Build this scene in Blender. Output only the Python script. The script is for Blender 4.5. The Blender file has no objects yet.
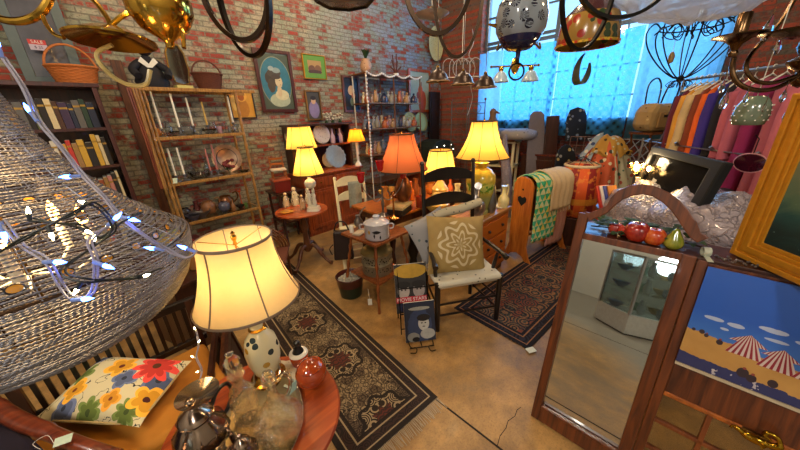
import bpy, bmesh, math, random
from mathutils import Vector, Matrix, noise as mnoise
R=math.radians; PI=math.pi
random.seed(7)
scn=bpy.context.scene; COL=scn.collection
# ---------------------------------------------------------------- camera
F_PX=290.0; CH=1.75; TH=R(20.5); RO=R(2.2)
s2=math.sqrt(.5)
fw0=Vector((s2,s2,0)); r0=Vector((s2,-s2,0)); u0=Vector((0,0,1))
FW=fw0*math.cos(TH)-u0*math.sin(TH); UP=u0*math.cos(TH)+fw0*math.sin(TH)
IX=r0*math.cos(RO)-UP*math.sin(RO); IY=-r0*math.sin(RO)-UP*math.cos(RO)
CAM=Vector((0,0,CH))
def ray(x,y): return FW+IX*((x-400)/F_PX)+IY*((y-225)/F_PX)
def pz(x,y,z=0): d=ray(x,y); return CAM+d*((z-CH)/d.z)
def pX(x,y,X): d=ray(x,y); return CAM+d*(X/d.x)
def pY(x,y,Y): d=ray(x,y); return CAM+d*(Y/d.y)
def pd(x,y,t): return CAM+ray(x,y)*t
cd=bpy.data.cameras.new('camera'); cam=bpy.data.objects.new('camera',cd); COL.objects.link(cam)
cd.lens=F_PX/800*36; cd.sensor_width=36; cd.clip_start=.02
cam.matrix_world=Matrix.Translation(CAM)@Matrix((IX,-IY,-FW)).transposed().to_4x4()
scn.camera=cam
# ---------------------------------------------------------------- materials
def hx(c):
    if not isinstance(c,str): return tuple(c)
    c=c.lstrip('#'); o=[]
    for i in (0,2,4):
        v=int(c[i:i+2],16)/255; o.append(v/12.92 if v<=.04045 else ((v+.055)/1.055)**2.4)
    return tuple(o)
def c4(c): return (*hx(c),1)
class NT:
    def __init__(s,name):
        s.m=bpy.data.materials.new(name); s.m.use_nodes=True; s.t=s.m.node_tree; s.t.nodes.clear()
        s.out=s.n('ShaderNodeOutputMaterial')
    def n(s,ty,ins=None,**kw):
        o=s.t.nodes.new(ty)
        for k,v in kw.items(): setattr(o,k,v)
        for k,v in (ins or {}).items():
            i=o.inputs[k]
            if isinstance(v,bpy.types.NodeSocket): s.t.links.new(v,i)
            else: i.default_value=v
        return o
    def co(s,sc=(1,1,1),rot=(0,0,0),loc=(0,0,0)):
        tc=s.n('ShaderNodeTexCoord')
        return s.n('ShaderNodeMapping',{'Vector':tc.outputs['Object'],'Scale':sc,'Rotation':rot,'Location':loc}).outputs[0]
    def noise(s,v,scale,detail=4,rough=.6,dist=0):
        return s.n('ShaderNodeTexNoise',{'Vector':v,'Scale':scale,'Detail':detail,'Roughness':rough,'Distortion':dist})
    def ramp(s,f,stops,interp='LINEAR'):
        r=s.n('ShaderNodeValToRGB',{'Fac':f}); cr=r.color_ramp; cr.interpolation=interp
        while len(cr.elements)<len(stops): cr.elements.new(.5)
        for e,(p,c) in zip(cr.elements,stops): e.position=p; e.color=c4(c) if not isinstance(c,(int,float)) else (c,c,c,1)
        return r.outputs[0]
    def mix(s,f,a,b,mode='MIX'):
        m=s.n('ShaderNodeMix',data_type='RGBA',blend_type=mode)
        for i,v in ((0,f),(6,a),(7,b)):
            if isinstance(v,bpy.types.NodeSocket): s.t.links.new(v,m.inputs[i])
            else: m.inputs[i].default_value= v if i==0 else (c4(v) if isinstance(v,str) else (*v,1) if len(v)==3 else v)
        return m.outputs[2]
    def math(s,op,a,b=0,c=0,clamp=False):
        m=s.n('ShaderNodeMath',operation=op,use_clamp=clamp)
        for i,v in enumerate((a,b,c)):
            if isinstance(v,bpy.types.NodeSocket): s.t.links.new(v,m.inputs[i])
            else: m.inputs[i].default_value=v
        return m.outputs[0]
    def sep(s,v):
        o=s.n('ShaderNodeSeparateXYZ',{0:v}); return o.outputs
    def bump(s,h,st=.3,d=.01): return s.n('ShaderNodeBump',{'Height':h,'Strength':st,'Distance':d}).outputs[0]
    def bsdf(s,**k):
        p=s.n('ShaderNodeBsdfPrincipled')
        for kk,v in k.items():
            i=p.inputs[kk.replace('_',' ')]
            if isinstance(v,bpy.types.NodeSocket): s.t.links.new(v,i)
            else: i.default_value=c4(v) if isinstance(v,str) else v
        return p.outputs[0]
    def done(s,sh): s.t.links.new(sh,s.out.inputs[0]); return s.m
MC={}
def mat(name,col,rough=.5,metal=0,var=.18,scale=25,bump=.0,coat=0,**kw):
    if name in MC: return MC[name]
    n=NT(name); c=hx(col); v=n.co(); nz=n.noise(v,scale)
    a=tuple(min(1,x*(1+var)) for x in c); b=tuple(x*(1-var) for x in c)
    cc=n.mix(nz.outputs[0],b,a)
    d=dict(Base_Color=cc,Roughness=rough,Metallic=metal,Coat_Weight=coat,**kw)
    if bump: d['Normal']=n.bump(nz.outputs[0],bump,.004)
    MC[name]=n.done(n.bsdf(**d)); return MC[name]
def wood(name,c1,c2,rough=.35,axis=2,scale=9,coat=.2):
    if name in MC: return MC[name]
    n=NT(name); s=[scale*1.6]*3; s[axis]=scale*.14
    v=n.co(tuple(s)); nz=n.noise(v,2.5,6,.6,.6)
    cc=n.ramp(nz.outputs[0],[(.3,c1),(.7,c2)])
    MC[name]=n.done(n.bsdf(Base_Color=cc,Roughness=rough,Coat_Weight=coat,Normal=n.bump(nz.outputs[0],.15,.003))); return MC[name]
def glass(name,col,rough=.02,ior=1.45):
    if name in MC: return MC[name]
    n=NT(name); nz=n.noise(n.co(),30)
    MC[name]=n.done(n.bsdf(Base_Color=n.mix(nz.outputs[0],tuple(x*.96 for x in hx(col)),hx(col)),Roughness=rough,Transmission_Weight=1.0,IOR=ior)); return MC[name]
def thin(name,col,tr=.8,rough=.05):
    if name in MC: return MC[name]
    n=NT(name); t=n.n('ShaderNodeBsdfTransparent',{'Color':c4(col)}); g=n.n('ShaderNodeBsdfGlossy',{'Color':c4(col),'Roughness':rough})
    lw=n.n('ShaderNodeLayerWeight',{'Blend':.5}); f=n.math('MULTIPLY_ADD',n.math('POWER',lw.outputs[1],3.0),.7,(1-tr)*.5,True)
    MC[name]=n.done(n.n('ShaderNodeMixShader',{0:f,1:t.outputs[0],2:g.outputs[0]}).outputs[0]); return MC[name]
def emis(name,col,st):
    if name in MC: return MC[name]
    n=NT(name); nz=n.noise(n.co(),40)
    e=n.n('ShaderNodeEmission',{'Color':n.mix(nz.outputs[0],tuple(x*.95 for x in hx(col)),hx(col)),'Strength':st})
    MC[name]=n.done(e.outputs[0]); return MC[name]
def shade_mat(name,col,tcol=None,thick=.62):
    if name in MC: return MC[name]
    n=NT(name); v=n.co((1,1,1)); nz=n.noise(v,60,3)
    c=hx(col); t=hx(tcol or col)
    d=n.n('ShaderNodeBsdfDiffuse',{'Color':n.mix(nz.outputs[0],tuple(x*.92 for x in c),c)})
    tr=n.n('ShaderNodeBsdfTranslucent',{'Color':n.mix(nz.outputs[0],tuple(x*.9 for x in t),t)})
    MC[name]=n.done(n.n('ShaderNodeMixShader',{0:thick,1:d.outputs[0],2:tr.outputs[0]}).outputs[0]); return MC[name]
def spots(name,base,c1,c2,scale=12,rough=.5,metal=0,th=.35,bump=0):
    """base colour with roundish blotches of two other colours"""
    if name in MC: return MC[name]
    n=NT(name); v=n.co(); vo=n.n('ShaderNodeTexVoronoi',{'Vector':v,'Scale':scale}); nz=n.noise(v,scale*1.2,3)
    f=n.math('LESS_THAN',n.math('ADD',vo.outputs['Distance'],n.math('MULTIPLY',nz.outputs[0],.25)),th)
    cc=n.mix(n.math('GREATER_THAN',n.sep(vo.outputs['Color'])[0],.5),c1,c2)
    MC[name]=n.done(n.bsdf(Base_Color=n.mix(f,base,cc),Roughness=rough,Metallic=metal,Normal=n.bump(nz.outputs[0],.1+bump,.003))); return MC[name]
# ---------------------------------------------------------------- mesh builder
class M:
    def __init__(s): s.b=bmesh.new(); s.x=Matrix.Identity(4); s.mi=0
    def at(s,loc=(0,0,0),rz=0,rx=0,ry=0,sc=1):
        s.x=Matrix.Translation(Vector(loc))@Matrix.Rotation(rz,4,'Z')@Matrix.Rotation(ry,4,'Y')@Matrix.Rotation(rx,4,'X')@(Matrix.Diagonal((*([sc]*3 if not hasattr(sc,'__len__') else sc),1)))
        return s
    def v(s,p): return s.b.verts.new(s.x@Vector(p))
    def f(s,vs):
        try: fa=s.b.faces.new(vs); fa.material_index=s.mi; return fa
        except ValueError: return None
    def box(s,c,d,rz=0,rx=0,ry=0,taper=1):
        m=Matrix.Translation(Vector(c))@Matrix.Rotation(rz,4,'Z')@Matrix.Rotation(ry,4,'Y')@Matrix.Rotation(rx,4,'X')
        x,y,z=[q/2 for q in d]; vs=[]
        for k,t in ((-z,1),(z,taper)):
            for a,b in ((-x,-y),(x,-y),(x,y),(-x,y)): vs.append(s.v(m@Vector((a*t,b*t,k))))
        for q in ((3,2,1,0),(4,5,6,7),(0,1,5,4),(1,2,6,5),(2,3,7,6),(3,0,4,7)): s.f([vs[i] for i in q])
        return s
    def lathe(s,pr,n=20,c=(0,0,0),lobes=0,amp=0,sx=1,sy=1,cap=True,phase=0):
        rings=[]
        for r,z in pr:
            if r<=1e-6: rings.append([s.v((c[0],c[1],c[2]+z))]); continue
            ring=[]
            for i in range(n):
                a=2*PI*i/n+phase; rr=r*(1+amp*math.cos(lobes*a)) if lobes else r
                ring.append(s.v((c[0]+rr*math.cos(a)*sx,c[1]+rr*math.sin(a)*sy,c[2]+z)))
            rings.append(ring)
        for A,B in zip(rings,rings[1:]):
            if len(A)==1 and len(B)==1: continue
            for i in range(n):
                j=(i+1)%n
                if len(A)==1: s.f([A[0],B[j],B[i]])
                elif len(B)==1: s.f([A[i],A[j],B[0]])
                else: s.f([A[i],A[j],B[j],B[i]])
        if cap:
            if len(rings[0])>1: s.f(rings[0][::-1])
            if len(rings[-1])>1: s.f(rings[-1])
        return s
    def tube(s,pts,r,n=8,closed=False,cap=True):
        pts=[Vector(p) for p in pts]; N=len(pts); rr=r if hasattr(r,'__len__') else [r]*N
        rings=[]; up=None
        for i,p in enumerate(pts):
            a=pts[(i-1)%N] if (i or closed) else p; b=pts[(i+1)%N] if (i<N-1 or closed) else p
            t=(b-a)
            if t.length<1e-9: t=Vector((0,0,1))
            t.normalize()
            if up is None: up=t.orthogonal().normalized()
            up=(up-t*up.dot(t)); up=up.normalized() if up.length>1e-6 else t.orthogonal().normalized()
            w=t.cross(up)
            rings.append([s.v(p+(up*math.cos(2*PI*k/n)+w*math.sin(2*PI*k/n))*rr[i]) for k in range(n)])
        L=list(zip(rings,rings[1:]))+([(rings[-1],rings[0])] if closed else [])
        for A,B in L:
            for k in range(n): s.f([A[k],A[(k+1)%n],B[(k+1)%n],B[k]])
        if cap and not closed: s.f(rings[0][::-1]); s.f(rings[-1])
        return s
    def ball(s,c,r,n=12,m=8,sc=(1,1,1)):
        pr=[(0,-r)]+[(r*math.sin(PI*i/m),-r*math.cos(PI*i/m)) for i in range(1,m)]+[(0,r)]
        rings=[]
        for q,z in pr:
            if q==0: rings.append([s.v((c[0],c[1],c[2]+z*sc[2]))]); continue
            rings.append([s.v((c[0]+q*math.cos(2*PI*i/n)*sc[0],c[1]+q*math.sin(2*PI*i/n)*sc[1],c[2]+z*sc[2])) for i in range(n)])
        for A,B in zip(rings,rings[1:]):
            for i in range(n):
                j=(i+1)%n
                if len(A)==1: s.f([A[0],B[j],B[i]])
                elif len(B)==1: s.f([A[i],A[j],B[0]])
                else: s.f([A[i],A[j],B[j],B[i]])
        return s
    def prism(s,o,d,axis='y',c=(0,0,0)):
        """outline o (2D) extruded by d along axis ('x': o=(y,z), 'y': o=(x,z), 'z': o=(x,y)), centred"""
        def P(a,b,h):
            return {'x':(h,a,b),'y':(a,h,b),'z':(a,b,h)}[axis]
        A=[s.v(Vector(P(a,b,-d/2))+Vector(c)) for a,b in o]; B=[s.v(Vector(P(a,b,d/2))+Vector(c)) for a,b in o]
        s.f(A); s.f(B[::-1]); n=len(o)
        for i in range(n): s.f([A[i],B[i],B[(i+1)%n],A[(i+1)%n]])
        return s
    def band(s,outer,inner,d,axis='y',closed=False,c=(0,0,0)):
        def P(a,b,h): return {'x':(h,a,b),'y':(a,h,b),'z':(a,b,h)}[axis]
        V=[[s.v(Vector(P(a,b,h))+Vector(c)) for a,b in L] for L in (outer,inner) for h in (-d/2,d/2)]
        n=len(outer); oa,ob,ia,ib=V
        for i in range(n if closed else n-1):
            j=(i+1)%n
            s.f([oa[i],oa[j],ia[j],ia[i]]); s.f([ob[i],ib[i],ib[j],ob[j]]); s.f([oa[i],ob[i],ob[j],oa[j]]); s.f([ia[i],ia[j],ib[j],ib[i]])
        if not closed:
            for i in (0,n-1): s.f([oa[i],ia[i],ib[i],ob[i]])
        return s
    def grid(s,fn,nu,nv,th=0):
        V=[[s.v(fn(i/nu,j/nv)) for j in range(nv+1)] for i in range(nu+1)]
        for i in range(nu):
            for j in range(nv): s.f([V[i][j],V[i+1][j],V[i+1][j+1],V[i][j+1]])
        return s
    def pillow(s,w,d,h,n=14,p=2.4,seed=0):
        for sg in (1,-1):
            V=[]
            for i in range(n+1):
                row=[]
                for j in range(n+1):
                    u=2*i/n-1; v=2*j/n-1
                    t=max(0,(1-abs(u)**p))*max(0,(1-abs(v)**p)); t=t**.55
                    k=1-.07*(1-abs(u)**2)*(abs(v)**3) ; k2=1-.07*(1-abs(v)**2)*(abs(u)**3)
                    nz=mnoise.noise(Vector((u*1.7+seed,v*1.7,sg*.5)))*.12*h*t
                    row.append(s.v((u*w/2*k2,v*d/2*k,sg*(h/2*t)+nz)))
                V.append(row)
            for i in range(n):
                for j in range(n):
                    q=[V[i][j],V[i+1][j],V[i+1][j+1],V[i][j+1]]
                    s.f(q if sg>0 else q[::-1])
        return s
    def obj(s,name,m,parent=None,smooth=35,bev=0,solid=0,weld=False):
        if weld: bmesh.ops.remove_doubles(s.b,verts=s.b.verts,dist=1e-4)
        bmesh.ops.recalc_face_normals(s.b,faces=s.b.faces)
        me=bpy.data.meshes.new(name); s.b.to_mesh(me); s.b.free()
        o=bpy.data.objects.new(name,me); COL.objects.link(o)
        for q in (m if isinstance(m,(list,tuple)) else [m]): me.materials.append(q)
        if smooth:
            me.polygons.foreach_set('use_smooth',[True]*len(me.polygons)); me.set_sharp_from_angle(angle=R(smooth))
        if solid:
            k=o.modifiers.new('s','SOLIDIFY'); k.thickness=solid; k.offset=0
        if bev:
            k=o.modifiers.new('b','BEVEL'); k.width=bev; k.segments=2; k.limit_method='ANGLE'; k.angle_limit=R(40)
        if parent: o.parent=parent
        return o
def tag(o,label,cat,group=None,kind=None):
    o['label']=label; o['category']=cat
    if group: o['group']=group
    if kind: o['kind']=kind
    return o
def T(name,label,cat,loc=(0,0,0),rz=0,group=None,rx=0,ry=0,sc=1):
    o=bpy.data.objects.new(name,None); COL.objects.link(o); o.location=loc; o.rotation_euler=(rx,ry,rz); o.scale=(sc,sc,sc); o.empty_display_size=.05
    return tag(o,label,cat,group)
def put(o,loc,rz=0,rx=0,ry=0): o.location=loc; o.rotation_euler=(rx,ry,rz); return o
def struct(o,label=None):
    o['kind']='structure'
    if label: o['label']=label
    return o
def light(name,loc,col,e,size=.05,ty='POINT',rot=None,sx=1,sy=1):
    l=bpy.data.lights.new(name,ty); l.color=hx(col) if isinstance(col,str) else col; l.energy=e
    if ty=='AREA': l.shape='RECTANGLE'; l.size=sx; l.size_y=sy
    else: l.shadow_soft_size=size
    o=bpy.data.objects.new(name,l); COL.objects.link(o); o.location=loc
    if rot: o.rotation_euler=rot
    return o
def arc(c,r,a0,a1,n,plane='xz',sy=1):
    o=[]
    for i in range(n+1):
        a=a0+(a1-a0)*i/n; p,q=r*math.cos(a),r*math.sin(a)*sy
        o.append({'xz':(c[0]+p,c[1],c[2]+q),'xy':(c[0]+p,c[1]+q,c[2]),'yz':(c[0],c[1]+p,c[2]+q)}[plane])
    return o
def spline(pts,n=8):
    P=[Vector(p) for p in pts]; o=[]
    for i in range(len(P)-1):
        a=P[max(i-1,0)];b=P[i];c=P[i+1];d=P[min(i+2,len(P)-1)]
        for k in range(n):
            t=k/n; o.append(.5*((2*b)+(c-a)*t+(2*a-5*b+4*c-d)*t*t+(3*b-a-3*c+d)*t**3))
    o.append(P[-1]); return o
def text(name,s,size,m,parent,loc,rot=(0,0,0),ext=.0006,align='CENTER'):
    cu=bpy.data.curves.new(name,'FONT'); cu.body=s; cu.size=size; cu.extrude=ext; cu.align_x=align; cu.align_y='CENTER'
    o=bpy.data.objects.new(name+'_tmp',cu); COL.objects.link(o); bpy.context.view_layer.update()
    me=bpy.data.meshes.new_from_object(o.evaluated_get(bpy.context.evaluated_depsgraph_get())); bpy.data.objects.remove(o)
    me.materials.clear(); me.materials.append(m); o=bpy.data.objects.new(name,me); COL.objects.link(o); o.location=loc; o.rotation_euler=rot
    if parent: o.parent=parent
    return o
# ---------------------------------------------------------------- setting materials
def brick_mat(name,paint,red,mortar,amt,axis='x',band=None):
    n=NT(name); v=n.co(); s=n.sep(v)
    vv=n.n('ShaderNodeCombineXYZ',{0:s[0 if axis=='x' else 1],1:s[2],2:0.0}).outputs[0]
    wob=n.noise(v,3,2); 
    vv=n.n('ShaderNodeVectorMath',{0:vv,1:n.n('ShaderNodeVectorMath',{0:wob.outputs['Color'],1:(.02,.02,0)},operation='MULTIPLY').outputs[0]},operation='ADD').outputs[0]
    br=n.n('ShaderNodeTexBrick',{'Vector':vv,'Color1':(0,0,0,1),'Color2':(1,1,1,1),'Mortar':(.5,.5,.5,1),'Scale':1.0,'Mortar Size':.007,'Mortar Smooth':.3,'Bias':0.0,'Brick Width':.165,'Row Height':.056})
    per=n.sep(br.outputs[0])[0]; mo=br.outputs[1]
    fine=n.noise(v,38,6,.75); big=n.noise(v,1.3,3); mid=n.noise(v,9,5,.7)
    rd=n.mix(per,tuple(x*.45 for x in hx(red)),hx(red))
    pt=n.mix(big.outputs[0],tuple(x*.6 for x in hx(paint)),hx(paint))
    if band: pt=n.mix(n.ramp(n.math('ADD',n.math('MULTIPLY',s[0],.125),n.math('MULTIPLY',big.outputs[0],.3)),[(.45,0.0),(.8,1.0)]),pt,band)  # bluish window light painted into the wall colour, growing to the right
    vp=n.n('ShaderNodeTexNoise',{'Vector':v,'Scale':2.6,'Detail':5,'Roughness':.7}); pt=n.mix(n.ramp(vp.outputs[0],[(.42,0.0),(.6,.75)]),pt,tuple(x*y for x,y in zip(hx(paint),(.42,.62,.60)))); pt=n.mix(n.math('MULTIPLY',per,.35),pt,tuple(x*.45 for x in hx(paint)))
    k=n.math('ADD',n.math('MULTIPLY',per,.35),n.math('ADD',n.math('MULTIPLY',mid.outputs[0],.75),n.math('MULTIPLY',big.outputs[0],.35)))
    f=n.ramp(k,[(amt-.05,1.0),(amt+.07,0.0)])
    c=n.mix(f,rd,pt)
    c=n.mix(n.ramp(fine.outputs[0],[(.38,.9),(.5,0.0)]),c,tuple(x*.3 for x in hx(paint)))
    c=n.mix(n.math('MULTIPLY',mo,.62),c,n.mix(mid.outputs[0],tuple(x*.3 for x in hx(mortar)),tuple(min(1,x*1.7) for x in hx(mortar))))
    h=n.math('ADD',n.math('MULTIPLY',n.math('SUBTRACT',1.0,mo),.7),n.math('MULTIPLY',fine.outputs[0],.6))
    return n.done(n.bsdf(Base_Color=c,Roughness=.8,Normal=n.bump(h,1,.012)))
def floor_mat():
    n=NT('stained_concrete'); v=n.co(); s=n.sep(v)
    a=n.noise(v,1.1,5,.65,.5); b=n.noise(v,7,6,.7); g=n.noise(v,90,3,.7)
    c=n.ramp(a.outputs[0],[(.3,'#75654e'),(.45,'#a97f45'),(.6,'#c3975a'),(.75,'#a08a68')])
    c=n.mix(n.ramp(b.outputs[0],[(.35,.5),(.62,0.0)]),c,'#5b4630')
    c=n.mix(n.ramp(g.outputs[0],[(.3,.4),(.5,0.0)]),c,'#4a3826')
    # grey spread towards the back hall
    t=n.math('ADD',n.math('ADD',s[0],s[1]),n.math('MULTIPLY',a.outputs[0],1.2))
    c=n.mix(n.ramp(n.math('MULTIPLY_ADD',t,.2,.5),[(.42,1.0),(.62,0.0)]),c,n.mix(b.outputs[0],'#6a655c','#a39a88'))
    return n.done(n.bsdf(Base_Color=c,Roughness=n.math('MULTIPLY_ADD',b.outputs[0],.35,.28),Normal=n.bump(b.outputs[0],.12,.01)))
brickL=brick_mat('painted_old_brick','#c0b192','#9c3a28','#6e6656',.765,'x','#7590b4')
brickR=brick_mat('red_brick','#6b5a50','#8f3a24','#5a4a3c',.62,'y')
brickP=brick_mat('pier_brick','#7a6a60','#a84630','#6a5a4a',.6,'x')
plaster=mat('hall_plaster','#b9b3a4',.8,var=.06,scale=4)
struct(M().box((1,0,-.05),(12,10.4,.1)).obj('floor',floor_mat(),smooth=0))
struct(M().box((1,0,4.35),(12,10.4,.1)).obj('ceiling',mat('ceiling_boards','#4a3c30',.8,var=.2,scale=6),smooth=0))
struct(M().box((1,4.6,2.15),(12,.2,4.3)).obj('wall_left',brickL,smooth=0))
struct(M().box((1,-4.6,2.15),(12,.2,4.3)).obj('wall_right',plaster,smooth=0))
struct(M().box((-4.9,0,2.15),(.2,9,4.3)).obj('wall_back',plaster,smooth=0))
# window wall, X = 6.15 .. 6.35
w=M(); w.box((6.25,1.72,.78),(.2,3.56,1.56)); w.box((6.25,1.72,4.2),(.2,3.56,.2)); w.box((6.25,-2.3,2.15),(.2,4.48,4.3))
struct(w.obj('wall_front',brickR,smooth=0))
struct(M().box((6.18,4.0,2.15),(.34,.99,4.3)).obj('pillar',brickP,smooth=0))
wm=mat('window_paint','#4a5866',.5); sky_glass=thin('window_glass','#eaf6ff',.93)
win=M()
for y in (3.48,2.12,.76,-.04): win.box((6.22,y,2.83),(.09,.07,2.53))
for z in (1.585,2.98,3.06,4.08): win.box((6.22,1.72,z),(.08,3.5,.05))
win.box((6.22,1.72,3.5),(.05,3.5,.03))
for y0 in (3.48,2.12,.76):
    for k in (1,2,3): win.box((6.22,y0-k*.34,2.28),(.03,.022,1.38))
for z in (1.95,2.4): win.box((6.22,1.72,z),(.03,3.5,.022))
wf=struct(win.obj('window_1',wm,smooth=0)); M().box((6.24,1.72,2.83),(.006,3.5,2.5)).obj('window_glass',sky_glass,wf,smooth=0)
struct(M().box((6.1,1.72,1.585),(.22,3.6,.05)).obj('trim_1',wood('sill_wood','#5a4436','#7b6250',.6,1),smooth=0,bev=.004))
# control joint and cracks of the slab
jm=mat('joint_dark','#1c120b',.9)
j=M(); j.box((1.115,-.6,.0006),(.011,3.2,.002)); j.box((-1.3,.1,.0006),(.01,7,.002))
j.box((-2,-1.5,.0006),(6,.01,.002))
struct(j.obj('trim_2',jm,smooth=0))
ck=M(); pts=[pz(x,y,.001) for x,y in ((497,447),(500,436),(506,428),(508,421),(515,416),(517,410),(521,407))]
for a,b in zip(pts,pts[1:]):
    d=(b-a); nrm=Vector((-d.y,d.x,0)).normalized()*.0022
    ck.f([ck.v(a-nrm),ck.v(b-nrm*.8),ck.v(b+nrm*.8),ck.v(a+nrm)])
struct(ck.obj('trim_3',jm,smooth=0))
# ---------------------------------------------------------------- curtains
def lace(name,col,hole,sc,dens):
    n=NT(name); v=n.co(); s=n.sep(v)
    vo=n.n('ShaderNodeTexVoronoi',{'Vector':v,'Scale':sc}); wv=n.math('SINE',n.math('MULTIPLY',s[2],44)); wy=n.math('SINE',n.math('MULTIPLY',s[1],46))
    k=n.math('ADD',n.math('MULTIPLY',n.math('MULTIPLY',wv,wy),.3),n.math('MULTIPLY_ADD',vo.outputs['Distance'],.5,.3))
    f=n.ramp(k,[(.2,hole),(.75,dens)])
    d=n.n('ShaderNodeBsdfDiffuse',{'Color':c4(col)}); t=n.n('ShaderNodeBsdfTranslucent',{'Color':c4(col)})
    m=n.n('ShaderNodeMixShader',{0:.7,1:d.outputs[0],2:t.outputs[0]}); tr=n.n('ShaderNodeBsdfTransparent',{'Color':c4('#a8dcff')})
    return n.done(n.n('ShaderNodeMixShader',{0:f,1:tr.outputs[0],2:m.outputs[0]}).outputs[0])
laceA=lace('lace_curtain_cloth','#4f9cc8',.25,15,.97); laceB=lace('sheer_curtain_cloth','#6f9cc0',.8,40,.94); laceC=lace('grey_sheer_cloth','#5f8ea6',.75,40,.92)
def curtain(name,y0,y1,z0,z1,m,x=5.93,fold=16,amp=.045):
    g=M(); W=abs(y1-y0)
    g.grid(lambda u,v:(x+amp*math.sin(u*W*fold+.8*math.sin(v*3+u*5))*(.35+.65*(1-v)),y0+(y1-y0)*u,z0+(z1-z0)*v-.015*math.sin(u*W*7)*(1-v)),int(W*50)+8,10)
    return g.obj(name,m,smooth=60)
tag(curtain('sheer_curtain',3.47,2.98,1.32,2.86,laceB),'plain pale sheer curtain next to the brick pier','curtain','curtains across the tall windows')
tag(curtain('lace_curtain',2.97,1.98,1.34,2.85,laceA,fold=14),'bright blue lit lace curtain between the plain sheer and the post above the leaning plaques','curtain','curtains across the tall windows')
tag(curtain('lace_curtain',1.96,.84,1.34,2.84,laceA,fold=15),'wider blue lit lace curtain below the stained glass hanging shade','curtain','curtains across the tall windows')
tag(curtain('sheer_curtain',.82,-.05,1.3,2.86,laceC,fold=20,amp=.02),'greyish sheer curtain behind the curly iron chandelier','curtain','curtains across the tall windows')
tag(M().tube([(5.93,3.5,2.9),(5.93,-.1,2.9)],.008).ball((5.93,3.5,2.9),.02).obj('curtain_rod',mat('rod_metal','#5a6068',.4,.8)),'thin metal rod the window curtains hang from','rod')
# ---------------------------------------------------------------- light
wd=bpy.data.worlds.new('daylight'); scn.world=wd; wd.use_nodes=True; wt=wd.node_tree; bg=wt.nodes['Background']
sk=wt.nodes.new('ShaderNodeTexGradient'); bg.inputs[0].default_value=(.42,.72,1,1); wt.nodes.remove(sk); bg.inputs[1].default_value=1.7
light('window_daylight',(6.6,1.7,2.9),(.5,.75,1),200,ty='AREA',rot=(0,R(90+12),0),sx=2.6,sy=3.4)
for loc,e in (((.6,2.2,3.9),75),((2.6,2.9,3.9),70),((2.1,.6,3.8),60),((3.9,1.6,3.9),45),((3.6,-1.2,3.6),45)):
    light('overhead_fill',loc,(1,.74,.45),e,.12)  # unseen warm lights added overhead to light the shop floor
for loc,e in (((-2.2,.4,3.9),190),((-1.5,-2.4,3.9),180)):
    light('overhead_fill',loc,(1,.93,.82),e,.2)  # unseen paler pair added to brighten the back hall and beach painting
scn.view_settings.view_transform='Standard'; scn.view_settings.look='None'; scn.view_settings.exposure=.28; scn.view_settings.gamma=1
# ---------------------------------------------------------------- rugs
def rug_mat(name,W,L,border,field,m1,m2,m3,medal=True,sc=15.0):
    n=NT(name); v=n.co(); s=n.sep(v)
    ax=n.math('ABSOLUTE',s[0]); ay=n.math('ABSOLUTE',s[1])
    e=n.math('MINIMUM',n.math('SUBTRACT',W/2,ax),n.math('SUBTRACT',L/2,ay))   # distance from edge
    mir=n.n('ShaderNodeCombineXYZ',{0:ax,1:n.math('ABSOLUTE',n.math('SUBTRACT',n.math('MODULO',n.math('ADD',ay,.3),.6),.3)) if medal else ay,2:0.0}).outputs[0]
    vo=n.n('ShaderNodeTexVoronoi',{'Vector':mir,'Scale':sc}); vo2=n.n('ShaderNodeTexVoronoi',{'Vector':mir,'Scale':34.0},feature='DISTANCE_TO_EDGE')
    ring=n.math('GREATER_THAN',n.math('SINE',n.math('MULTIPLY',vo.outputs['Distance'],32)),.1)
    hue=n.sep(vo.outputs['Color'])[0]
    fl=n.mix(n.math('GREATER_THAN',hue,.55),m1,m2)
    c=n.mix(n.math('MULTIPLY',ring,.8),field,fl)
    c=n.mix(n.math('LESS_THAN',vo2.outputs['Distance'],.05),c,m3)
    if medal:
        my=n.math('SUBTRACT',n.math('MODULO',n.math('ADD',ay,.3),.6),.3)
        rr=n.math('SQRT',n.math('ADD',n.math('MULTIPLY',ax,ax),n.math('MULTIPLY',my,my)))
        an=n.math('ARCTAN2',my,ax); rr=n.math('SUBTRACT',rr,n.math('MULTIPLY',n.math('COSINE',n.math('MULTIPLY',an,8)),.016))
        c=n.mix(n.math('LESS_THAN',rr,.16),c,n.mix(ring,m3,m1))
        c=n.mix(n.math('LESS_THAN',n.math('ABSOLUTE',n.math('SUBTRACT',rr,.16)),.012),c,border)
        c=n.mix(n.math('LESS_THAN',rr,.075),c,n.mix(ring,'#6b2f22',m2))
    def bandc(a,b,col):
        f=n.math('MULTIPLY',n.math('GREATER_THAN',e,a),n.math('LESS_THAN',e,b))
        return n.mix(f,c,col)
    bcol=n.mix(ring,border,m2 if medal else '#2a2838')
    c=bandc(.03,.115,bcol); c=bandc(.0,.03,border); c=bandc(.115,.13,border); c=bandc(.095,.105,m1); c=bandc(.035,.043,m1)
    g=n.noise(v,160,2); c=n.mix(n.math('MULTIPLY',g.outputs[0],.35),c,tuple(x*.3 for x in hx(field)))
    return n.done(n.bsdf(Base_Color=c,Roughness=.95,Normal=n.bump(g.outputs[0],.4,.004)))
def rug(name,label,W,L,loc,rz,m,fringe=None):
    t=T(name,label,'rug',loc,rz)
    M().box((0,0,.005),(W,L,.01)).obj('pile',m,t,smooth=0,bev=.002)
    if fringe:
        for sg in (-1,1):
            f=M()
            for i in range(int(W/.009)):
                x=-W/2+.004+i*.009; q=random.uniform(-.012,.012)
                f.tube([(x,sg*L/2,.007),(x+q*.5,sg*(L/2+.04),.006),(x+q,sg*(L/2+.08+random.uniform(-.012,.01)),.003)],.0022,4)
            f.obj('fringe',fringe,t)['kind']='stuff'
    return t
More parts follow.
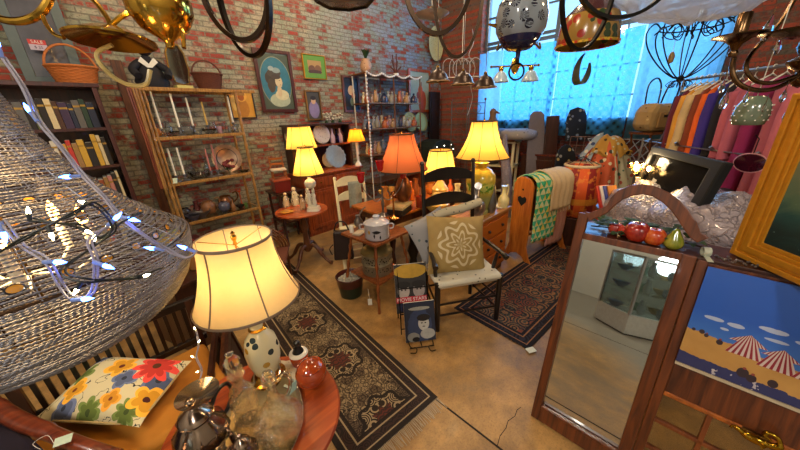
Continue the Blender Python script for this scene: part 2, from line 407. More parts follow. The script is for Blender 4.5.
# first rug: near right corner (1.10,.82), far right corner (1.39,3.48)
a=Vector((1.13,.84,0)); b=Vector((1.38,3.46,0)); d=(b-a); ang=math.atan2(d.y,d.x)-PI/2; L=d.length; W=.66
perp=Vector((-d.y,d.x,0)).normalized(); ctr=(a+b)/2+perp*W/2
rug('oriental_rug','long brown and cream oriental rug with pale fringe in front of the lit foreground lamp',W,L,ctr,ang,rug_mat('rug_brown_pile',W,L,'#1d1411','#6b5a44','#b39c76','#3a2420','#241a16'),mat('fringe_cotton','#b8a58a',.9))
a=Vector((1.95,.5,0)); b=Vector((1.92,1.25,0)); W=.74; L=2.62
rug('runner_rug','dark navy runner rug with rust flowers beside the ladder-back chair',W,L,(1.96+L/2,.83,0),R(-90-4.5),rug_mat('rug_navy_pile',W,L,'#100c18','#1d1a28','#a8764c','#9c4a30','#4a5048',False,8.0))
tag(put(M().box((0,0,.001),(.07,.05,.002)).obj('price_tag',mat('tag_paper','#dfe3d6',.7)),pz(531,350,.012)+Vector((0,0,.0)),R(-30)),'small white paper tag lying at the corner of the navy runner rug','tag')
# ---------------------------------------------------------------- shared materials
W_dark=wood('dark_wood','#24110a','#4a2414'); W_red=wood('cherry_wood','#5e240e','#a84e20'); W_oak=wood('honey_oak','#7a3c10','#c06a22',.35,0)
W_mid=wood('walnut_wood','#3b1d0e','#74411f'); W_black=wood('ebonised_wood','#0b0807','#1c1210',.3); W_rat=wood('bamboo_wood','#6e4418','#b9863c',.5,2,20)
W_str=wood('stand_wood','#5a2810','#9c5524'); W_white=mat('cream_paint','#d9cda6',.6)
BR=mat('brass','#c9963a',.18,1,var=.1); BRd=mat('aged_brass','#7d5e2c',.32,1,var=.25); IR=mat('black_iron','#15120f',.5,.7); CHR=mat('silver_plate','#bfb6a6',.12,1,var=.08)
BRZ=mat('bronze_metal','#4b382a',.3,1,var=.3); GOLD=mat('gold_leaf','#cc8c24',.38,.35,var=.2,scale=40,bump=.3)
GL=glass('clear_glass','#f4f4ee'); GLt=thin('thin_clear_glass','#f2f4f0',.86); WX=mat('candle_wax','#e9dfc8',.5); BLK=mat('black_cast','#0d0b0c',.35,coat=.4)
CER=mat('white_ceramic','#e6e0d2',.18,coat=.5); PAP=mat('paper_white','#d8d4c6',.8); LEAF=mat('leaf_green','#27401c',.5,var=.4); BULB=emis('lit_bulb','#ffd79a',40)
WICK=mat('wicker_tan','#9a5a26',.7,var=.4,scale=60,bump=.6); WICKd=mat('wicker_brown','#5f2f1a',.7,var=.4,scale=60,bump=.6)
TAGM=mat('price_tag_card','#c9d8bd',.7)
# ---------------------------------------------------------------- table lamp
def lamp(name,label,loc,H,rb,rt,sh,shade,trim,base_fn,e=14,ribs=8,bell=.0,group=None,col=(1,.72,.32),rz=0,cap=True,warm=.05,sq=0):
    """H total height to shade top, rb/rt bottom/top radii, sh shade height"""
    t=T(name,label,'lamp',loc,rz,group)
    z0=H-sh; pr=[]
    for i in range(13):
        u=i/12; k=(1-u)**(1+bell*1.6); pr.append((rt+(rb-rt)*k,z0+sh*u))
    s=M().lathe(pr,48,cap=False).obj('lamp_shade',shade,t,60)
    M().lathe([(rb+.002,z0-.003),(rb+.004,z0+.004),(rb+.002,z0+.009),(rb-.002,z0+.004)],48,cap=False).obj('trim_band',trim,s,60); M().lathe([(rt+.002,H-.008),(rt+.004,H),(rt+.001,H+.004),(rt-.002,H)],48,cap=False).obj('trim_band',trim,s,60)
    for k in range(ribs):
        a=2*PI*(k+.5)/ribs
        M().tube([((r+.001)*math.cos(a),(r+.001)*math.sin(a),z) for r,z in pr],.0028 if rb>.15 else .0022,5).obj('rib',trim,s,60)
    sp=M()
    for k in range(3):
        a=2*PI*k/3+.4; sp.tube([(0,0,H-.03),(rt*math.cos(a),rt*math.sin(a),H-.006)],.0016,5)
    sp.tube([(0,0,z0-.02),(0,0,H-.02)],.003,6); sp.obj('harp',BR,t)
    M().lathe([(.0,H-.03),(.008,H-.028),(.005,H-.015),(.009,H-.005),(.011,H+.004),(.006,H+.012),(.008,H+.018),(0,H+.028)],12).obj('finial',BR,t)
    M().lathe([(0,0),(.012,0),(.014,.02),(.026,.05),(.028,.07),(.018,.095),(0,.1)],14,c=(0,0,z0+sh*.30)).obj('bulb',BULB,t)
    base_fn(t,z0+sh*.15)
    light('lamp_bulb_light',Vector(loc)+Vector((0,0,z0+sh*.42)),col,e,warm)
    return t
SH_cream=shade_mat('cream_shade_silk','#d8c498','#f8d898',.45); SH_yel=shade_mat('yellow_shade_silk','#cfa54c','#ffd070',.55); SH_red=shade_mat('rust_shade_silk','#a0603c','#d8784c',.4); SH_amb=shade_mat('amber_shade_paper','#b8701c','#f09a2c',.5)
TRg=mat('shade_trim_grey','#7d6a58',.8); TRb=mat('shade_trim_brown','#3a2a18',.8); TRp=mat('shade_trim_cream','#e8dcb8',.7)
def base_prof(pr,m,name='lamp_base',extra=None,n=24):
    def f(t,z):
        k=z/pr[-1][1]; b=M().lathe([(r,q*k) for r,q in pr],n).obj(name,m,t,40)
        if extra: extra(t,z)
    return f
def on_px(x,y,t0): return pd(x,y,t0)
# ---- foreground lamp on the round table
TZ=.68
fl_c=pd(243,322,1.17); zt=pd(240,236,1.17).z
florl=spots('painted_leaf_ceramic','#d8cfa8','#2c3a3c','#b0862c',22,.25,0,.42)
def fbase(t,z):
    M().lathe([(0,0),(.07,0),(.072,.012),(.05,.022),(.045,.03),(0,.03)],28).obj('plinth',BR,t)
    M().lathe([(.03,.03),(.05,.05),(.066,.11),(.07,.16),(.06,.215),(.036,.25),(.026,.262),(.026,z),(0,z)],32).obj('lamp_base',florl,t,60)
    M().lathe([(.03,.262),(.034,.27),(.014,.285),(.012,z+.02)],16).obj('socket',BR,t)
fore=lamp('table_lamp','large lit cream bell-shade table lamp with leaf-painted ceramic base in the foreground',(fl_c.x+.04,fl_c.y-.012,TZ),zt-TZ+.035,.19,.127,.262,SH_cream,TRg,fbase,e=8.5,ribs=6,bell=.6,col=(1,.78,.45),warm=.02)
# ---- foreground round table (tilt-top) centred left of frame
tc=Vector((.15,.97,0)); tR=.31
t=T('round_table','round reddish wooden table crowded with silver and glass beneath the big foreground lamp','table',tc)
M().lathe([(0,TZ-.022),(tR-.02,TZ-.022),(tR,TZ-.016),(tR+.006,TZ-.008),(tR,TZ),(0,TZ)],64).obj('table_top',wood('table_cherry','#7a2a10','#b8551f',.3,0,6),t,40)
M().lathe([(.03,.12),(.05,.16),(.07,.25),(.04,.34),(.03,.45),(.045,.56),(.12,TZ-.03),(.12,TZ-.022),(0,TZ-.022)],24).obj('pedestal',W_mid,t,50)
for k in range(3):
    a=2*PI*k/3+.3; M().tube([(.03*math.cos(a),.03*math.sin(a),.2),(.14*math.cos(a),.14*math.sin(a),.17),(.24*math.cos(a),.24*math.sin(a),.06),(.3*math.cos(a),.3*math.sin(a),.02)],[.026,.024,.018,.02],8).obj('leg',W_mid,t)
# ---- oval silver tray
tr0=pz(292,425,TZ); traz=R(62)
t=T('serving_tray','oval silver plated tray with beaded rim and curled handle under the decanters','tray',(.155,.93,TZ),traz)
M().lathe([(0,.004),(.175,.004),(.2,.012),(.212,.02),(.216,.018),(.2,.002),(0,.0)],56,sx=1,sy=.7,cap=False).obj('dish',CHR,t,50)
bd=M()
for k in range(96):
    a=2*PI*k/96; bd.ball((.214*math.cos(a),.15*math.sin(a),.02),.0042,6,4)
bd.obj('beaded_rim',CHR,t)
for sg in (-1,1):
    M().tube(spline([(sg*.2,-.05,.018),(sg*.235,-.05,.03),(sg*.262,-.022,.036),(sg*.268,.0,.038),(sg*.262,.022,.036),(sg*.235,.05,.03),(sg*.2,.05,.018)],5),.0055,8).obj('handle',CHR,t)
# ---- decanters
etch=None
def etched(name):
    if name in MC: return MC[name]
    n=NT(name); v=n.co(); vo=n.n('ShaderNodeTexVoronoi',{'Vector':v,'Scale':34}); h=n.math('SINE',n.math('MULTIPLY',vo.outputs['Distance'],30))
    nb=n.bump(h,.5,.004); t=n.n('ShaderNodeBsdfTransparent',{'Color':c4('#fffcf4')}); g=n.n('ShaderNodeBsdfGlossy',{'Color':c4('#fbf6e6'),'Roughness':.08,'Normal':nb})
    lw=n.n('ShaderNodeLayerWeight',{'Blend':.5,'Normal':nb}); d=n.n('ShaderNodeBsdfTranslucent',{'Color':c4('#f3e6c0')})
    m=n.n('ShaderNodeMixShader',{0:n.math('MULTIPLY_ADD',n.math('POWER',lw.outputs[1],2.0),.75,.08,True),1:t.outputs[0],2:g.outputs[0]})
    MC[name]=n.done(n.n('ShaderNodeMixShader',{0:.03,1:m.outputs[0],2:d.outputs[0]}).outputs[0]); return MC[name]
def decanter(label,loc,prof,stop,mt,handle=None,rz=0,th=.004):
    t=T('glass_decanter',label,'decanter',loc,rz)
    inner=[(max(r-th,.001),z+ (th if i==0 else 0)) for i,(r,z) in enumerate(prof)][::-1]
    M().lathe([(0,prof[0][1])]+prof+inner+[(0,prof[0][1]+th)],32,cap=False).obj('bottle',mt,t,60)
    M().lathe(stop,20).obj('stopper',GL,t,60)
    if handle: M().tube(spline(handle,6),.006,8).obj('handle',GL,t)
    return t
d1=Vector((.195,.845,TZ+.012))
decanter('fat clear etched glass decanter with slim neck and glass stopper in the silver tray',d1,[(.05,.0),(.075,.015),(.085,.045),(.08,.08),(.05,.125),(.025,.155),(.017,.19),(.016,.225),(.026,.24)],[(0,.2),(.012,.21),(.014,.235),(.02,.245),(.024,.262),(.014,.282),(0,.288)],etched('etched_glass'),[(.022,0,.22),(.05,0,.235),(.068,0,.2),(.062,0,.16),(.045,0,.13)],R(5))
decanter('tall straight cut glass decanter with tiered stopper behind the fat etched one',Vector((.13,.99,TZ+.012)),[(.042,0),(.048,.01),(.046,.09),(.04,.14),(.02,.175),(.017,.2),(.03,.215),(.02,.225),(.028,.24)],[(0,.22),(.012,.23),(.012,.245),(.024,.262),(.028,.275),(.018,.292),(.008,.3),(.014,.31),(0,.32)],etched('etched_glass'))
lab=T('paper_label','pale blue-green paper label hanging at the neck of the fat etched decanter','tag',d1+Vector((.075,.03,.12)),R(30))
M().box((0,0,0),(.05,.003,.035),ry=R(20)).obj('card',mat('label_bluegreen','#9dbcae',.7),lab,smooth=0); M().tube([(-.03,-.01,.04),(-.01,0,.02),(0,0,.012)],.0008,4).obj('string',PAP,lab)
# candy coloured drink inside
# ---- ginger pot with lid (orange)
og=mat('amber_glaze','#9c3a10',.12,var=.35,scale=14,coat=.8)
jp=Vector((.385,.96,TZ))
t=T('sugar_pot','squat amber brown glazed lidded pot at the table edge next to the rug','pot',jp)
def pot_wall(t,m):
    M().lathe([(0,0),(.034,0),(.038,.004),(.056,.022),(.064,.045),(.062,.07),(.05,.085),(.053,.092),(.049,.09),(.046,.085),(0,.082)],32).obj('body',m,t,50)
pot_wall(t,og)
M().lathe([(.052,.09),(.045,.098),(.03,.107),(.012,.111),(.009,.118),(.014,.124),(.008,.13),(0,.131)],28).obj('lid',og,t,50)
for k in range(3): M().tube(arc((0,0,.03+.016*k),.06+.003*(k==1)+ (.003 if k==2 else 0),0,2*PI,32,'xy'),.0018,5,True).obj('raised_band',og,t)
# black figurine bell next to it
fp=Vector((.40,1.10,TZ))
t=T('lidded_crock','small rust coloured lidded crock with a black figure knob behind the amber pot','crock',fp)
M().lathe([(0,0),(.035,0),(.04,.02),(.042,.05),(.04,.055),(0,.055)],24).obj('body',mat('rust_glaze','#b0411a',.2,coat=.6),t)
M().lathe([(.04,.055),(.043,.058),(.04,.063),(.03,.067),(0,.067)],24).obj('rim_band',CER,t)
M().lathe([(.022,.065),(.026,.068),(.02,.082),(.012,.098),(.011,.105),(.016,.112),(.014,.124),(.006,.13),(0,.131)],14).ball((.014,0,.095),.006).ball((-.014,0,.095),.006).obj('figure_knob',BLK,t,50)
# lace doily and tags
t=tag(M().lathe([(0,0),(.06,.0008),(.1,.0005)],48,sx=1,sy=1,lobes=12,amp=.04,cap=False).obj('lace_doily',spots('doily_lace','#d8ccb0','#8c6a44','#b09a78',60,.9,0,.25)),'off-white lace doily on the table under the lamp and pots','doily'); put(t,(.29,1.09,TZ+.002))
t=T('price_tag','white card price tag standing between the lamp base and rust crock','tag',(.325,1.16,TZ+.001),R(-40)); M().box((0,0,.02),(.022,.0015,.04)).obj('card',PAP,t,smooth=0)
# floral lamp neighbour: small tag with teal sign on doily
t=T('paper_label','small printed paper card lying on the lace doily','card',(.31,1.02,TZ+.008),R(20)); M().box((0,0,0),(.045,.03,.001)).obj('card',mat('label_bluegrey','#a8b8b4',.7),t,smooth=0)
# ---- silver teapots
def teapot(label,loc,rz,s,open_lid=False,dark=True,group=None):
    t=T('silver_teapot',label,'teapot',loc,rz,group,sc=s)
    m=mat('tarnished_silver','#9c8878',.16,1,var=.3,scale=10)
    M().lathe([(0,0),(.04,0),(.044,.006),(.03,.014),(.034,.02),(.06,.045),(.072,.075),(.066,.105),(.046,.13),(.04,.142),(.046,.15),(.04,.152),(0,.15)],32,lobes=8,amp=.03).obj('body',m,t,50)
    M().lathe([(.045,.152),(.038,.166),(.016,.182),(.009,.19),(.014,.2),(.01,.212),(0,.216)],24,c=(0,0,0)).obj('lid',m,t,50)
    M().tube(spline([(.055,0,.055),(.09,0,.06),(.115,0,.1),(.13,0,.14),(.148,0,.152)],6),[.018]*3+[.016]*5+[.013]*8+[.01]*9,10).obj('spout',m,t)
    M().tube(spline([(-.05,0,.13),(-.075,0,.155),(-.11,0,.15),(-.122,0,.11),(-.1,0,.07),(-.065,0,.055)],6),.0065,8).obj('handle',BLK if dark else m,t)
    return t
teapot('tall tarnished silver teapot with dark handle in front of the mustard seat',(-.01,.975,TZ),R(-150),1.15)
teapot('low silver sugar pot reflecting blue light at the bottom edge near the decanter',(.07,.84,TZ),R(100),.62,dark=False)
teapot('silver creamer pot half cut off at the bottom edge, left of the sugar pot',(-.03,.82,TZ),R(200),.68,dark=False)
# silver spoon dish (open flared lid seen from above)
t=T('silver_tazza','upturned silver lid dish with gold sheen balanced on the tall teapot','dish',(.015,.98,TZ+.225)); M().lathe([(0,-.005),(.012,-.004),(.03,.004),(.06,.02),(.063,.024),(.03,.012),(0,.006)],32,cap=False).obj('dish',CHR,t,60)
# ---- magazines/papers by the lamp: framed pictures leaning behind
t=T('brown_dish','small dark brown glazed dish on a lower shelf under the round table','dish',(.37,.72,.3)); M().lathe([(0,0),(.06,0),(.08,.03),(.09,.04),(.07,.03),(0,.01)],24,cap=False).obj('dish',mat('brown_glaze','#3a1d12',.25,coat=.5),t)
# ---- settee with mustard seat and slatted back, floral pillow
t=T('settee','dark wooden slat-backed settee with mustard upholstered seat and red-brown arm at lower left','settee',(-.2,1.68,0),R(2))
mus=mat('mustard_velvet','#b5741c',.85,var=.25,scale=12,bump=.2)
M().box((0,0,.405),(.72,.56,.09)).obj('seat',mus,t,60,bev=.03)
M().box((0,0,.335),(.74,.58,.05)).obj('seat_frame',W_dark,t,bev=.006)
M().box((0,.3,.74),(.78,.035,.05)).box((0,.3,.47),(.78,.03,.04)).obj('backrest_frame',W_black,t,bev=.006)
for k in range(17): M().box((-.34+k*.0435,.3,.6),(.018,.015,.24)).obj('back_slat',W_black,t)
for x in (-.35,.35):
    for y in (-.27,.3): M().box((x,y,.17 if y<0 else .38),(.04,.04,.34 if y<0 else .76)).obj('leg',W_dark,t,bev=.004)
M().tube(spline([(-.41,.3,.70),(-.37,.16,.69),(-.31,.02,.67),(-.23,-.12,.64),(-.15,-.25,.6),(-.08,-.34,.55)],8),[.024]*8+[.03]*16+[.026]*17,10).obj('armrest',wood('arm_mahogany','#4a1a10','#8a4022',.3,0),t,60)
M().tube([(-.2,-.18,.62),(-.3,-.22,.36)],.022,8).obj('arm_post',W_mid,t)
for q,(dx,l,c) in enumerate(((0,.5,'dark narrow picture frame leaning nearest the mustard settee end'),(.07,.44,'middle one of the three dark frames stacked by the settee'),(.15,.47,'rightmost dark frame stacked between settee and oriental rug'))):
    k=T('leaning_frame',c,'picture frame',(.235+dx*.5,1.76+dx*.2,0),R(72),'frames leaning beside the settee',rx=R(-9))
    M().band([(-.2,.0),(.2,.0),(.2,l),(-.2,l)],[(-.165,.035),(.165,.035),(.165,l-.035),(-.165,l-.035)],.022,'y',True).obj('frame',W_dark if q!=1 else W_mid,k,0); M().box((0,.005,l/2),(.34,.006,l-.06)).obj('backing_board',mat('brown_board','#3b2616',.8),k,0)
def flower_mat(name,base,fl,leaf='#5d6a2a',stem='#23262e',sc=1.0):
    n=NT(name); v=n.co(); s_=n.sep(v); nz=n.noise(v,18,2)
    ln=n.noise(v,9,3); c=n.mix(n.math('LESS_THAN',n.math('ABSOLUTE',n.math('SUBTRACT',ln.outputs[0],.5)),.008),base,stem)
    for x,y,r,col,cc,k in fl:
        dx=n.math('SUBTRACT',s_[0],x); dy=n.math('SUBTRACT',s_[1],y)
        rr=n.math('SQRT',n.math('ADD',n.math('MULTIPLY',dx,dx),n.math('MULTIPLY',dy,dy)))
        an=n.math('ARCTAN2',dy,dx); pe=n.math('MULTIPLY_ADD',n.math('ABSOLUTE',n.math('COSINE',n.math('MULTIPLY',an,k/2))),r*.45,r*.6)
        pe=n.math('ADD',pe,n.math('MULTIPLY',nz.outputs[0],r*.2)); q=n.math('DIVIDE',rr,pe)
        sh=n.mix(n.math('GREATER_THAN',q,.72),col,tuple(min(1,a*1.5+.02) for a in hx(col)))
        c=n.mix(n.math('LESS_THAN',q,1.0),c,sh); c=n.mix(n.math('LESS_THAN',rr,r*.2),c,cc)
    return n.done(n.bsdf(Base_Color=c,Roughness=.9))
FLOR=flower_mat('floral_cotton','#d6c89c',[(.06,-.0,.05,'#56607c','#2c3340',4),(-.12,-.13,.05,'#56607c','#2c3340',3),(.2,.02,.06,'#4f5a78','#2c3340',3),(.0,-.14,.05,'#5f6f2c','#3c4a1c',7),(.17,-.13,.05,'#5f6f2c','#3c4a1c',9),(-.17,.02,.05,'#5f6f2c','#3c4a1c',5),(.14,.09,.085,'#c9382a','#5a3010',9),(-.02,.07,.06,'#d9981f','#6a2a14',5),(.21,-.07,.06,'#d9981f','#4a1c14',5),(-.13,-.06,.05,'#d9981f','#7a3a14',4),(.07,-.09,.04,'#d08c1f','#7a3a14',4),(-.2,.12,.05,'#56607c','#2c3340',3)])
t=T('throw_pillow','cream pillow printed with red and yellow flowers lying on the mustard settee','pillow',(-.24,1.77,.54),R(-48),rx=R(6),ry=R(3))
M().pillow(.5,.34,.16,18,seed=3).obj('cover',FLOR,t,60,weld=True)
M().tube([(.235*math.copysign(abs(math.cos(a))**.35,math.cos(a)),.16*math.copysign(abs(math.sin(a))**.35,math.sin(a)),0) for a in [2*PI*i/60 for i in range(60)]],.006,6,True).obj('piping',mat('piping_beige','#b39a66',.9),t)
t=T('velvet_cloth','dark plum velvet cloth draped over a table at the bottom left corner','cloth',(-.77,1.50,0),R(20))
g=M(); g.grid(lambda u,v:((u-.5)*.6,(v-.5)*.9,.71+.02*math.sin(u*9)*math.sin(v*7)-.5*max(0,abs(u-.5)-.38)-.5*max(0,abs(v-.5)-.38)),30,30); g.obj('drape',mat('plum_velvet','#1a0f22',.95),t,70,solid=.006)
t=T('price_tag','pale green price tag on a string beside the floral pillow','tag',(-.38,1.44,.665),R(-20)); M().box((0,0,.0),(.05,.03,.0015),rx=R(25)).obj('card',TAGM,t,smooth=0); M().tube(spline([(-.025,0,0),(-.05,.03,.02),(-.07,.0,.03),(-.04,-.03,.02)],5),.001,4).obj('string',PAP,t)
# ---------------------------------------------------------------- beaded chandelier (tent and basket)
CC=pd(20,258,.80); CR=.385
t=T('beaded_chandelier','huge tent-shaped bead strand chandelier with rounded basket at the left edge','chandelier',CC)
beadm=mat('smoked_glass_beads','#7a7a82',.3,.4,var=.65,scale=60)
def strand(g,pts,r,step):
    # resample, one bead per step
    P=[Vector(p) for p in pts]; acc=[0]
    for a,b in zip(P,P[1:]): acc.append(acc[-1]+(b-a).length)
    n=int(acc[-1]/step); q=[];rr=[]
    k=0
    for i in range(n*2+1):
        s=acc[-1]*i/(n*2)
        while k<len(P)-2 and acc[k+1]<s: k+=1
        f=(s-acc[k])/max(1e-9,acc[k+1]-acc[k]); q.append(P[k].lerp(P[k+1],f)); rr.append(r if i%2 else r*.35)
    g.tube(q,rr,5,cap=False)
def latstrand(g,r,z,k,step=.0105,rb=.0034):
    n=max(12,int(2*PI*r/step)); q=[];rr=[]
    for i in range(n*2): a=PI*i/n+k*.3; q.append((r*math.cos(a),r*math.sin(a),z+.003*math.sin(a*5+k))); rr.append(rb if i%2 else rb*.4)
    g.tube(q,rr,5,True)
g=M(); NS=92
for k in range(NS):
    u=(k+.5)/NS; r=.07+(CR-.07)*(u**3.6*.93+u*.07); latstrand(g,r,.78*(1-u),k)
for i in range(36):
    a=2*PI*i/36; g.tube([((.069+(CR-.07)*(u**3.6*.93+u*.07))*math.cos(a),(.069+(CR-.07)*(u**3.6*.93+u*.07))*math.sin(a),.78*(1-u)) for u in [q/12 for q in range(13)]],.0013,4)
g.obj('tent_strands',beadm,t,70)['kind']='stuff'
g=M(); NB=58
for k in range(NB):
    u=(k+.5)/NB; z=-.275*math.sin(u*PI/2); r=CR*math.cos(u*PI/2)**.62
    if r<.03: continue
    n=max(12,int(2*PI*r/.011)); q=[];rr=[]
    for i in range(n*2): a=PI*i/n; q.append((r*math.cos(a),r*math.sin(a),z+.003*math.sin(a*5+k))); rr.append(.0034 if i%2 else .0013)
    g.tube(q,rr,5,True)
g.obj('basket_strands',beadm,t,70)['kind']='stuff'
M().tube(arc((0,0,0),CR-.006,0,2*PI,80,'xy'),.004,6,True).obj('ring',BRZ,t)
amb=mat('amber_drop_glass','#c98a2c',.15,coat=.6)
for z,r,n_,s_ in ((.03,CR*.90,30,.5),(.12,CR*.62,22,.5)):
    for k in range(n_):
        a=2*PI*k/n_; M().at((r*math.cos(a),r*math.sin(a),z),rz=a+PI/2,rx=R(70)).lathe([(0,-.002),(.018*s_,-.001),(.018*s_,.001),(0,.002)],14,sx=1.35,sy=1).obj('oval_drop',amb,t).rotation_euler=(0,0,0)
        M().at((r*math.cos(a),r*math.sin(a),z),rz=a+PI/2,rx=R(70)).tube([(.026*s_*math.cos(q),.019*s_*math.sin(q),0) for q in [2*PI*i/18 for i in range(18)]],.002,5,True).obj('drop_wire',BLK,t)
M().tube(arc((0,0,.78),.07,0,2*PI,30,'xy'),.008,8,True).tube([(0,0,-.28),(0,0,1.5)],.006,8).obj('stem',BRd,t)
fw=M()
for k in range(6):
    a=PI*k/6
    fw.tube([(CR*.95*math.cos(q)*math.cos(a),CR*.95*math.cos(q)*math.sin(a),-.255*math.sin(q)) for q in [PI*i/24 for i in range(25)]],.002,5)
fw.obj('wire_frame',BRZ,t)
for k in range(5):
    a=2*PI*k/5+1.0; x,y=.15*math.cos(a),.15*math.sin(a)
    s=M().tube([(x,y,-.03),(x,y,.07)],.011,10).tube([(0,0,-.05),(x*.6,y*.6,-.07),(x,y,-.03)],.004,6).obj('candle_arm',WX,t); M().lathe([(0,0),(.01,.005),(.013,.02),(.006,.045),(0,.055)],10,c=(x,y,.07)).obj('bulb',emis('amber_bulb','#ffb45a',22),t)
light('chandelier_bulb_light',CC+Vector((0,0,.06)),(1,.66,.3),8,.1)
# ---------------------------------------------------------------- fairy lights
def cable(g,pts,r): g.tube(spline(pts,6),r,6)
def fairy(name,label,px,t0,cm,bm,led,r=.0014,every=1,off=1,bs=1):
    P=[pd(x,y,q) for x,y,q in px]
    t=T(name,label,'string lights',P[0]); base=P[0]
    L=[p-base for p in P]; g=M(); cable(g,L,r)
    if off: cable(g,[p+Vector((.004,.003,.002*(-1)**i)) for i,p in enumerate(L)],r)
    g.obj('cord',cm,t)
    rnd=random.Random(len(px))
    for i in range(0,len(L),every):
        d=Vector((rnd.uniform(-1,1),rnd.uniform(-1,1),rnd.uniform(-.6,.6))).normalized()
        d=(d-FW*d.dot(FW)).normalized()
        a=L[i]; h=M().tube([a,a+d*.01*bs],.0024*bs**.5,7).obj('bulb_holder',bm,t)
        M().tube([a+d*.009*bs,a+d*.014*bs,a+d*.02*bs],[.002*bs**.7,.0023*bs**.7,.0005],7).obj('led_bulb',led,t)
    return t
LEDb=emis('blue_led','#3a6cff',30); LEDw=emis('warm_led','#ffe9a8',26); CW=mat('white_cord','#8e8a98',.5); CB=mat('green_black_cord','#101812',.5)
fairy('string_lights','white corded string of blue lights hanging in front of the bookcase and chandelier',[(2,58,.52),(22,88,.52),(38,122,.53),(62,150,.54),(82,176,.55),(103,197,.55),(118,216,.56),(138,232,.57),(165,250,.6),(186,258,.62),(196,252,.64)],0,CW,mat('clear_blue_plastic','#6f86c8',.3),LEDb,r=.002,every=2,bs=2.2)
fairy('string_lights','white corded string of blue lights tangled on the side of the bead basket',[(0,222,.37),(20,246,.37),(44,262,.36),(58,285,.36),(72,300,.37),(90,292,.38),(94,262,.38),(88,240,.39),(108,226,.42)],0,CW,mat('clear_blue_plastic','#6f86c8',.3),LEDb,every=2,bs=1.4)
fairy('string_lights','dark corded string of warm lights looped around the bead basket',[(0,252,.36),(22,238,.36),(48,226,.37),(70,214,.38),(92,205,.4),(112,228,.42),(92,248,.41),(60,270,.37),(82,282,.37),(110,280,.4),(138,278,.44),(160,268,.5)],0,CB,CB,LEDw,every=2)
fairy('string_lights','dark corded string of warm lights across the upper bead tent',[(30,221,.4),(55,223,.4),(80,228,.42),(98,238,.43),(118,225,.46),(140,212,.5)],0,CB,CB,LEDw,every=2)

fairy('string_lights','clear twisted string of tiny white leaf lights dangling from under the big lamp shade',[(196,332,1.08),(198,345,1.06),(196,358,1.05),(201,370,1.04),(199,382,1.02)],0,mat('white_cord','#8e8a98',.5),mat('leaf_bulb_holder','#cfc8b0',.4),LEDw)
# ================================================================ framed pictures
def framed(name,label,cat,loc,w,h,fw_,fm,art,rz=0,rx=0,mat_w=0,mm=None,glassy=True,ry=0,d=.03):
    t=T(name,label,cat,loc,rz,rx=rx,ry=ry); W,H=w/2,h/2
    M().band([(-W,-H),(W,-H),(W,H),(-W,H)],[(-W+fw_,-H+fw_),(W-fw_,-H+fw_),(W-fw_,H-fw_),(-W+fw_,H-fw_)],d,'y',True).band([(-W+fw_*.7,-H+fw_*.7),(W-fw_*.7,-H+fw_*.7),(W-fw_*.7,H-fw_*.7),(-W+fw_*.7,H-fw_*.7)],[(-W+fw_,-H+fw_),(W-fw_,-H+fw_),(W-fw_,H-fw_),(-W+fw_,H-fw_)],d*1.25,'y',True).obj('frame',fm,t,0,bev=.002)
    iw,ih=w-2*fw_,h-2*fw_
    if mat_w:
        a,b=iw/2,ih/2; M().band([(-a,-b),(a,-b),(a,b),(-a,b)],[(-a+mat_w,-b+mat_w),(a-mat_w,-b+mat_w),(a-mat_w,b-mat_w),(-a+mat_w,b-mat_w)],.004,'y',True,c=(0,-.003,0)).obj('mat_board',mm,t,0)
    a=M().box((0,0,0),(iw,.006,ih)).obj('picture',art,t,0)
    return t,a
def paint_mat(name,f,rough=.5,coat=.15):
    n=NT(name); c=f(n); return n.done(n.bsdf(Base_Color=c,Roughness=rough,Coat_Weight=coat))
def ell(n,s,x,z,rx,rz,w=.0,v=None):
    """mask of an ellipse in the picture plane (x,z), optionally wobbled"""
    a=n.math('DIVIDE',n.math('SUBTRACT',s[0],x),rx); b=n.math('DIVIDE',n.math('SUBTRACT',s[2],z),rz)
    q=n.math('ADD',n.math('MULTIPLY',a,a),n.math('MULTIPLY',b,b))
    if w: q=n.math('ADD',q,n.math('MULTIPLY',n.math('SUBTRACT',v,.5),w))
    return n.math('LESS_THAN',q,1.0)
def layered(base,els,nsc=14):
    def f(n):
        v=n.co(); s=n.sep(v); nz=n.noise(v,nsc,4)
        c=base(n,v,s,nz) if callable(base) else n.mix(nz.outputs[0],tuple(x*.75 for x in hx(base)),hx(base))
        for x,z,rx,rz,col,w in els: c=n.mix(ell(n,s,x,z,rx,rz,w,nz.outputs[0]),c,n.mix(nz.outputs[0],tuple(q*.6 for q in hx(col)),tuple(min(1,q*1.25) for q in hx(col))))
        return c
    return f
YW=4.5
def wallpic(name,label,tl,br,fw_,fm,art,mat_w=0,mm=None,rx=0,Y=4.47,cat='picture'):
    a=pY(*tl,Y); b=pY(*br,Y); w=abs(b.x-a.x); h=abs(a.z-b.z)
    return framed(name,label,cat,((a.x+b.x)/2,Y,(a.z+b.z)/2),w,h,fw_,fm,art,0,rx,mat_w,mm)
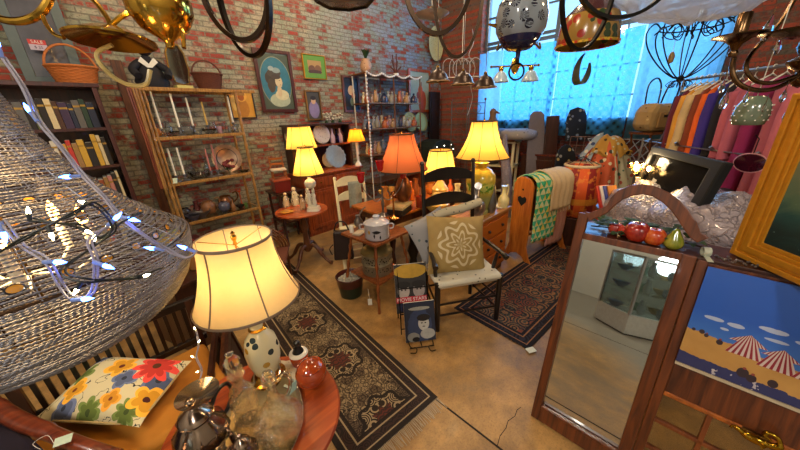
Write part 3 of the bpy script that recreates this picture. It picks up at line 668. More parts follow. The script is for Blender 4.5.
lady=paint_mat('lady_portrait_print',layered('#46523f',[(0,.0,.225,.32,'#8a8a6a',0),(0,.0,.215,.31,'#2c6f80',0),(.02,-.24,.15,.09,'#a8b090',.3),(.06,-.17,.10,.07,'#cfc79a',.3),(.03,-.12,.035,.07,'#cdb78c',.1),(-.04,.045,.115,.105,'#3e3324',.5),(-.075,-.05,.055,.09,'#4a3c28',.6),(-.02,.11,.10,.05,'#4a4030',.6),(.02,.15,.06,.035,'#8a9a92',.9),(-.05,.17,.04,.03,'#9aa8a0',.9),(.035,.005,.052,.075,'#d2bd8e',.1),(.075,-.005,.014,.014,'#d2bd8e',.1),(.0,.065,.07,.03,'#46382a',.4),(.05,.02,.009,.004,'#3a2a20',0),(.055,-.035,.012,.004,'#9a5a4a',0),(.045,-.055,.03,.012,'#c8b184',.2),(-.1,.37,.13,.022,'#7d8c84',1.4),(.1,.37,.13,.022,'#8c9890',1.4)]))
wallpic('oval_portrait_print','large dark red framed antique print of a woman in a teal oval','' or (251,47),(298,112),.045,wood('frame_mahogany','#2c0f0a','#5d2114'),lady)
wallpic('matted_photograph','small framed brown photograph in a wide bright green mat','' or (301,53),(327,80),.012,GOLD,paint_mat('brown_photo',layered('#b08a4c',[(-.05,-.03,.06,.05,'#6b4322',.6),(.06,-.03,.06,.06,'#7a5128',.6),(0,-.07,.12,.03,'#4a2c14',.5)])),.07,mat('green_mat','#5f8f3c',.8))
wallpic('small_portrait','small gilt framed portrait of a figure in pale purple dress under the green matted photograph','' or (304,90),(323,120),.022,wood('gilt_brown','#5b3c14','#9b7030'),paint_mat('small_portrait_art',layered('#4a4438',[(0,-.06,.09,.13,'#8a7aa0',.4),(0,.07,.04,.05,'#c9a27c',.1),(0,.11,.05,.03,'#2b2018',.3)])))
wallpic('yellow_portrait','yellow poster of a figure with halo in thin black frame beside the bamboo shelf','' or (226,89),(257,118),.012,BLK,paint_mat('yellow_poster',layered('#d79a30',[(.0,-.05,.08,.12,'#b87820',.5),(.0,.1,.075,.07,'#e8ac3c',.0),(0,.09,.04,.05,'#a85c1c',.3),(-.1,.02,.03,.1,'#e6bc62',.5)])))
wallpic('horse_painting','orange-brown framed painting of a chestnut horse head beside the three bell lamps','' or (408,68),(430,112),.05,wood('frame_orange','#7a2d10','#b9551f'),paint_mat('horse_art',layered('#9fb0a0',[(.08,-.2,.13,.22,'#a8482a',.3),(.02,.0,.075,.12,'#b9552f',.2),(-.06,-.08,.05,.07,'#8e3a22',.2),(.05,.14,.015,.05,'#7a3420',0),(.0,.13,.015,.05,'#7a3420',0),(.0,-.05,.012,.08,'#e8dccb',.3)])))
wallpic('flower_painting','dark still life of pale flowers in wooden frame left of the china case','' or (341,75),(361,112),.035,W_mid,paint_mat('flower_art',layered('#141110',[(.0,.06,.07,.08,'#c9a982',.9),(.04,-.02,.04,.05,'#b9735a',.9),(0,-.12,.04,.07,'#5a6a5a',.3)])))
t=T('oval_platter','oval cream platter with green speckled pattern hanging high on the brick wall','platter',pY(435,44,4.44)); 
M().at((0,0,0),rx=R(90)).lathe([(0,.0),(.16,.0),(.2,.02),(.245,.03),(.25,.036),(.2,.03),(.15,.014),(0,.012)],40,sx=1.0,sy=1.3).obj('dish',spots('platter_glaze','#c3c79c','#5a6a44','#7d8a5a',26,.25,0,.3),t,60)
# ================================================================ bookcase
WBC=wood('bookcase_wood','#2c0e0a','#4f1c14',.4)
bx0,bx1,by=-1.0,.17,4.08
t=T('bookcase','tall dark red bookcase full of old books against the brick wall at far left','bookcase',(bx0,by,0)); W=bx1-bx0; D=.34
M().box((.018,D/2,1.06),(.036,D,2.12)).obj('side_panel',WBC,t,0,bev=.003); M().box((W-.018,D/2,1.06),(.036,D,2.12)).obj('side_panel',WBC,t,0,bev=.003)
M().box((W/2,D/2,2.12),(W+.04,D+.03,.035)).obj('top_board',WBC,t,0,bev=.004); M().box((W/2,D-.008,1.06),(W,.012,2.1)).obj('back_panel',WBC,t,0)
SHZ=[1.755,1.405,1.02,.62,.2]
for z in SHZ: M().box((W/2,D/2,z-.012),(W-.07,D-.02,.026)).obj('shelf',WBC,t,0)
CN={'black':'#241d18','dark brown':'#4a2e1c','cream':'#cdb98c','red':'#b8342a','ochre':'#cc9028','yellow':'#c79a32','tan':'#96703f','olive':'#5b5c30','dark green':'#22382a','grey':'#5e5a55','navy':'#20263a','rust':'#8a4220','maroon':'#4a1618','white':'#cfc5ae','pink':'#b8786c','purple':'#3c2a44'}
used=set()
def book(x,y,z,w,h,d,col,label,group,lean=0,flat=False):
    t=T('book',label,'book',(x,y,z),0,group,ry=lean); cm=mat('cloth_'+col.replace(' ','_'),CN[col],.7,var=.15,scale=60)
    if flat: M().box((0,0,w/2),(d,h,w)).obj('cover',cm,t,0); return t
    M().box((w/2,d/2,h/2),(w,d,h)).obj('cover',cm,t,0,bev=.002); M().box((w/2,d/2+.002,h/2),(w*.8,d-.004,h+.001)).obj('pages',PAP,t,0)
    bnd=mat('spine_gilt','#a8823a',.4,.6); M().box((w/2,-.0007,h*.78),(w*.96,.0015,.016)).obj('spine_label',bnd,t,0)
    return t
def shelf_books(y,z,xs,seq,group,where,gap=.003,maxx=9,depth=.2):
    x=xs; prev='side board'
    for i,(col,w,h) in enumerate(seq):
        nxt=seq[i+1][0]+' book' if i+1<len(seq) else 'shelf end'
        if x+w>maxx: break
        tall='tall' if h>.25 else 'short' if h<.2 else 'mid height'
        thick='thick' if w>.038 else 'slim' if w<.026 else 'standard'
        lab=f"{tall} {thick} {col} book {where}, between {prev} and {nxt}"
        if lab in used: lab=f"{tall} {thick} {col} book {where}, further right between {prev} and {nxt}"
        used.add(lab)
        book(x,y,z,w,h,depth,col,lab,group); x+=w+gap; prev=col+' book'
    return x
shelf_books(by+.03,SHZ[0],-.42,[('tan',.04,.2),('grey',.05,.22),('black',.03,.24),('olive',.045,.2),('black',.04,.25),('cream',.04,.25),('dark brown',.03,.23),('purple',.055,.22),('navy',.03,.21),('grey',.045,.24),('dark green',.035,.25),('navy',.05,.22),('black',.035,.2)],'books on the top bookcase shelf','on top shelf',maxx=.12)
shelf_books(by+.03,SHZ[1],-.36,[('black',.03,.24),('cream',.03,.24),('tan',.025,.22),('white',.035,.25),('dark brown',.03,.2),('ochre',.02,.22),('red',.03,.25),('tan',.035,.22),('yellow',.045,.25),('black',.05,.22),('yellow',.035,.29),('cream',.025,.28),('black',.03,.26),('dark green',.045,.28)],'books on the second bookcase shelf','on second shelf',maxx=.12)
shelf_books(by+.03,SHZ[2],-.36,[('ochre',.05,.2),('tan',.03,.22),('black',.045,.2),('navy',.045,.19),('black',.04,.21),('navy',.035,.2),('rust',.03,.26),('rust',.04,.25),('tan',.03,.27),('pink',.03,.28),('black',.03,.3),('cream',.02,.32),('pink',.035,.3)],'books on the third bookcase shelf','on third shelf',maxx=.13)
shelf_books(by+.03,SHZ[3],-.3,[('maroon',.04,.22),('rust',.03,.25),('black',.05,.2),('tan',.03,.24),('red',.04,.21),('dark brown',.05,.23),('cream',.03,.25),('black',.04,.22)],'books on the lowest bookcase shelf','on low shelf',maxx=.13)
# ================================================================ baskets
def basket(name,label,loc,ra,rb,h,m,hh=.2,rz=0,sy=.75,lean=0):
    t=T(name,label,'basket',loc,rz); g=M(); n=40; rows=int(h/.011)
    for k in range(rows):
        u=k/(rows-1); r=rb+(ra-rb)*u
        q=[(r*(1+.02*math.sin(a*14+PI*k))*math.cos(a),sy*r*(1+.02*math.sin(a*14+PI*k))*math.sin(a),.006+u*(h-.008)) for a in [2*PI*i/56 for i in range(56)]]
        g.tube(q,.0065,5,True)
    g.lathe([(0,.004),(rb,.004),(rb,.01),(0,.01)],24,sy=sy); g.obj('woven_body',m,t,70)
    M().tube([(ra*1.03*math.cos(a),sy*ra*1.03*math.sin(a),h) for a in [2*PI*i/40 for i in range(40)]],.011,6,True).obj('rim',m,t)
    if hh: M().tube([(ra*math.cos(a),0,h-.02+hh*math.sin(a)) for a in [PI*i/20 for i in range(21)]],.009,6).obj('handle',m,t)
    return t
p=pY(69,84,4.2); basket('wicker_basket','orange-tan wicker basket with hoop handle on top of the bookcase',(p.x+.06,4.22,2.14),.165,.13,.14,mat('wicker_orange','#b8682a',.7,var=.35,scale=60,bump=.5),.2)
p=pY(210,87,4.22); basket('wicker_basket','dark red-brown wicker basket with thin handle on top of the bamboo shelf',(p.x,4.22,2.12),.15,.11,.17,WICKd,.16)
# framed glass with SALE tag leaning on top of the bookcase
ag=NT('cloudy_old_glass'); v=ag.co(); nz=ag.noise(v,4,5); AG=ag.done(ag.bsdf(Base_Color=ag.mix(nz.outputs[0],'#20242a','#6c6a70'),Roughness=.22,Coat_Weight=.5))
tl,br=pY(-8,-40,4.3),pY(78,56,4.3)
t=T('framed_glass','large grey metal framed cloudy glass panel with red sale tag above the bookcase','glass panel',((tl.x+br.x)/2-.05,4.33,2.14),0,rx=R(-4)); w=abs(br.x-tl.x)+.1; 
M().band([(-w/2,0),(w/2,0),(w/2,1.3),(-w/2,1.3)],[(-w/2+.07,.06),(w/2-.07,.06),(w/2-.07,1.23),(-w/2+.07,1.23)],.03,'y',True).obj('frame',mat('grey_tin_frame','#4e5754',.5,.3),t,0,bev=.003); M().box((0,0,.65),(w-.12,.008,1.2)).obj('glass_pane',AG,t,0)
q=T('sale_tag','small tag reading SALE, red above and white below, stuck on the cloudy glass panel','tag',pY(38,45,4.29)+Vector((0,-.02,0)))
q.scale=(.62,.62,.62)
M().box((0,0,.03),(.17,.002,.06)).obj('red_field',mat('tag_red','#b5322e',.7),q,0); M().box((0,0,-.035),(.17,.002,.07)).obj('white_field',mat('tag_white_lilac','#b6a8b4',.7),q,0)
text('lettering','SALE',.055,PAP,q,(0,-.002,.03),(PI/2,0,0)); text('lettering','$ 25',.045,mat('ink','#2a1c2c',.8),q,(0,-.002,-.035),(PI/2,0,0))
# ================================================================ bamboo etagere
ex0,ex1,ey=.46,1.34,4.02; eD=.36; SZ=[2.1,1.62,1.13,.66,.2]
t=T('bamboo_shelf','tall bamboo etagere with glass shelves full of glassware against the brick wall','shelf',(ex0,ey,0)); W=ex1-ex0
def bamboo(g,a,b,r=.017):
    a=Vector(a);b=Vector(b);n=max(2,int((b-a).length/.12)); P=[];Q=[]
    for i in range(n+1):
        p=a.lerp(b,i/n)
        for dz,rr in ((-.012,r),(0,r*1.25),(.012,r)):
            q=p+(b-a).normalized()*dz; P.append(q);Q.append(rr)
    g.tube(P,Q,8)
for x in (0,W):
    for y in (0,eD):
        g=M(); bamboo(g,(x,y,0),(x,y,2.1)); 
        if x==0: bamboo(g,(x+.035,y,0),(x+.035,y,2.1),.012)
        g.obj('post',W_rat,t,50)
for z in SZ:
    g=M(); L=W+ (.24 if z==2.1 else .02)
    for y in (0,eD): g.box((L/2-.01,y,z),(L,.022,.035))
    for x in (0,W): g.box((x,eD/2,z),(.022,eD,.03))
    g.obj('rail',W_rat,t,0,bev=.004); M().box((W/2,eD/2,z+.014),(W-.02,eD,.006)).obj('glass_shelf',GLt,t,0)
# red bundle of twisted vines / reeds on the left post
t=T('reed_bundle','reddish bundle of long bamboo reeds tied to the left end of the bamboo shelf','reeds',(ex0-.06,ey-.07,1.12))
for k in range(9):
    a=random.uniform(0,6.28); r=.03*math.sqrt(random.random()); M().tube([(r*math.cos(a),r*math.sin(a),0),(r*.8*math.cos(a+.5),r*.8*math.sin(a+.5),.5),(r*1.5*math.cos(a),r*1.5*math.sin(a),.98)],.009,6).obj('reed',wood('red_reed','#5a1c0e','#9a4a20',.4) if k%3 else W_rat,t,50)
# ---- glassware
def shell(pr,th=.003): return [(0,pr[0][1])]+pr+[(max(r-th,.001),z+(th if i==0 else 0)) for i,(r,z) in enumerate(pr)][::-1]+[(0,pr[0][1]+th)]
KG={
'goblet':[(.03,0),(.031,.003),(.006,.008),(.005,.06),(.02,.075),(.03,.1),(.03,.13)],
'tumbler':[(.03,0),(.034,.003),(.037,.1)],
'bowl':[(.04,0),(.045,.01),(.08,.04),(.1,.07)],
'pitcher':[(.045,0),(.06,.03),(.062,.09),(.04,.14),(.045,.17)],
'sherbet':[(.03,0),(.006,.008),(.006,.03),(.035,.05),(.045,.08)],
'vase':[(.03,0),(.04,.03),(.045,.08),(.02,.14),(.03,.18)],
'jar':[(.04,0),(.055,.02),(.058,.08),(.04,.1),(.042,.11)],
'globe':[(.03,0),(.055,.03),(.062,.06),(.05,.1),(.03,.115)],
'bottle':[(.03,0),(.033,.005),(.033,.09),(.012,.13),(.011,.18),(.014,.185)]}
def vessel(kind,label,loc,m,group=None,s=1,rz=0,handle=False,name=None):
    t=T(name or {'globe':'glass_globe'}.get(kind,kind),label,kind if kind!='globe' else 'vase',loc,rz,group,sc=s)
    M().lathe(shell(KG[kind]),18,cap=False).obj('body',m,t,60)
    if handle or kind=='pitcher': M().tube(spline([(.058,0,.12),(.09,0,.125),(.095,0,.08),(.06,0,.045)],5),.006,6).obj('handle',m,t)
    return t
def candlestick(label,loc,h,m,cl=.2,group=None,name='candlestick',s=1,cm=None):
    t=T(name,label,'candlestick',loc,0,group,sc=s)
    M().lathe([(0,0),(.045,0),(.046,.006),(.02,.014),(.009,.025),(.012,.04),(.007,.05),(.007,h*.6),(.012,h*.65),(.007,h*.7),(.008,h-.03),(.02,h-.018),(.02,h),(0,h)],18).obj('holder',m,t,50)
    if cl: M().lathe([(.0,h-.01),(.0105,h-.01),(.009,h+cl-.01),(.003,h+cl),(0,h+cl)],10).obj('candle',cm or WX,t,50)
    return t
CG=GLt; G2=glass('pressed_glass','#e9ecf0',.08)
PEW=mat('pewter','#8e8c8c',.3,.9)
def shx(px,py,z,dy=.15): p=pY(px,py,ey+dy); return Vector((p.x,ey+dy,z+.018))
# shelf 1.62
z=SZ[1]; grp='glassware on the upper bamboo shelf'
for px,dy,h,c,l in ((165,.1,.09,.36,'leftmost'),(183,.08,.09,.34,'second'),(197,.2,.1,.3,'third'),(211,.22,.1,.26,'fourth'),(237,.2,.12,.3,'rightmost')):
    candlestick(f'{l} tall white taper candle in low holder on the upper bamboo shelf',shx(px,140,z,dy),h,PEW if l!='leftmost' else GL,c,'taper candles on the upper bamboo shelf',cm=WX if l!='fourth' else mat('candle_ochre','#c9a04a',.5))
for px,dy,k,m,s,l in ((160,.2,'jar',mat('amber_ball_glass','#b8702a',.15,coat=.5),.8,'amber glass jar behind leftmost candle on the upper bamboo shelf'),(178,.22,'bowl',G2,.7,'low cut glass bowl between the first two taper candles'),(190,.1,'globe',G2,1.1,'round clear glass globe vase between the second and third candles'),(203,.1,'sherbet',G2,.9,'small footed sherbet glass right of the round globe vase'),(212,.08,'bowl',G2,.8,'wide cut glass bowl in the middle of the upper bamboo shelf'),(222,.12,'tumbler',mat('pink_lustre_glass','#b08a94',.2,coat=.5),.8,'pinkish tumbler right of the wide cut glass bowl'),(228,.2,'goblet',G2,.9,'stemmed goblet behind the pinkish tumbler'),(233,.07,'tumbler',G2,.8,'clear straight tumbler near the right front of the upper bamboo shelf'),(240,.1,'goblet',G2,.8,'stemmed goblet at the right end of the upper bamboo shelf'),(216,.25,'pitcher',G2,.8,'small clear pitcher at the back of the upper bamboo shelf'),(172,.28,'vase',G2,.9,'clear vase at the back left of the upper bamboo shelf')):
    vessel(k,l,shx(px,140,z,dy),m,grp,s)
# shelf 1.13
z=SZ[2]; grp='glassware on the middle bamboo shelf'
for px,dy,c,l,cm in ((177,.08,.3,'left white taper on the middle bamboo shelf, by the tag',WX),(186,.1,.3,'right white taper on the middle bamboo shelf, by the glass tray',WX),(213,.1,.26,'left rose taper candle on the middle bamboo shelf','p'),(220,.12,.3,'right rose taper candle beside the red flowers','p')):
    candlestick(l,shx(px,180,z,dy),.07,PEW,c,'taper candles on the middle bamboo shelf',cm=mat('rose_wax','#b0685c',.5) if cm=='p' else cm)
t=T('glass_basket','oval cut glass basket with tall hoop handle on the middle bamboo shelf','basket',shx(201,178,z,.14)); M().lathe(shell([(.06,0),(.08,.02),(.12,.08)]),24,cap=False,sy=.7,lobes=10,amp=.04).obj('bowl',G2,t,60); M().tube([(.11*math.cos(a),0,.07+.24*math.sin(a)) for a in [PI*i/16 for i in range(17)]],.006,6).obj('handle',G2,t)
t=T('price_tag','pale green price tag on the middle bamboo shelf beside the left taper','tag',shx(176,188,z,.0)+Vector((0,-.02,0)),R(-30),rx=R(-25)); M().box((0,0,.03),(.05,.002,.06)).obj('card',TAGM,t,0)
t=T('silver_plate','large round silver plate with ring border standing behind the red flowers','plate',shx(230,172,z,.3)+Vector((0,0,.17)),0,rx=R(78)); M().lathe([(0,0),(.1,.0),(.12,.01),(.17,.016),(.175,.02),(.12,.016),(.1,.006),(0,.006)],36).obj('dish',mat('copper_silver','#a88a72',.3,.8),t,60); M().tube(arc((0,0,.018),.12,0,2*PI,40,'xy'),.004,6,True).obj('dark_ring',BLK,t)
t=T('flower_arrangement','dark red artificial flowers with green leaves on the middle bamboo shelf','flowers',shx(231,178,z,.12))
for k in range(11):
    a=k*2.4; r=.02+.05*((k*.37)%1); x,y,h=r*math.cos(a),r*math.sin(a)*.7,.08+.09*((k*.61)%1); g=M().tube([(0,0,0),(x,y,h)],.002,4).obj('stem',LEAF,t); M().ball((x,y,h),.026,10,6,(1,1,.8)).obj('bloom',spots('bloom_red','#6a2020','#a04038','#3a1014',70,.7),t)
for k in range(8):
    a=k*.8; M().grid(lambda u,v:((.02+.07*u)*math.cos(a)-(v-.5)*.03*math.sin(PI*u)*math.sin(a),(.02+.07*u)*math.sin(a)+(v-.5)*.03*math.sin(PI*u)*math.cos(a),.03+.05*math.sin(u*2.5)),4,2).obj('leaf',LEAF,t)
t=T('glass_dish','small clear relish dish at the right end of the middle bamboo shelf','dish',shx(244,170,z,.08)); M().lathe(shell([(.04,0),(.07,.03)]),16,cap=False,sy=.6).obj('bowl',G2,t,60)
vessel('pitcher','shadowy clear pitcher at the left back of the middle bamboo shelf',shx(192,178,z,.28),G2,grp,.9)
vessel('bottle','clear cruet bottle between the rose tapers and the glass basket',shx(209,178,z,.25),G2,grp)
# shelf .66
z=SZ[3]; grp='pottery on the lower bamboo shelf'
brown=mat('copper_lustre','#7a4a24',.2,.5,var=.3); tan=mat('tan_pottery','#8a5a34',.5,var=.3); dk=mat('dark_pottery','#2b2320',.25,coat=.4); bl=mat('blue_grey_pottery','#4c4c5c',.25,coat=.4)
for px,dy,k,m,s,l in ((178,.1,'tumbler',dk,.9,'black mug at the left end of the lower bamboo shelf'),(183,.25,'jar',dk,1.1,'black lidded jar behind the black mug'),(190,.08,'bowl',bl,.9,'grey blue bowl near the left front of the lower bamboo shelf'),(198,.12,'bowl',PEW,1.2,'wide pewter bowl in front of the tan face jug'),(208,.22,'jar',tan,1.45,'tan pottery face jug in the middle of the lower bamboo shelf'),(196,.26,'vase',mat('maroon_glaze','#5a2222',.25,coat=.4),1.0,'maroon vase left of the tan face jug'),(224,.14,'globe',bl,1.15,'round dark blue pot in front of the copper lustre jug'),(227,.26,'jar',brown,1.6,'copper lustre jug with black neck on the lower bamboo shelf'),(233,.08,'bottle',mat('amber_bottle','#8a5a30',.2,coat=.5),.8,'small amber bottle right of the round dark blue pot'),(240,.15,'bowl',dk,.6,'small black bowl toward the right of the lower bamboo shelf'),(246,.12,'tumbler',mat('green_cup','#5a7a3c',.3),.6,'tiny green cup at the right end of the lower bamboo shelf')):
    vessel(k,l,shx(px,205,z,dy),m,grp,s,handle=k=='jar')
candlestick('orange candlestick leaning near the right end of the lower bamboo shelf',shx(241,200,z,.22),.22,mat('orange_enamel','#b8461c',.3),.0)
# shelf .2: baskets
basket('oval_basket','round coiled tan basket on the floor level behind the foreground lamp',(.95,3.75,0),.24,.18,.2,WICK,.0,sy=1)
# ---- doll, mirror and clock on top of etagere
t=T('black_doll','black cloth figure with white collar and bow seated on top of the bamboo shelf','doll',(.62,4.2,2.12))
M().lathe([(0,0),(.13,0),(.15,.06),(.11,.16),(.06,.25),(.035,.3),(0,.31)],18,sy=.8).tube(spline([(-.06,-.03,.24),(-.14,-.06,.17),(-.12,-.13,.1)],4),.035,8).tube(spline([(.06,-.03,.24),(.14,-.06,.17),(.12,-.13,.1)],4),.035,8).obj('body',mat('black_cloth','#100d14',.8),t,60)
M().ball((0,0,.37),.07,14,10).obj('head',mat('black_cloth','#100d14',.8),t); M().band([(-.08,.24),(0,.17),(.08,.24)],[(-.05,.28),(0,.22),(.05,.28)],.01,'y',c=(0,-.07,0)).obj('collar',PAP,t,0); M().lathe([(0,.4),(.12,.4),(.06,.43),(.05,.48),(0,.49)],16).obj('hat',mat('black_cloth','#100d14',.8),t)
M().box((-.03,-.066,.38),(.012,.004,.01)).box((.03,-.066,.38),(.012,.004,.01)).obj('eyes',PAP,t)
t=T('dressing_mirror','small shield-shaped standing mirror with pale wooden foot on top of the bamboo shelf','mirror',(.88,4.2,2.12),R(10)); o=[(.0,.04),(.07,.06),(.1,.2),(.09,.36),(.05,.44),(0,.46),(-.05,.44),(-.09,.36),(-.1,.2),(-.07,.06)]
M().prism([(a*.88,b*.94+.012) for a,b in o],.008,'y').obj('mirror_glass',mat('mirror_grey','#a8b0a8',.06,1),t,0); M().band(o,[(a*.88,b*.94+.012) for a,b in o],.02,'y',True).obj('frame',BRd,t,0); M().box((0,0,.02),(.16,.1,.035)).obj('foot',mat('pale_wood','#c0b060',.5),t,bev=.004)
# wooden strip behind doll
tag(put(M().box((0,0,1.2),(.09,.03,2.4)).obj('wood_plank',W_mid,None,0,bev=.003),(.40,4.46,0)),'brown upright board on the wall between the bookcase and the bamboo shelf','board')
# ================================================================ hutch with plates
hx0,hx1=2.02,3.12; hy=4.02
t=T('china_hutch','cherry wood hutch with plate shelves above a two-door cabinet on the brick wall','hutch',(hx0,hy,0)); W=hx1-hx0; D=.42
M().box((W/2,D/2,.5),(W,D,.9)).box((W/2,D/2,.03),(W+.02,D-.04,.06)).obj('cabinet_body',W_red,t,0,bev=.004); M().box((W/2,D/2-.01,.965),(W+.05,D+.05,.03)).obj('counter',W_red,t,0,bev=.006)
for x in (.02,W-.02): M().box((x,.3,1.32),(.035,.22,.7)).obj('side_panel',W_dark,t,0,bev=.003)
M().box((W/2,.405,1.32),(W,.012,.7)).obj('back_panel',W_dark,t,0); M().box((W/2,.29,1.68),(W+.05,.27,.03)).obj('cornice',W_dark,t,0,bev=.006); M().box((W/2,.3,1.36),(W-.05,.2,.022)).obj('shelf',W_red,t,0)
for x in (W*.26,W*.74):
    dr=M().box((x,-.006,.42),(W*.42,.02,.62)).band([(x-.2,.13),(x+.2,.13),(x+.2,.7),(x-.2,.7)],[(x-.15,.18),(x+.15,.18),(x+.15,.65),(x-.15,.65)],.03,'y',True,c=(0,-.012,0)).obj('door',W_red,t,0,bev=.002)
    M().ball((x+(.17 if x<W/2 else -.17),-.03,.45),.014,8,6).obj('knob',BRd,dr)
    dw=M().box((x,-.006,.84),(W*.42,.02,.14)).obj('drawer',W_red,t,0,bev=.004); M().ball((x,-.028,.84),.014,8,6).obj('knob',BRd,dw)
def plate(label,loc,r,m,rz=0,tilt=76,group=None,rim=None,sc=0):
    t=T('plate',label,'plate',loc,rz,group,rx=R(tilt)); M().lathe([(0,0),(r*.55,0),(r*.68,.008),(r*.98,.018),(r,.02),(r*.98,.022),(r*.66,.014),(0,.006)],32,lobes=sc,amp=.03 if sc else 0).obj('dish',m,t,60)
    if rim: M().tube(arc((0,0,.02),r*.98,0,2*PI,36,'xy'),.003,5,True).obj('rim_band',rim,t)
    return t
PG='plates on the hutch'
P1=spots('plate_tan_floral','#b59a74','#7a4a34','#5a6a4a',34,.25,0,.3); P2=spots('plate_blue_floral','#b8b4ae','#7a6a78','#8a4a4a',30,.25,0,.32); P3=mat('plate_amber','#c08a48',.2,coat=.5)
def hz(px,py,y=4.3): return pY(px,py,y)
plate('tan plate at the left end of the top hutch shelf, behind the rear lamp shade',(2.13,4.35,1.38+.13),.13,P1,0,78,PG)
plate('plain amber plate second from the left on the top hutch shelf',(2.36,4.35,1.38+.13),.13,P3,0,78,PG)
plate('grey lustre plate third from the left on the top hutch shelf',(2.60,4.35,1.38+.12),.12,mat('plate_grey','#8d8378',.25,coat=.5),0,78,PG)
plate('floral platter right of the lit shades on the top hutch shelf',(2.60,4.31,1.38+.15),.15,P2,0,80,PG)
plate('round tan plate on the hutch counter under the floral platter',(2.68,4.33,.985+.12),.12,P1,0,78,PG,P3)
plate('fluted amber plate on the hutch counter between tan plate and silver charger',(2.90,4.35,.985+.13),.13,P3,0,78,PG,sc=12)
p=pY(346,157,4.1); t=T('silver_charger','large scalloped silver charger plate leaning on the hutch counter','plate',(p.x-.18,4.14,.985+.19),0,PG,rx=R(72)); M().lathe([(0,0),(.11,0),(.14,.012),(.185,.02),(.15,.02),(0,.006)],48,lobes=16,amp=.05).obj('dish',mat('charger_pewter','#b0a088',.28,.85,var=.2,scale=30),t,60)
# vases with white flowers + cobalt bottles on the hutch top
cob=glass('cobalt_glass','#2a2cc8',.05); lil=mat('lilac_glass','#a89ab8',.15,coat=.5)
for k,(x,m,l,s) in enumerate(((2.80,lil,'pale lilac vase at the left of the bottles on the top hutch shelf',1.25),(2.88,cob,'deep cobalt blue bottle right of the pale lilac vase',1.2),(2.95,lil,'lilac bottle between the two cobalt blue bottles',1.25),(3.02,cob,'deep cobalt blue bottle right of the lilac bottle',1.1))):
    vessel('bottle',l,(x,4.3,1.372),m,'coloured bottles on the top hutch shelf',s)
for k,x in enumerate((2.72,2.84,2.98)):
    t=T('flower_spray','%s bunch of white flowers with dark leaves above the coloured bottles'%('left','middle','right')[k],'flowers',(x,4.3,1.695),0,'white flowers on the hutch')
    for j in range(9):
        a=j*2.4+k; r=.05*math.sqrt(j/9)+.01; q=(r*math.cos(a),r*math.sin(a),.05+.1*((j*.47+k*.2)%1)); M().tube([(0,0,0),q],.002,4).obj('stem',LEAF,t); M().ball(q,.018,8,5,(1.2,1.2,.7)).obj('bloom',mat('petal_white','#d8d0b8',.7),t)
    M().lathe([(0,0),(.03,0),(.03,.02),(0,.05)],8).obj('holder',LEAF,t)
# ================================================================ china case of metal posts
cx0,cx1,cy=3.42,4.78,4.08
t=T('display_etagere','tall open brass-railed etagere packed with china figurines in the brick corner','shelf',(cx0,cy,0)); W=cx1-cx0; D=.36
rs=mat('etagere_rose_brass','#8a5a3a',.35,.7)
for x in (0,W*.47,W):
    for y in (0,D): M().tube([(x,y,0),(x,y,2.46)],.012,8).obj('post',rs if x else mat('string_white','#c8c0b0',.5),t)
CZ=[2.44,1.98,1.55,1.1,.6]
for z in CZ: M().box((W/2,D/2,z),(W+.03,D+.02,.022)).obj('shelf',rs,t,0,bev=.003)
cols=[('white','#c9c4b8'),('tan','#a8845c'),('blue grey','#7c8694'),('rust','#a0522d'),('pale pink','#c09a8c'),('grey','#8a867c'),('cream','#cbb98e'),('dark blue','#2c3450')]
def figurine(label,loc,h,m,group=None,kind=0,rz=0,cat='figurine'):
    t=T('figurine',label,cat,loc,rz,group)
    M().lathe([(0,0),(h*.2,0),(h*.22,.01),(h*.19,h*.12),(h*.24,h*.3),(h*.12,h*.55),(h*.15,h*.64),(h*.07,h*.74),(0,h*.75)] if kind!=1 else [(0,0),(h*.3,0),(h*.34,h*.2),(h*.26,h*.5),(h*.1,h*.62),(0,h*.63)],12,sy=.8).tube([(-h*.12,0,h*.6),(-h*.2,-h*.08,h*.42),(-h*.1,-h*.14,h*.36)],h*.045,6).tube([(h*.12,0,h*.6),(h*.2,-h*.06,h*.44),(h*.12,-h*.12,h*.52)],h*.045,6).ball((0,0,h*.85 if kind!=1 else h*.72),h*.11,10,8).obj('body',m,t,60)
    return t
rnd=random.Random(3); kinds=['seated','standing','bent','tall','small']
pos=['far left','left','left of centre','centre','right of centre','right','far right']
for z,sh in ((CZ[1],'second'),(CZ[2],'third'),(CZ[3],'fourth')):
    k=0
    for i,pn in enumerate(pos):
        for row in (0,1):
            cn,cc=cols[(k*3+int(z*10))%8]; k+=1
            x=cx0+.08+i*(W-.16)/6+(row*.05); 
            m=spots('china_'+cn.replace(' ','_'),cc,'#efe8d8' if row else '#3a2a24','#a86a4a',30,.2,0,.42)
            lb=f"{cn} china {'figurine' if (k%3) else 'vase'} at the {pn} {'back' if row else 'front'} of the {sh} etagere shelf"
            if k%3: figurine(lb,(x,cy+.1+row*.15,z+.012),.16+.08*rnd.random(),m,'china on the corner etagere',k%2,rnd.uniform(-.5,.5))
            else: vessel('vase',lb,(x,cy+.1+row*.15,z+.012),m,'china on the corner etagere',.9+.4*rnd.random())
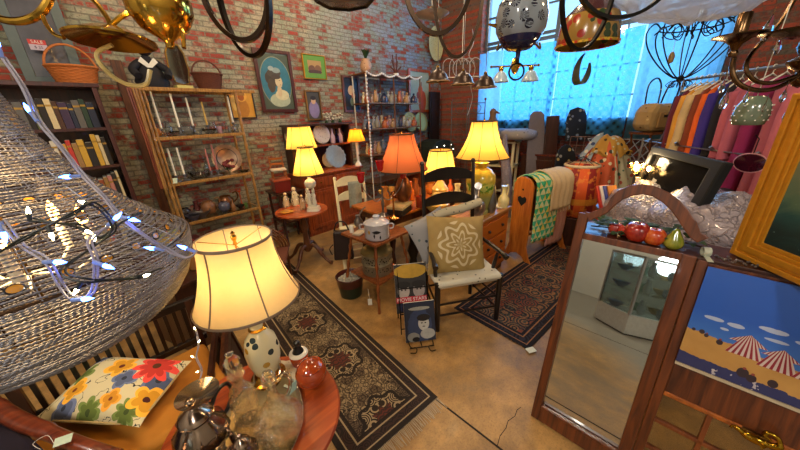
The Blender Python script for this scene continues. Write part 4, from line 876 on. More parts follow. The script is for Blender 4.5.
# pots with plants on top
def plant(name,label,loc,pr,pm,h,n,m,spread=.1,cat='plant'):
    t=T(name,label,cat,loc); M().lathe(shell(pr),20,cap=False).obj('pot',pm,t,60)
    for k in range(n):
        a=k*2.4; b=spread*(.4+.6*((k*.37)%1)); z0=pr[-1][1]-.02; hh=h*(.6+.4*((k*.61)%1)); ca,sa=math.cos(a),math.sin(a)
        M().grid(lambda u,v:(b*u*ca-(v-.5)*.03*math.sin(PI*min(1,u+.08))*sa,b*u*sa+(v-.5)*.03*math.sin(PI*min(1,u+.08))*ca,z0+hh*math.sin(u*1.7)),5,2).obj('leaf',m,t,60)
    return t
plant('potted_plant','small leafy plant in a round tan pot on top of the corner etagere',(3.58,4.25,2.452),[(.05,0),(.09,.05),(.1,.12),(.07,.2),(.075,.22)],spots('pot_tan','#b08a6c','#d8c8b0','#6a4a3a',30,.5),.2,26,LEAF,.14)
t=T('antler_ornament','reddish brown branching ornament on top of the corner etagere','ornament',(4.3,4.25,2.452))
for k in range(7):
    a=k*.9; M().tube(spline([(0,0,0),(.05*math.cos(a),.03*math.sin(a),.1),(.14*math.cos(a),.05*math.sin(a),.16+.1*(k%3))],4),.012,6).obj('branch',mat('antler_brown','#5a2c1a',.6),t)
M().lathe([(0,-.0),(.06,0),(.05,.05),(0,.06)],12).obj('base',CER,t)
g=T('bead_garland','garland of white beads draped along the top rail of the corner etagere','garland',(cx0,cy-.03,2.45))
for j in range(34):
    u=j/33; z=-.05*abs(math.sin(u*PI*4)); M().ball((u*W,0,z),.017,8,6).obj('bead',mat('bead_white','#e4e0e0',.3),g)
for j in range(26): M().ball((-.02+.008*math.sin(j),0,-.06-j*.055),.017,8,6).obj('bead',mat('bead_white','#e4e0e0',.3),g)
# hanging plates and gold tinsel tree right of the etagere
for k,(px,l,c) in enumerate(((412,'left gold rimmed plate leaning in the corner above the green trunk','#a8883a'),(423,'right pale green rimmed plate leaning in the corner above the green trunk','#8f965a'))):
    p=pY(px,122,4.3); plate(l,(p.x,4.36,p.z),.2,spots('gold_plate_%d'%k,c,'#e0d8b0','#6a5420',20,.35,.3,.25),0,78,'plates in the brick corner')
t=T('domed_trunk','dark green domed trunk dotted with white lights in the brick corner','trunk',(5.25,4.05,1.02)); M().prism([(-.4,-.2),(.4,-.2),(.4,.1),(.25,.2),(0,.24),(-.25,.2),(-.4,.1)],.45,'y').obj('body',mat('trunk_green','#1c241a',.6),t,0,bev=.01)
for j in range(9): M().ball((-.34+j*.085,-.235,.03+.08*math.sin(j*2)),.011,6,5).obj('bulb',emis('white_bulb','#fff0d8',6),t)
t=T('corner_cabinet','low reddish wooden cabinet under the green trunk in the brick corner','cabinet',(5.3,4.1,0)); M().box((0,0,.41),(1.1,.6,.8)).obj('body',W_red,t,0,bev=.005)
for x in (-.27,.27):
    d=M().box((x,-.31,.4),(.5,.02,.7)).obj('door',W_red,t,0,bev=.006); M().ball((x*.2,-.33,.45),.015,8,6).obj('knob',BRd,d)
# dark door panel and trellis by pier
t=T('folding_screen','tall black carved panel standing between the horse painting and the iron trellis','panel',(5.6,4.36,.812)); M().box((0,0,.62),(.36,.04,1.6)).obj('panel',BLK,t,0,bev=.005)
for k in range(4): M().band([(-.13,.02+k*.33),(.13,.02+k*.33),(.13,.3+k*.33),(-.13,.3+k*.33)],[(-.1,.05+k*.33),(.1,.05+k*.33),(.1,.27+k*.33),(-.1,.27+k*.33)],.06,'y',True).obj('moulding',BLK,t,0)
# stand the panel on the cabinet top
t=T('iron_trellis','grey wrought iron two-panel garden trellis in front of the brick pier','trellis',(5.55,3.45,.0),R(-45)); g=M(); grn=mat('weathered_iron','#5e5a50',.6,.5)
for x in (-.34,-.02,.02,.34): g.tube([(x,0,0),(x,0,2.0)],.01,6)
for z in (.3,1.2,1.75,1.95): g.tube([(-.34,0,z),(.34,0,z)],.008,6)
for c_ in (-.18,.18):
    for z in (.5,.9,1.35): g.tube(arc((c_,0,z),.11,0,2*PI,16),.006,5,True)
    g.tube(arc((c_,0,1.85),.08,0,2*PI,16),.006,5,True); g.tube([(c_-.13,0,.3),(c_+.13,0,1.2)],.006,5); g.tube([(c_+.13,0,.3),(c_-.13,0,1.2)],.006,5)
g.obj('frame',grn,t,60)
for x in (-.34,-.02,.34): M().ball((x,0,2.02),.025,8,6).obj('finial',mat('rusty_finial','#7a4030',.6,.3),t)
# ================================================================ lamps in the middle ground
def simple_base(pr,m,fit=True):
    return base_prof(pr,m)
rt_c=Vector((1.57,3.27,0)); RTZ=.72
t=T('pedestal_table','round reddish tripod table holding figurines and a small lit lamp by the hutch','table',rt_c)
M().lathe([(0,RTZ-.025),(.28,RTZ-.025),(.31,RTZ-.015),(.31,RTZ),(0,RTZ)],48).obj('table_top',wood('table_cherry','#7a2a10','#b8551f'),t,40)
M().lathe([(.03,.16),(.06,.2),(.04,.3),(.028,.42),(.05,.5),(.03,.6),(.08,RTZ-.03),(0,RTZ-.025)],20).obj('pedestal',W_mid,t,50)
for k in range(4):
    a=PI/2*k+.5; c,s=math.cos(a),math.sin(a); M().tube(spline([(.03*c,.03*s,.24),(.12*c,.12*s,.24),(.22*c,.22*s,.1),(.29*c,.29*s,.04),(.33*c,.33*s,.03)],5),[.026]*10+[.02]*6+[.026]*5,8).obj('leg',W_mid,t,60)
def cherub(t,z):
    cw=spots('cherub_ceramic','#d8cfb4','#7a6a50','#b0a080',50,.3,0,.25,.4)
    M().lathe([(0,0),(.085,0),(.085,.012),(.07,.03),(.075,.045),(.03,.06),(.03,.08)],16,lobes=4,amp=.12).obj('plinth',cw,t,60)
    for k in range(3):
        a=2.1*k+.6; x,y=.035*math.cos(a),.035*math.sin(a)
        M().lathe([(0,.06),(.022,.06),(.026,.11),(.018,.15),(.023,.19),(.01,.215),(0,.215)],10,c=(x,y,0)).ball((x,y,.235),.019,8,6).tube([(x,y,.2),(x*1.6,y*1.6,.24),(x*1.3,y*1.3,.28)],.008,6).obj('cherub',cw,t,60)
    M().lathe([(.02,.27),(.05,.285),(.06,.3),(.065,.34),(.05,.37),(.02,.385),(.012,z+.03)],24,lobes=10,amp=.08).obj('fruit_bowl',cw,t,60)
p=pz(314,210,RTZ); lamp('table_lamp','small lit yellow panel-shade lamp on cherub base on the round tripod table',(p.x,p.y,RTZ),.745,.178,.085,.305,SH_yel,TRb,cherub,e=8,ribs=6,bell=.1,warm=.04)
p=(2.15,4.15,.98); lamp('table_lamp','rear lit yellow lamp with stacked glass-ball base at the left end of the hutch counter',p,.69,.225,.155,.31,SH_yel,TRb,base_prof([(0,0),(.07,0),(.07,.02),(.02,.04),(.05,.08),(.02,.12),(.055,.17),(.02,.22),(.05,.27),(.015,.31),(.012,.42)],mat('lustre_glass_balls','#b0b4d0',.12,.5)),e=9,ribs=8,bell=.15)
p=pz(357,166,.98); lamp('table_lamp','small lit amber paper-shade lamp at the right end of the hutch counter',(3.13,4.1,.98),.60,.15,.09,.20,SH_amb,mat('shade_amber_edge','#7a4a18',.8),base_prof([(0,0),(.06,0),(.055,.02),(.015,.05),(.02,.1),(.02,.2),(.025,.28)],CER),e=4,ribs=6)
# ---- display table and oak chest
DT=.76
t=T('display_table','wide wooden table crowded with lamps glassware and brass behind the ladder-back chair','table',(2.62,2.42,0),R(-4))
M().box((0,0,DT-.015),(1.3,.72,.03)).obj('table_top',W_oak,t,0,bev=.006)
M().box((0,0,DT-.08),(1.16,.6,.1)).obj('apron',W_mid,t,0)
for x in (-.55,.55):
    for y in (-.28,.28): M().lathe([(0,0),(.025,0),(.03,.03),(.02,.08),(.035,.2),(.02,.3),(.04,.45),(.025,.52),(.035,.6),(.035,.74),(0,.74)],12,c=(x,y,0)).obj('leg',W_dark,t,50)
p=pz(404,209,DT); lamp('table_lamp','rust-red textured bell-shade lamp behind the enamel pot, shade dim with dark ribs',(p.x,p.y,DT),.82,.27,.13,.37,SH_red,TRb,base_prof([(0,0),(.09,0),(.09,.03),(.04,.06),(.08,.14),(.095,.24),(.06,.34),(.025,.38),(.02,.5)],mat('copper_base','#7a4a2c',.3,.7)),e=6,ribs=6,bell=.25,col=(1,.68,.4))
p=pz(440,203,DT); lamp('table_lamp','small lit yellow drum lamp seen over the top of the ladder-back chair',(p.x,p.y,DT),.62,.19,.125,.29,SH_yel,TRb,base_prof([(0,0),(.08,0),(.085,.03),(.05,.06),(.09,.12),(.1,.2),(.05,.28),(.02,.32),(.018,.42)],mat('banded_pot','#c9a860',.25,coat=.5)),e=7,ribs=8)
CHZ=.76
t=T('oak_chest','honey oak chest of drawers with stencilled fronts behind the chair arm','chest of drawers',(2.42,1.33,0)); W,D=.66,.5
M().box((W/2,D/2,.4),(W,D,.66)).obj('carcass',W_oak,t,0,bev=.004); M().box((W/2,D/2,CHZ-.015),(W+.05,D+.05,.03)).obj('chest_top',wood('chest_top','#8a5424','#c9904a',.35,0),t,0,bev=.006); M().box((W/2,D/2,.05),(W-.04,D-.04,.1)).obj('plinth',W_mid,t,0)
sten=spots('stencilled_drawer','#b4601c','#2c1c14','#3a4a24',22,.4,0,.17)
for z in (.2,.4,.6):
    d=M().box((W/2,-.008,z),(W-.08,.02,.17)).obj('drawer',sten,t,0,bev=.005)
    for x in (W*.28,W*.72): M().ball((x,-.03,z),.016,8,6).obj('knob',BLK,d)
for z in (.3,.5):
    d=M().box((W+.006,D/2,z),(.016,D-.1,.17)).obj('side_panel',sten,t,0,bev=.004)
vase_m=NT('yellow_green_glaze'); v=vase_m.co(); s_=vase_m.sep(v); nz=vase_m.noise(v,26,3)
c=vase_m.mix(vase_m.ramp(vase_m.math('ADD',s_[2],vase_m.math('MULTIPLY',nz.outputs[0],.1)),[(.27,0.0),(.30,1.0),(.36,1.0),(.40,0.0)]),'#c9ad3c',vase_m.mix(vase_m.math('GREATER_THAN',nz.outputs[0],.5),'#5a8a2c','#b8c060'))
c=vase_m.mix(vase_m.ramp(s_[2],[(.18,1.0),(.24,0.0)]),c,'#9a9a5a'); VASE=vase_m.done(vase_m.bsdf(Base_Color=c,Roughness=.15,Coat_Weight=.6))
p=pz(483,213,CHZ); lamp('table_lamp','largest lit yellow bell-shade lamp with yellow and green ginger jar base',(p.x,p.y+.05,CHZ),.92,.26,.12,.345,SH_yel,TRb,base_prof([(0,0),(.1,0),(.1,.02),(.09,.03),(.1,.08),(.135,.2),(.15,.3),(.145,.36),(.1,.41),(.055,.43),(.06,.45),(.075,.47),(.03,.49),(.02,.56)],VASE),e=13,ribs=8,bell=.5,warm=.04)
# things on the chest top
def chz(x,y): return pz(x,y,CHZ)
t=T('silver_goose','crumpled silver metal bird ornament in front of the ginger jar lamp','ornament',(2.53,1.42,CHZ),R(20),sc=1.25); sv=mat('crumpled_silver','#b0a8a0',.28,.9,var=.3,scale=30,bump=.8)
M().ball((0,0,.08),.085,16,10,(1.25,.75,.9)).tube(spline([(-.08,0,.1),(-.12,0,.18),(-.08,0,.26),(-.13,-.02,.29)],5),[.045]*5+[.03]*5+[.028]*6,8).tube([(.08,0,.1),(.16,0,.17)],[.05,.012],8).obj('body',sv,t,60); M().lathe([(0,0),(.05,0),(.03,.02),(0,.03)],12).obj('foot',sv,t)
t=T('metal_pitcher','tall slim pewter flask standing between ginger jar lamp and green-white ewer','flask',pz(491,212,CHZ)); M().lathe([(0,0),(.04,0),(.045,.02),(.05,.1),(.035,.2),(.02,.27),(.022,.3),(.012,.32),(0,.33)],16).obj('body',PEW,t,50)
t=T('ceramic_ewer','cream and yellow ceramic ewer with looped handle on the chest corner by the quilts','ewer',pz(503,207,CHZ)); em=mat('cream_yellow_glaze','#cfc28c',.25,coat=.4)
M().lathe([(0,0),(.05,0),(.06,.05),(.06,.1),(.025,.15),(.02,.2),(.035,.24)],16).obj('body',em,t,50); M().tube(spline([(.03,0,.22),(.08,0,.24),(.1,0,.17),(.055,0,.09)],5),.008,6).obj('handle',em,t)
t=T('oval_plate','cream oval plate propped upright behind the metal flask','plate',pz(497,205,CHZ)+Vector((.05,.12,.17)),0,rx=R(75),ry=0); M().lathe([(0,0),(.07,0),(.12,.012),(.115,.018),(0,.006)],24,sx=.8,sy=1.1).obj('dish',mat('cream_plate','#cdb98a',.25,coat=.4),t,60)
t=T('white_scarf','white lacy runner cloth draped over the right corner of the oak chest','cloth',(3.08,1.45,CHZ)); M().grid(lambda u,v:(-.16+.2*u if u<.8 else .03,-.1+.22*v,.008 if u<.8 else .008-(u-.8)*1.6),10,6).obj('drape',spots('lace_white','#cfcabb','#8a8a86','#b0a890',60,.9),t,60,solid=.004)
# things on the display table
def dtz(x,y): return pz(x,y,DT)
t=T('brass_candlestick','thin brass candlestick with wide base on the display table beside the enamel pot','candlestick',dtz(394,218)); M().lathe([(0,0),(.06,0),(.055,.01),(.015,.03),(.008,.05),(.012,.1),(.008,.15),(.01,.24),(.025,.26),(.02,.28),(0,.28)],16).obj('holder',mat('copper_brass','#b8743c',.2,1),t,50)
t=T('jewel_box','dark book-shaped box with pale lid on the display table left of the chair back','box',dtz(405,214)+Vector((0,.08,0)),R(20)); M().box((0,0,.035),(.26,.18,.07)).obj('box_body',BLK,t,0,bev=.004); M().box((0,0,.085),(.27,.19,.03)).obj('lid',mat('box_lid','#b09a6a',.6),t,0,bev=.004)
rnd=random.Random(11)
kk=['goblet','vase','jar','bottle','sherbet','tumbler']
spec=[(386,206,'vase','amber vase left of the jewel box','#b06a2c'),(392,200,'goblet','gold goblet behind the brass candlestick','#c99a4a'),(398,197,'jar','brown lustre jar below the rust-red lamp','#6a3a1c'),(411,200,'bottle','orange bottle right of the rust-red lamp base','#c8641c'),(416,196,'vase','copper vase left of the chair back post','#8a4a22'),(420,207,'tumbler','red and cream tumbler behind the grey floral cushion','#a83a20'),(431,193,'jar','orange pot seen between the ladder slats','#c8742c'),(450,196,'bottle','coral figure-shaped bottle seen between the ladder slats','#c8603c'),(457,203,'vase','pale cream vase at the right of the ladder slats','#cbb98e'),(383,198,'sherbet','yellow glass cup under the left red votive','#c9a43a')]
for x,y,k,l,c in spec: vessel(k,l,dtz(x,y),mat('glaze_'+c[1:],c,.2,coat=.5,var=.3),'small wares on the display table',1.3)
figurine('orange red standing figurine in the gap between the ladder slats',dtz(447,207),.2,mat('figurine_orange','#b8502a',.3),None)
t=T('covered_dish','yellow covered dish with banded lid standing in front of the small drum lamp','dish',dtz(437,209)); M().lathe([(0,0),(.1,0),(.13,.04),(.14,.07),(.12,.08),(.09,.1),(.06,.13),(.065,.16),(.04,.19),(.015,.2),(.02,.22),(0,.23)],24).obj('body',mat('banded_yellow','#c9a04a',.25,coat=.4),t,50)
# candelabra with red cups
cb=dtz(380,216)+Vector((.05,.0,0)); t=T('candelabra','silver candelabra with three red glass votive cups behind the enamel pot','candelabra',cb); M().lathe([(0,0),(.07,0),(.06,.012),(.015,.03),(.01,.06),(.018,.12),(.01,.18),(.01,.3),(0,.3)],14).obj('stem',PEW,t,50)
redg=mat('ruby_glass','#b0101a',.1,coat=.6)
for x,y,l in ((361,180,1),(380,168,2),(403,176,3)):
    q=pd(x,y,2.95 if l!=3 else 3.1)-cb
    M().tube(spline([(0,0,.2),(q.x*.35,q.y*.35,.16),(q.x*.85,q.y*.85,q.z-.12),(q.x,q.y,q.z-.03)],6),.006,6).obj('arm',PEW,t)
    M().lathe([(0,-.03),(.02,-.03),(.032,-.01),(.038,.04),(.048,.075),(.044,.075),(.03,.0),(0,-.005)],16,c=q).obj('votive_cup',redg,t,60)
# white chair back
def ladder_chair(name,label,loc,rz,w,d,sh,H,m,slats,seatm,arms=True,turned=True):
    t=T(name,label,'chair',loc,rz)
    for sx in (-1,1):
        M().tube([(sx*w/2,0,0),(sx*w/2,0,.12),(sx*w/2,0,sh+.05)],[.022,.023,.024],10).ball((sx*w/2,0,sh+.035),.024,8,6).obj('leg',m,t)
        M().tube([(sx*w*.42,d,0),(sx*w*.42,d,sh),(sx*w*.43,d+.09,H)],[.018,.02,.017],10).ball((sx*w*.43,d+.092,H+.015),.022,8,6).obj('back_post',m,t)
    for z in (.13,.24):
        M().tube([(-w/2,0,z+.02),(w/2,0,z+.02)],.0095,6).obj('stretcher',m,t)
        for sx in (-1,1): M().tube([(sx*w/2,0,z),(sx*w*.42,d,z)],.0095,6).obj('stretcher',m,t)
    M().tube([(-w*.42,d,.17),(w*.42,d,.17)],.0095,6).obj('stretcher',m,t)
    M().box((0,d/2,sh),(w*.98,d*1.0,.025)).obj('seat',seatm,t,0,bev=.008)
    for z in slats:
        f=(z-sh)/(H-sh); yy=d+.09*f; hw=w*.425; o=[];n=14
        for i in range(n+1): u=i/n; o.append((-hw+2*hw*u,z+.025+.07*math.sin(PI*u)**.7))
        for i in range(n+1): u=1-i/n; o.append((-hw+2*hw*u,z-.03+.012*math.sin(PI*u)))
        M().prism(o,.014,'y',(0,yy,0)).obj('back_slat',m,t,0)
    if arms:
        for sx in (-1,1):
            M().tube([(sx*w*.46,.1,sh),(sx*w*.48,.09,sh+.1),(sx*w*.5,.07,sh+.21)],[.012,.018,.012],8).obj('arm_post',m,t)
            M().tube(spline([(sx*w*.43,d+.04,sh+.26),(sx*w*.48,d*.6,sh+.25),(sx*w*.53,.05,sh+.23),(sx*w*.55,-.03,sh+.21)],5),[.014]*6+[.018]*6+[.024]*4,8).obj('armrest',m,t)
    return t
CA=Vector((1.64,1.235,0)); CB=Vector((2.11,.93,0)); cdir=CB-CA; crz=math.atan2(cdir.y,cdir.x); cc=(CA+CB)/2
fabw=spots('white_sprig_fabric','#cbc4ae','#2c3440','#6a5a3a',22,.85,0,.3)
chair=ladder_chair('ladderback_chair','black ladder-back armchair with cushions standing between the two rugs',(cc.x,cc.y,0),crz,cdir.length,.44,.42,1.34,W_black,(1.0,1.22),fabw)
M().box((0,.2,.455),(.58,.46,.055)).obj('seat_pad',fabw,chair,60,bev=.025)
R90=R(90)
def loc2(x,y,z): c,s=math.cos(crz),math.sin(crz); return (cc.x+x*c-y*s,cc.y+x*s+y*c,z)
dam=NT('damask_cloth'); v=dam.co(); vo=dam.n('ShaderNodeTexVoronoi',{'Vector':v,'Scale':13}); w_=dam.n('ShaderNodeTexMagic',{'Vector':v,'Scale':5.5,'Distortion':1.6},turbulence_depth=3); 
s_=dam.sep(v); rr=dam.math('SQRT',dam.math('ADD',dam.math('MULTIPLY',s_[0],s_[0]),dam.math('MULTIPLY',s_[1],s_[1])))
an=dam.math('ARCTAN2',s_[1],s_[0]); sw=dam.math('GREATER_THAN',dam.math('SINE',dam.math('ADD',dam.math('MULTIPLY',rr,95),dam.math('MULTIPLY',dam.math('COSINE',dam.math('MULTIPLY',an,7)),2.6))),.35)
f=dam.math('MULTIPLY',dam.math('MULTIPLY',sw,.75),dam.math('LESS_THAN',rr,.2))
DAM=dam.done(dam.bsdf(Base_Color=dam.mix(f,dam.mix(vo.outputs['Distance'],'#a88c50','#967a44'),'#dccba4'),Roughness=.75))
t=T('damask_pillow','tan damask pillow with pale scrollwork leaning on the black ladder-back chair','pillow',loc2(-.04,.2,.70),crz,rx=R(68),ry=R(6)); M().pillow(.54,.5,.16,16,seed=5).obj('cover',DAM,t,60,weld=True)
gf=spots('grey_floral_cloth','#8e8c8c','#2c3844','#5a6a6a',16,.8,0,.34)
t=T('floral_cushion','grey floral patterned cushion behind the left side of the tan pillow','cushion',loc2(-.20,.36,.74),crz+R(14),rx=R(66),ry=R(-18)); M().pillow(.40,.40,.15,14,seed=9).obj('cover',gf,t,60,weld=True)
t=T('rolled_throw','rolled pale throw with blue-grey pattern lying across the chair behind the tan pillow','throw',loc2(.04,.40,.925),crz,ry=R(-6)); M().tube([(-.22,0,0),(-.1,.01,.015),(.05,0,.02),(.24,0,.05)],[.035,.042,.042,.035],10).obj('roll',spots('roll_cloth','#b0a68c','#3a4a54','#6a6a5c',24,.85,0,.3),t,60)
p=pz(372,212,.76); ladder_chair('white_chair','cream painted ladder-back chair behind the small wooden stand',(1.93,2.62,0),R(-28),.42,.36,.44,1.04,W_white,(.8,.98),W_white,arms=False)
t=T('draped_shawl','pale grey-green cloth hanging over the back of the cream chair','cloth',(2.1,2.86,.95),R(-28)); M().grid(lambda u,v:(-.08+.16*u,.0+.03*math.sin(u*9)*v+( .02 if v>.5 else 0),.08-.34*v),8,10).obj('drape',mat('shawl_grey','#8a8f80',.9,var=.4,scale=30),t,60,solid=.006)
# ---- stand with enamel pot
ST=.70; sF,sR,sL=Vector((1.45,1.78,0)),Vector((1.93,1.80,0)),Vector((1.49,2.30,0))
sc_=(sR+sL)/2; t=T('plant_stand','small square wooden stand with splayed turned legs holding a white enamel pot','stand',sc_,R(2))
M().box((0,0,ST-.012),(.48,.5,.024)).obj('top',W_str,t,0,bev=.004); M().box((0,0,.26),(.4,.42,.018)).obj('lower_shelf',W_str,t,0,bev=.003)
for sx in (-1,1):
    for sy in (-1,1):
        P=[];Q=[]
        for i in range(25):
            u=i/24; P.append((sx*(.17+.09*(1-u)),sy*(.17+.09*(1-u)),u*(ST-.024))); Q.append(.014+.005*math.sin(u*40)*(1 if .15<u<.9 else 0))
        M().tube(P,Q,8).obj('leg',W_str,t,60)
pb=pz(377,240,ST)+Vector((.04,.04,0)); t=T('enamel_pot','white lidded enamel pot painted with a black bird on a yellow flower','pot',(pb.x,pb.y,ST),R(-45),sc=1.12)
M().lathe([(0,0),(.09,0),(.1,.01),(.104,.02),(.104,.13),(.108,.137),(.1,.135),(0,.13)],32).obj('body',mat('enamel_white','#b6b4ba',.2,coat=.5),t,50)
M().lathe([(.106,.138),(.09,.152),(.05,.165),(.025,.17),(.022,.178),(.03,.19),(.02,.2),(0,.202)],28).obj('lid',mat('enamel_white','#b6b4ba',.2,coat=.5),t,50)
for sx in (-1,1): M().tube(spline([(sx*.1,0,.12),(sx*.135,0,.12),(sx*.135,0,.085),(sx*.1,0,.08)],4),.006,6).obj('handle',mat('enamel_white','#b6b4ba',.2),t)
def onpot(a,z,w,h,m,nm): 
    g=M(); g.grid(lambda u,v:(.1055*math.cos(a+(u-.5)*w),.1055*math.sin(a+(u-.5)*w),z+(v-.5)*h*math.sin(PI*min(1,max(.02,u)))),8,2); return g.obj(nm,m,t,0)
ink=mat('black_paint','#17151a',.5)
onpot(R(-88),.085,.7,.028,ink,'painted_bird'); onpot(R(-98),.055,.14,.04,ink,'painted_bird'); onpot(R(-72),.04,.12,.035,ink,'painted_leaf'); onpot(R(-122),.082,.22,.035,mat('yellow_paint','#b88a2c',.5),'painted_flower')
t=T('small_jar','little cream jar at the left corner of the wooden stand','jar',pz(346,233,ST)+Vector((.05,-.03,0))); M().lathe([(0,0),(.022,0),(.024,.06),(.018,.075),(0,.078)],12).obj('body',CER,t,50)
t=T('doily_stack','folded pale cloth on the wooden stand left of the enamel pot','cloth',(1.56,2.12,ST),R(20)); M().box((0,0,.012),(.12,.09,.024)).obj('fold',mat('pale_cloth','#b8a890',.9),t,60,bev=.008)
t=T('glass_bird','dark metal and glass ornament on the stand behind the enamel pot','ornament',(1.62,2.2,ST+.0)); M().lathe([(0,0),(.03,0),(.01,.02),(.04,.06),(.045,.1),(.02,.14),(.025,.16),(0,.17)],14).tube([(0,0,.14),(.06,0,.2),(.1,0,.22)],.008,6).obj('body',PEW,t,50)
# galvanised pierced tin
tn=NT('pierced_tin'); v=tn.co(); s_=tn.sep(v); vo=tn.n('ShaderNodeTexVoronoi',{'Vector':v,'Scale':42}); nz=tn.noise(v,20,4)
zb=tn.math('MULTIPLY',tn.math('GREATER_THAN',s_[2],.13),tn.math('LESS_THAN',s_[2],.20)); zb2=tn.math('MULTIPLY',tn.math('GREATER_THAN',s_[2],.04),tn.math('LESS_THAN',s_[2],.1))
f=tn.math('MULTIPLY',tn.math('ADD',zb,zb2,0,True),tn.math('LESS_THAN',vo.outputs['Distance'],.35))
c=tn.mix(f,tn.mix(nz.outputs[0],'#6e6650','#a89f84'),tn.mix(zb2,'#1c1810','#3a3a30')); TIN=tn.done(tn.bsdf(Base_Color=c,Roughness=.45,Metallic=.4))
t=T('pierced_tin','round grey pierced tin cheese drum with rusty lid on the lower shelf of the stand','tin',(1.70,2.05,.269)); M().lathe([(0,0),(.15,0),(.155,.01),(.155,.105),(.16,.115),(.155,.125),(.155,.21),(.16,.22),(0,.22)],36).obj('body',TIN,t,50)
M().lathe([(.16,.221),(.163,.225),(.15,.245),(.1,.262),(.02,.27),(0,.27)],32).obj('lid',mat('rust_lid','#7d6a3c',.5,.3,var=.4),t,50)
bk=pz(350,300,0)+Vector((.08,.08,0)); t=T('planter_bucket','dark green and red painted bucket filled with white pebbles beside the stand','bucket',(bk.x,bk.y,0))
M().lathe([(0,0),(.11,0),(.112,.01),(.13,.13)],28,cap=False).lathe([(.0,.02),(.1,.02)],20).obj('green_body',mat('bucket_green','#16281a',.35,var=.4),t,50); M().lathe([(.13,.13),(.142,.22),(.148,.225),(.142,.23),(.134,.22),(.118,.1)],28,cap=False).obj('red_band',mat('bucket_red','#4a1c18',.35,var=.4),t,50)
w=M()
for k in range(40):
    a=k*2.4; r=.115*math.sqrt(k/40); w.ball((r*math.cos(a),r*math.sin(a),.185),.02,7,5)
w.lathe([(0,.18),(.13,.18)],20,cap=False); w.obj('pebble_fill',mat('white_pebble','#a9a290',.8,var=.3),t)['kind']='stuff'
t=T('price_tag','white string tag hanging from the shelf of the wooden stand','tag',pd(370,302,2.42)); M().box((0,0,0),(.035,.002,.06),rz=R(-45)).obj('card',PAP,t,0); M().tube([(0,0,.03),(.02,.04,.10)],.001,4).obj('string',PAP,t)
# dark umbrella bag between stand and hutch
bb=pz(352,270,0); t=T('leather_bag','dark brown leather satchel hanging by the left rear leg of the stand','bag',(1.62,2.52,.28),R(-40)); M().box((0,0,.17),(.22,.1,.34),taper=.8).obj('body',mat('bag_leather','#24130c',.5,var=.3),t,0,bev=.02); M().tube(spline([(-.08,0,.33),(-.04,0,.43),(.04,0,.43),(.08,0,.33)],5),.008,6).tube(spline([(-.1,-.05,.2),(-.14,-.05,.15),(-.12,-.05,.08)],4),.006,6).obj('strap',mat('bag_leather','#24130c',.5),t)
t=T('iron_pedestal','dark cast pedestal foot standing behind the wooden stand','stand',(2.25,2.05,0)); M().lathe([(0,0),(.14,0),(.15,.03),(.06,.08),(.04,.2),(.07,.3),(.04,.4),(.06,.6),(0,.6)],16).obj('column',W_black,t,50)
# ---- movie magazines on easels
def mag(label,loc,rz,w,h,title,art,tcol,tz,group,band=None,ts=.05):
    t=T('magazine',label,'magazine',loc,rz,group,rx=R(-14))
    M().box((0,.008,h/2),(w,.014,h)).obj('pages',PAP,t,0); M().box((0,-.0005,h/2),(w,.003,h)).obj('cover',art,t,0)
    if band: M().box((0,-.0025,tz),(w*.98,.002,ts*1.15)).obj('title_band',band,t,0)
    if title: text('title',title,ts,tcol,t,(0,-.0045,tz),(PI/2,0,0))
    return t
FA=paint_mat('two_faces_cover',layered('#2c2a2c',[(0,.36,.14,.06,'#b8902c',.5),(-.065,.19,.05,.065,'#b8aaa0',.1),(.065,.19,.05,.065,'#a89a94',.1),(-.065,.245,.06,.03,'#141214',.3),(.065,.245,.06,.03,'#181416',.3),(-.08,.2,.008,.006,'#141214',0),(-.05,.2,.008,.006,'#141214',0),(.05,.2,.008,.006,'#141214',0),(.08,.2,.008,.006,'#141214',0),(.0,.05,.12,.05,'#24305c',.6)],20))
FB=paint_mat('blue_face_cover',layered('#18243c',[(.0,.12,.1,.16,'#2c3c60',.9),(.03,.15,.045,.06,'#b9b9b4',.1),(.03,.2,.055,.03,'#0c0e14',.3),(.015,.155,.008,.005,'#0c0e14',0),(.045,.155,.008,.005,'#0c0e14',0),(.03,.125,.012,.004,'#3a2024',0),(.06,.06,.06,.045,'#a8a8a4',.5),(-.06,.04,.05,.04,'#8c8c88',.6),(0,.28,.09,.015,'#9a9a90',1.0),(-.04,.02,.03,.02,'#0c0e14',.4)],24))
ma=pz(417,345,0); mrz=R(-38); ma=ma+Vector((.02,-.03,0))
mag('blue-black magazine with a pale face, lower of the two magazines on wire easels',(ma.x+.02,ma.y+.02,.02),mrz,.25,.335,None,FB,PAP,.28,'magazines on the floor by the chair')
mbk=Vector((ma.x+.09,ma.y+.15,.0)); t_=mag('magazine with two faces and red MOVIE STARS band, upper of the two on wire easels',(mbk.x+.0,mbk.y+.02,.19),mrz,.27,.42,'MOVIE STARS',FA,mat('title_white','#e6e0e0',.6),.115,'magazines on the floor by the chair',mat('title_red','#c02c3a',.6),.042)
t=T('wire_easel','black scrolled wire easel under the blue-black magazine','easel',(ma.x,ma.y,0),mrz); g=M()
g.tube(spline([(-.1,-.07,.004),(-.06,-.09,.02),(-.05,-.05,.03),(-.09,-.03,.02),(-.1,.05,.01)],5),.004,6).tube(spline([(.1,-.07,.004),(.06,-.09,.02),(.05,-.05,.03),(.09,-.03,.02),(.1,.05,.01)],5),.004,6).tube([(-.1,-.03,.012),(.1,-.03,.012)],.004,6).tube([(0,-.03,.012),(0,.15,.012),(0,.1,.24)],.004,6); g.obj('wire_frame',IR,t)
t=T('book_rack','black stepped wire rack holding the MOVIE STARS magazine','rack',(mbk.x,mbk.y,0),mrz); g=M()
for x in (-.12,.12): g.tube([(x,-.02,0),(x,.0,.19),(x,.12,.6),(x,.2,0)],.005,6)
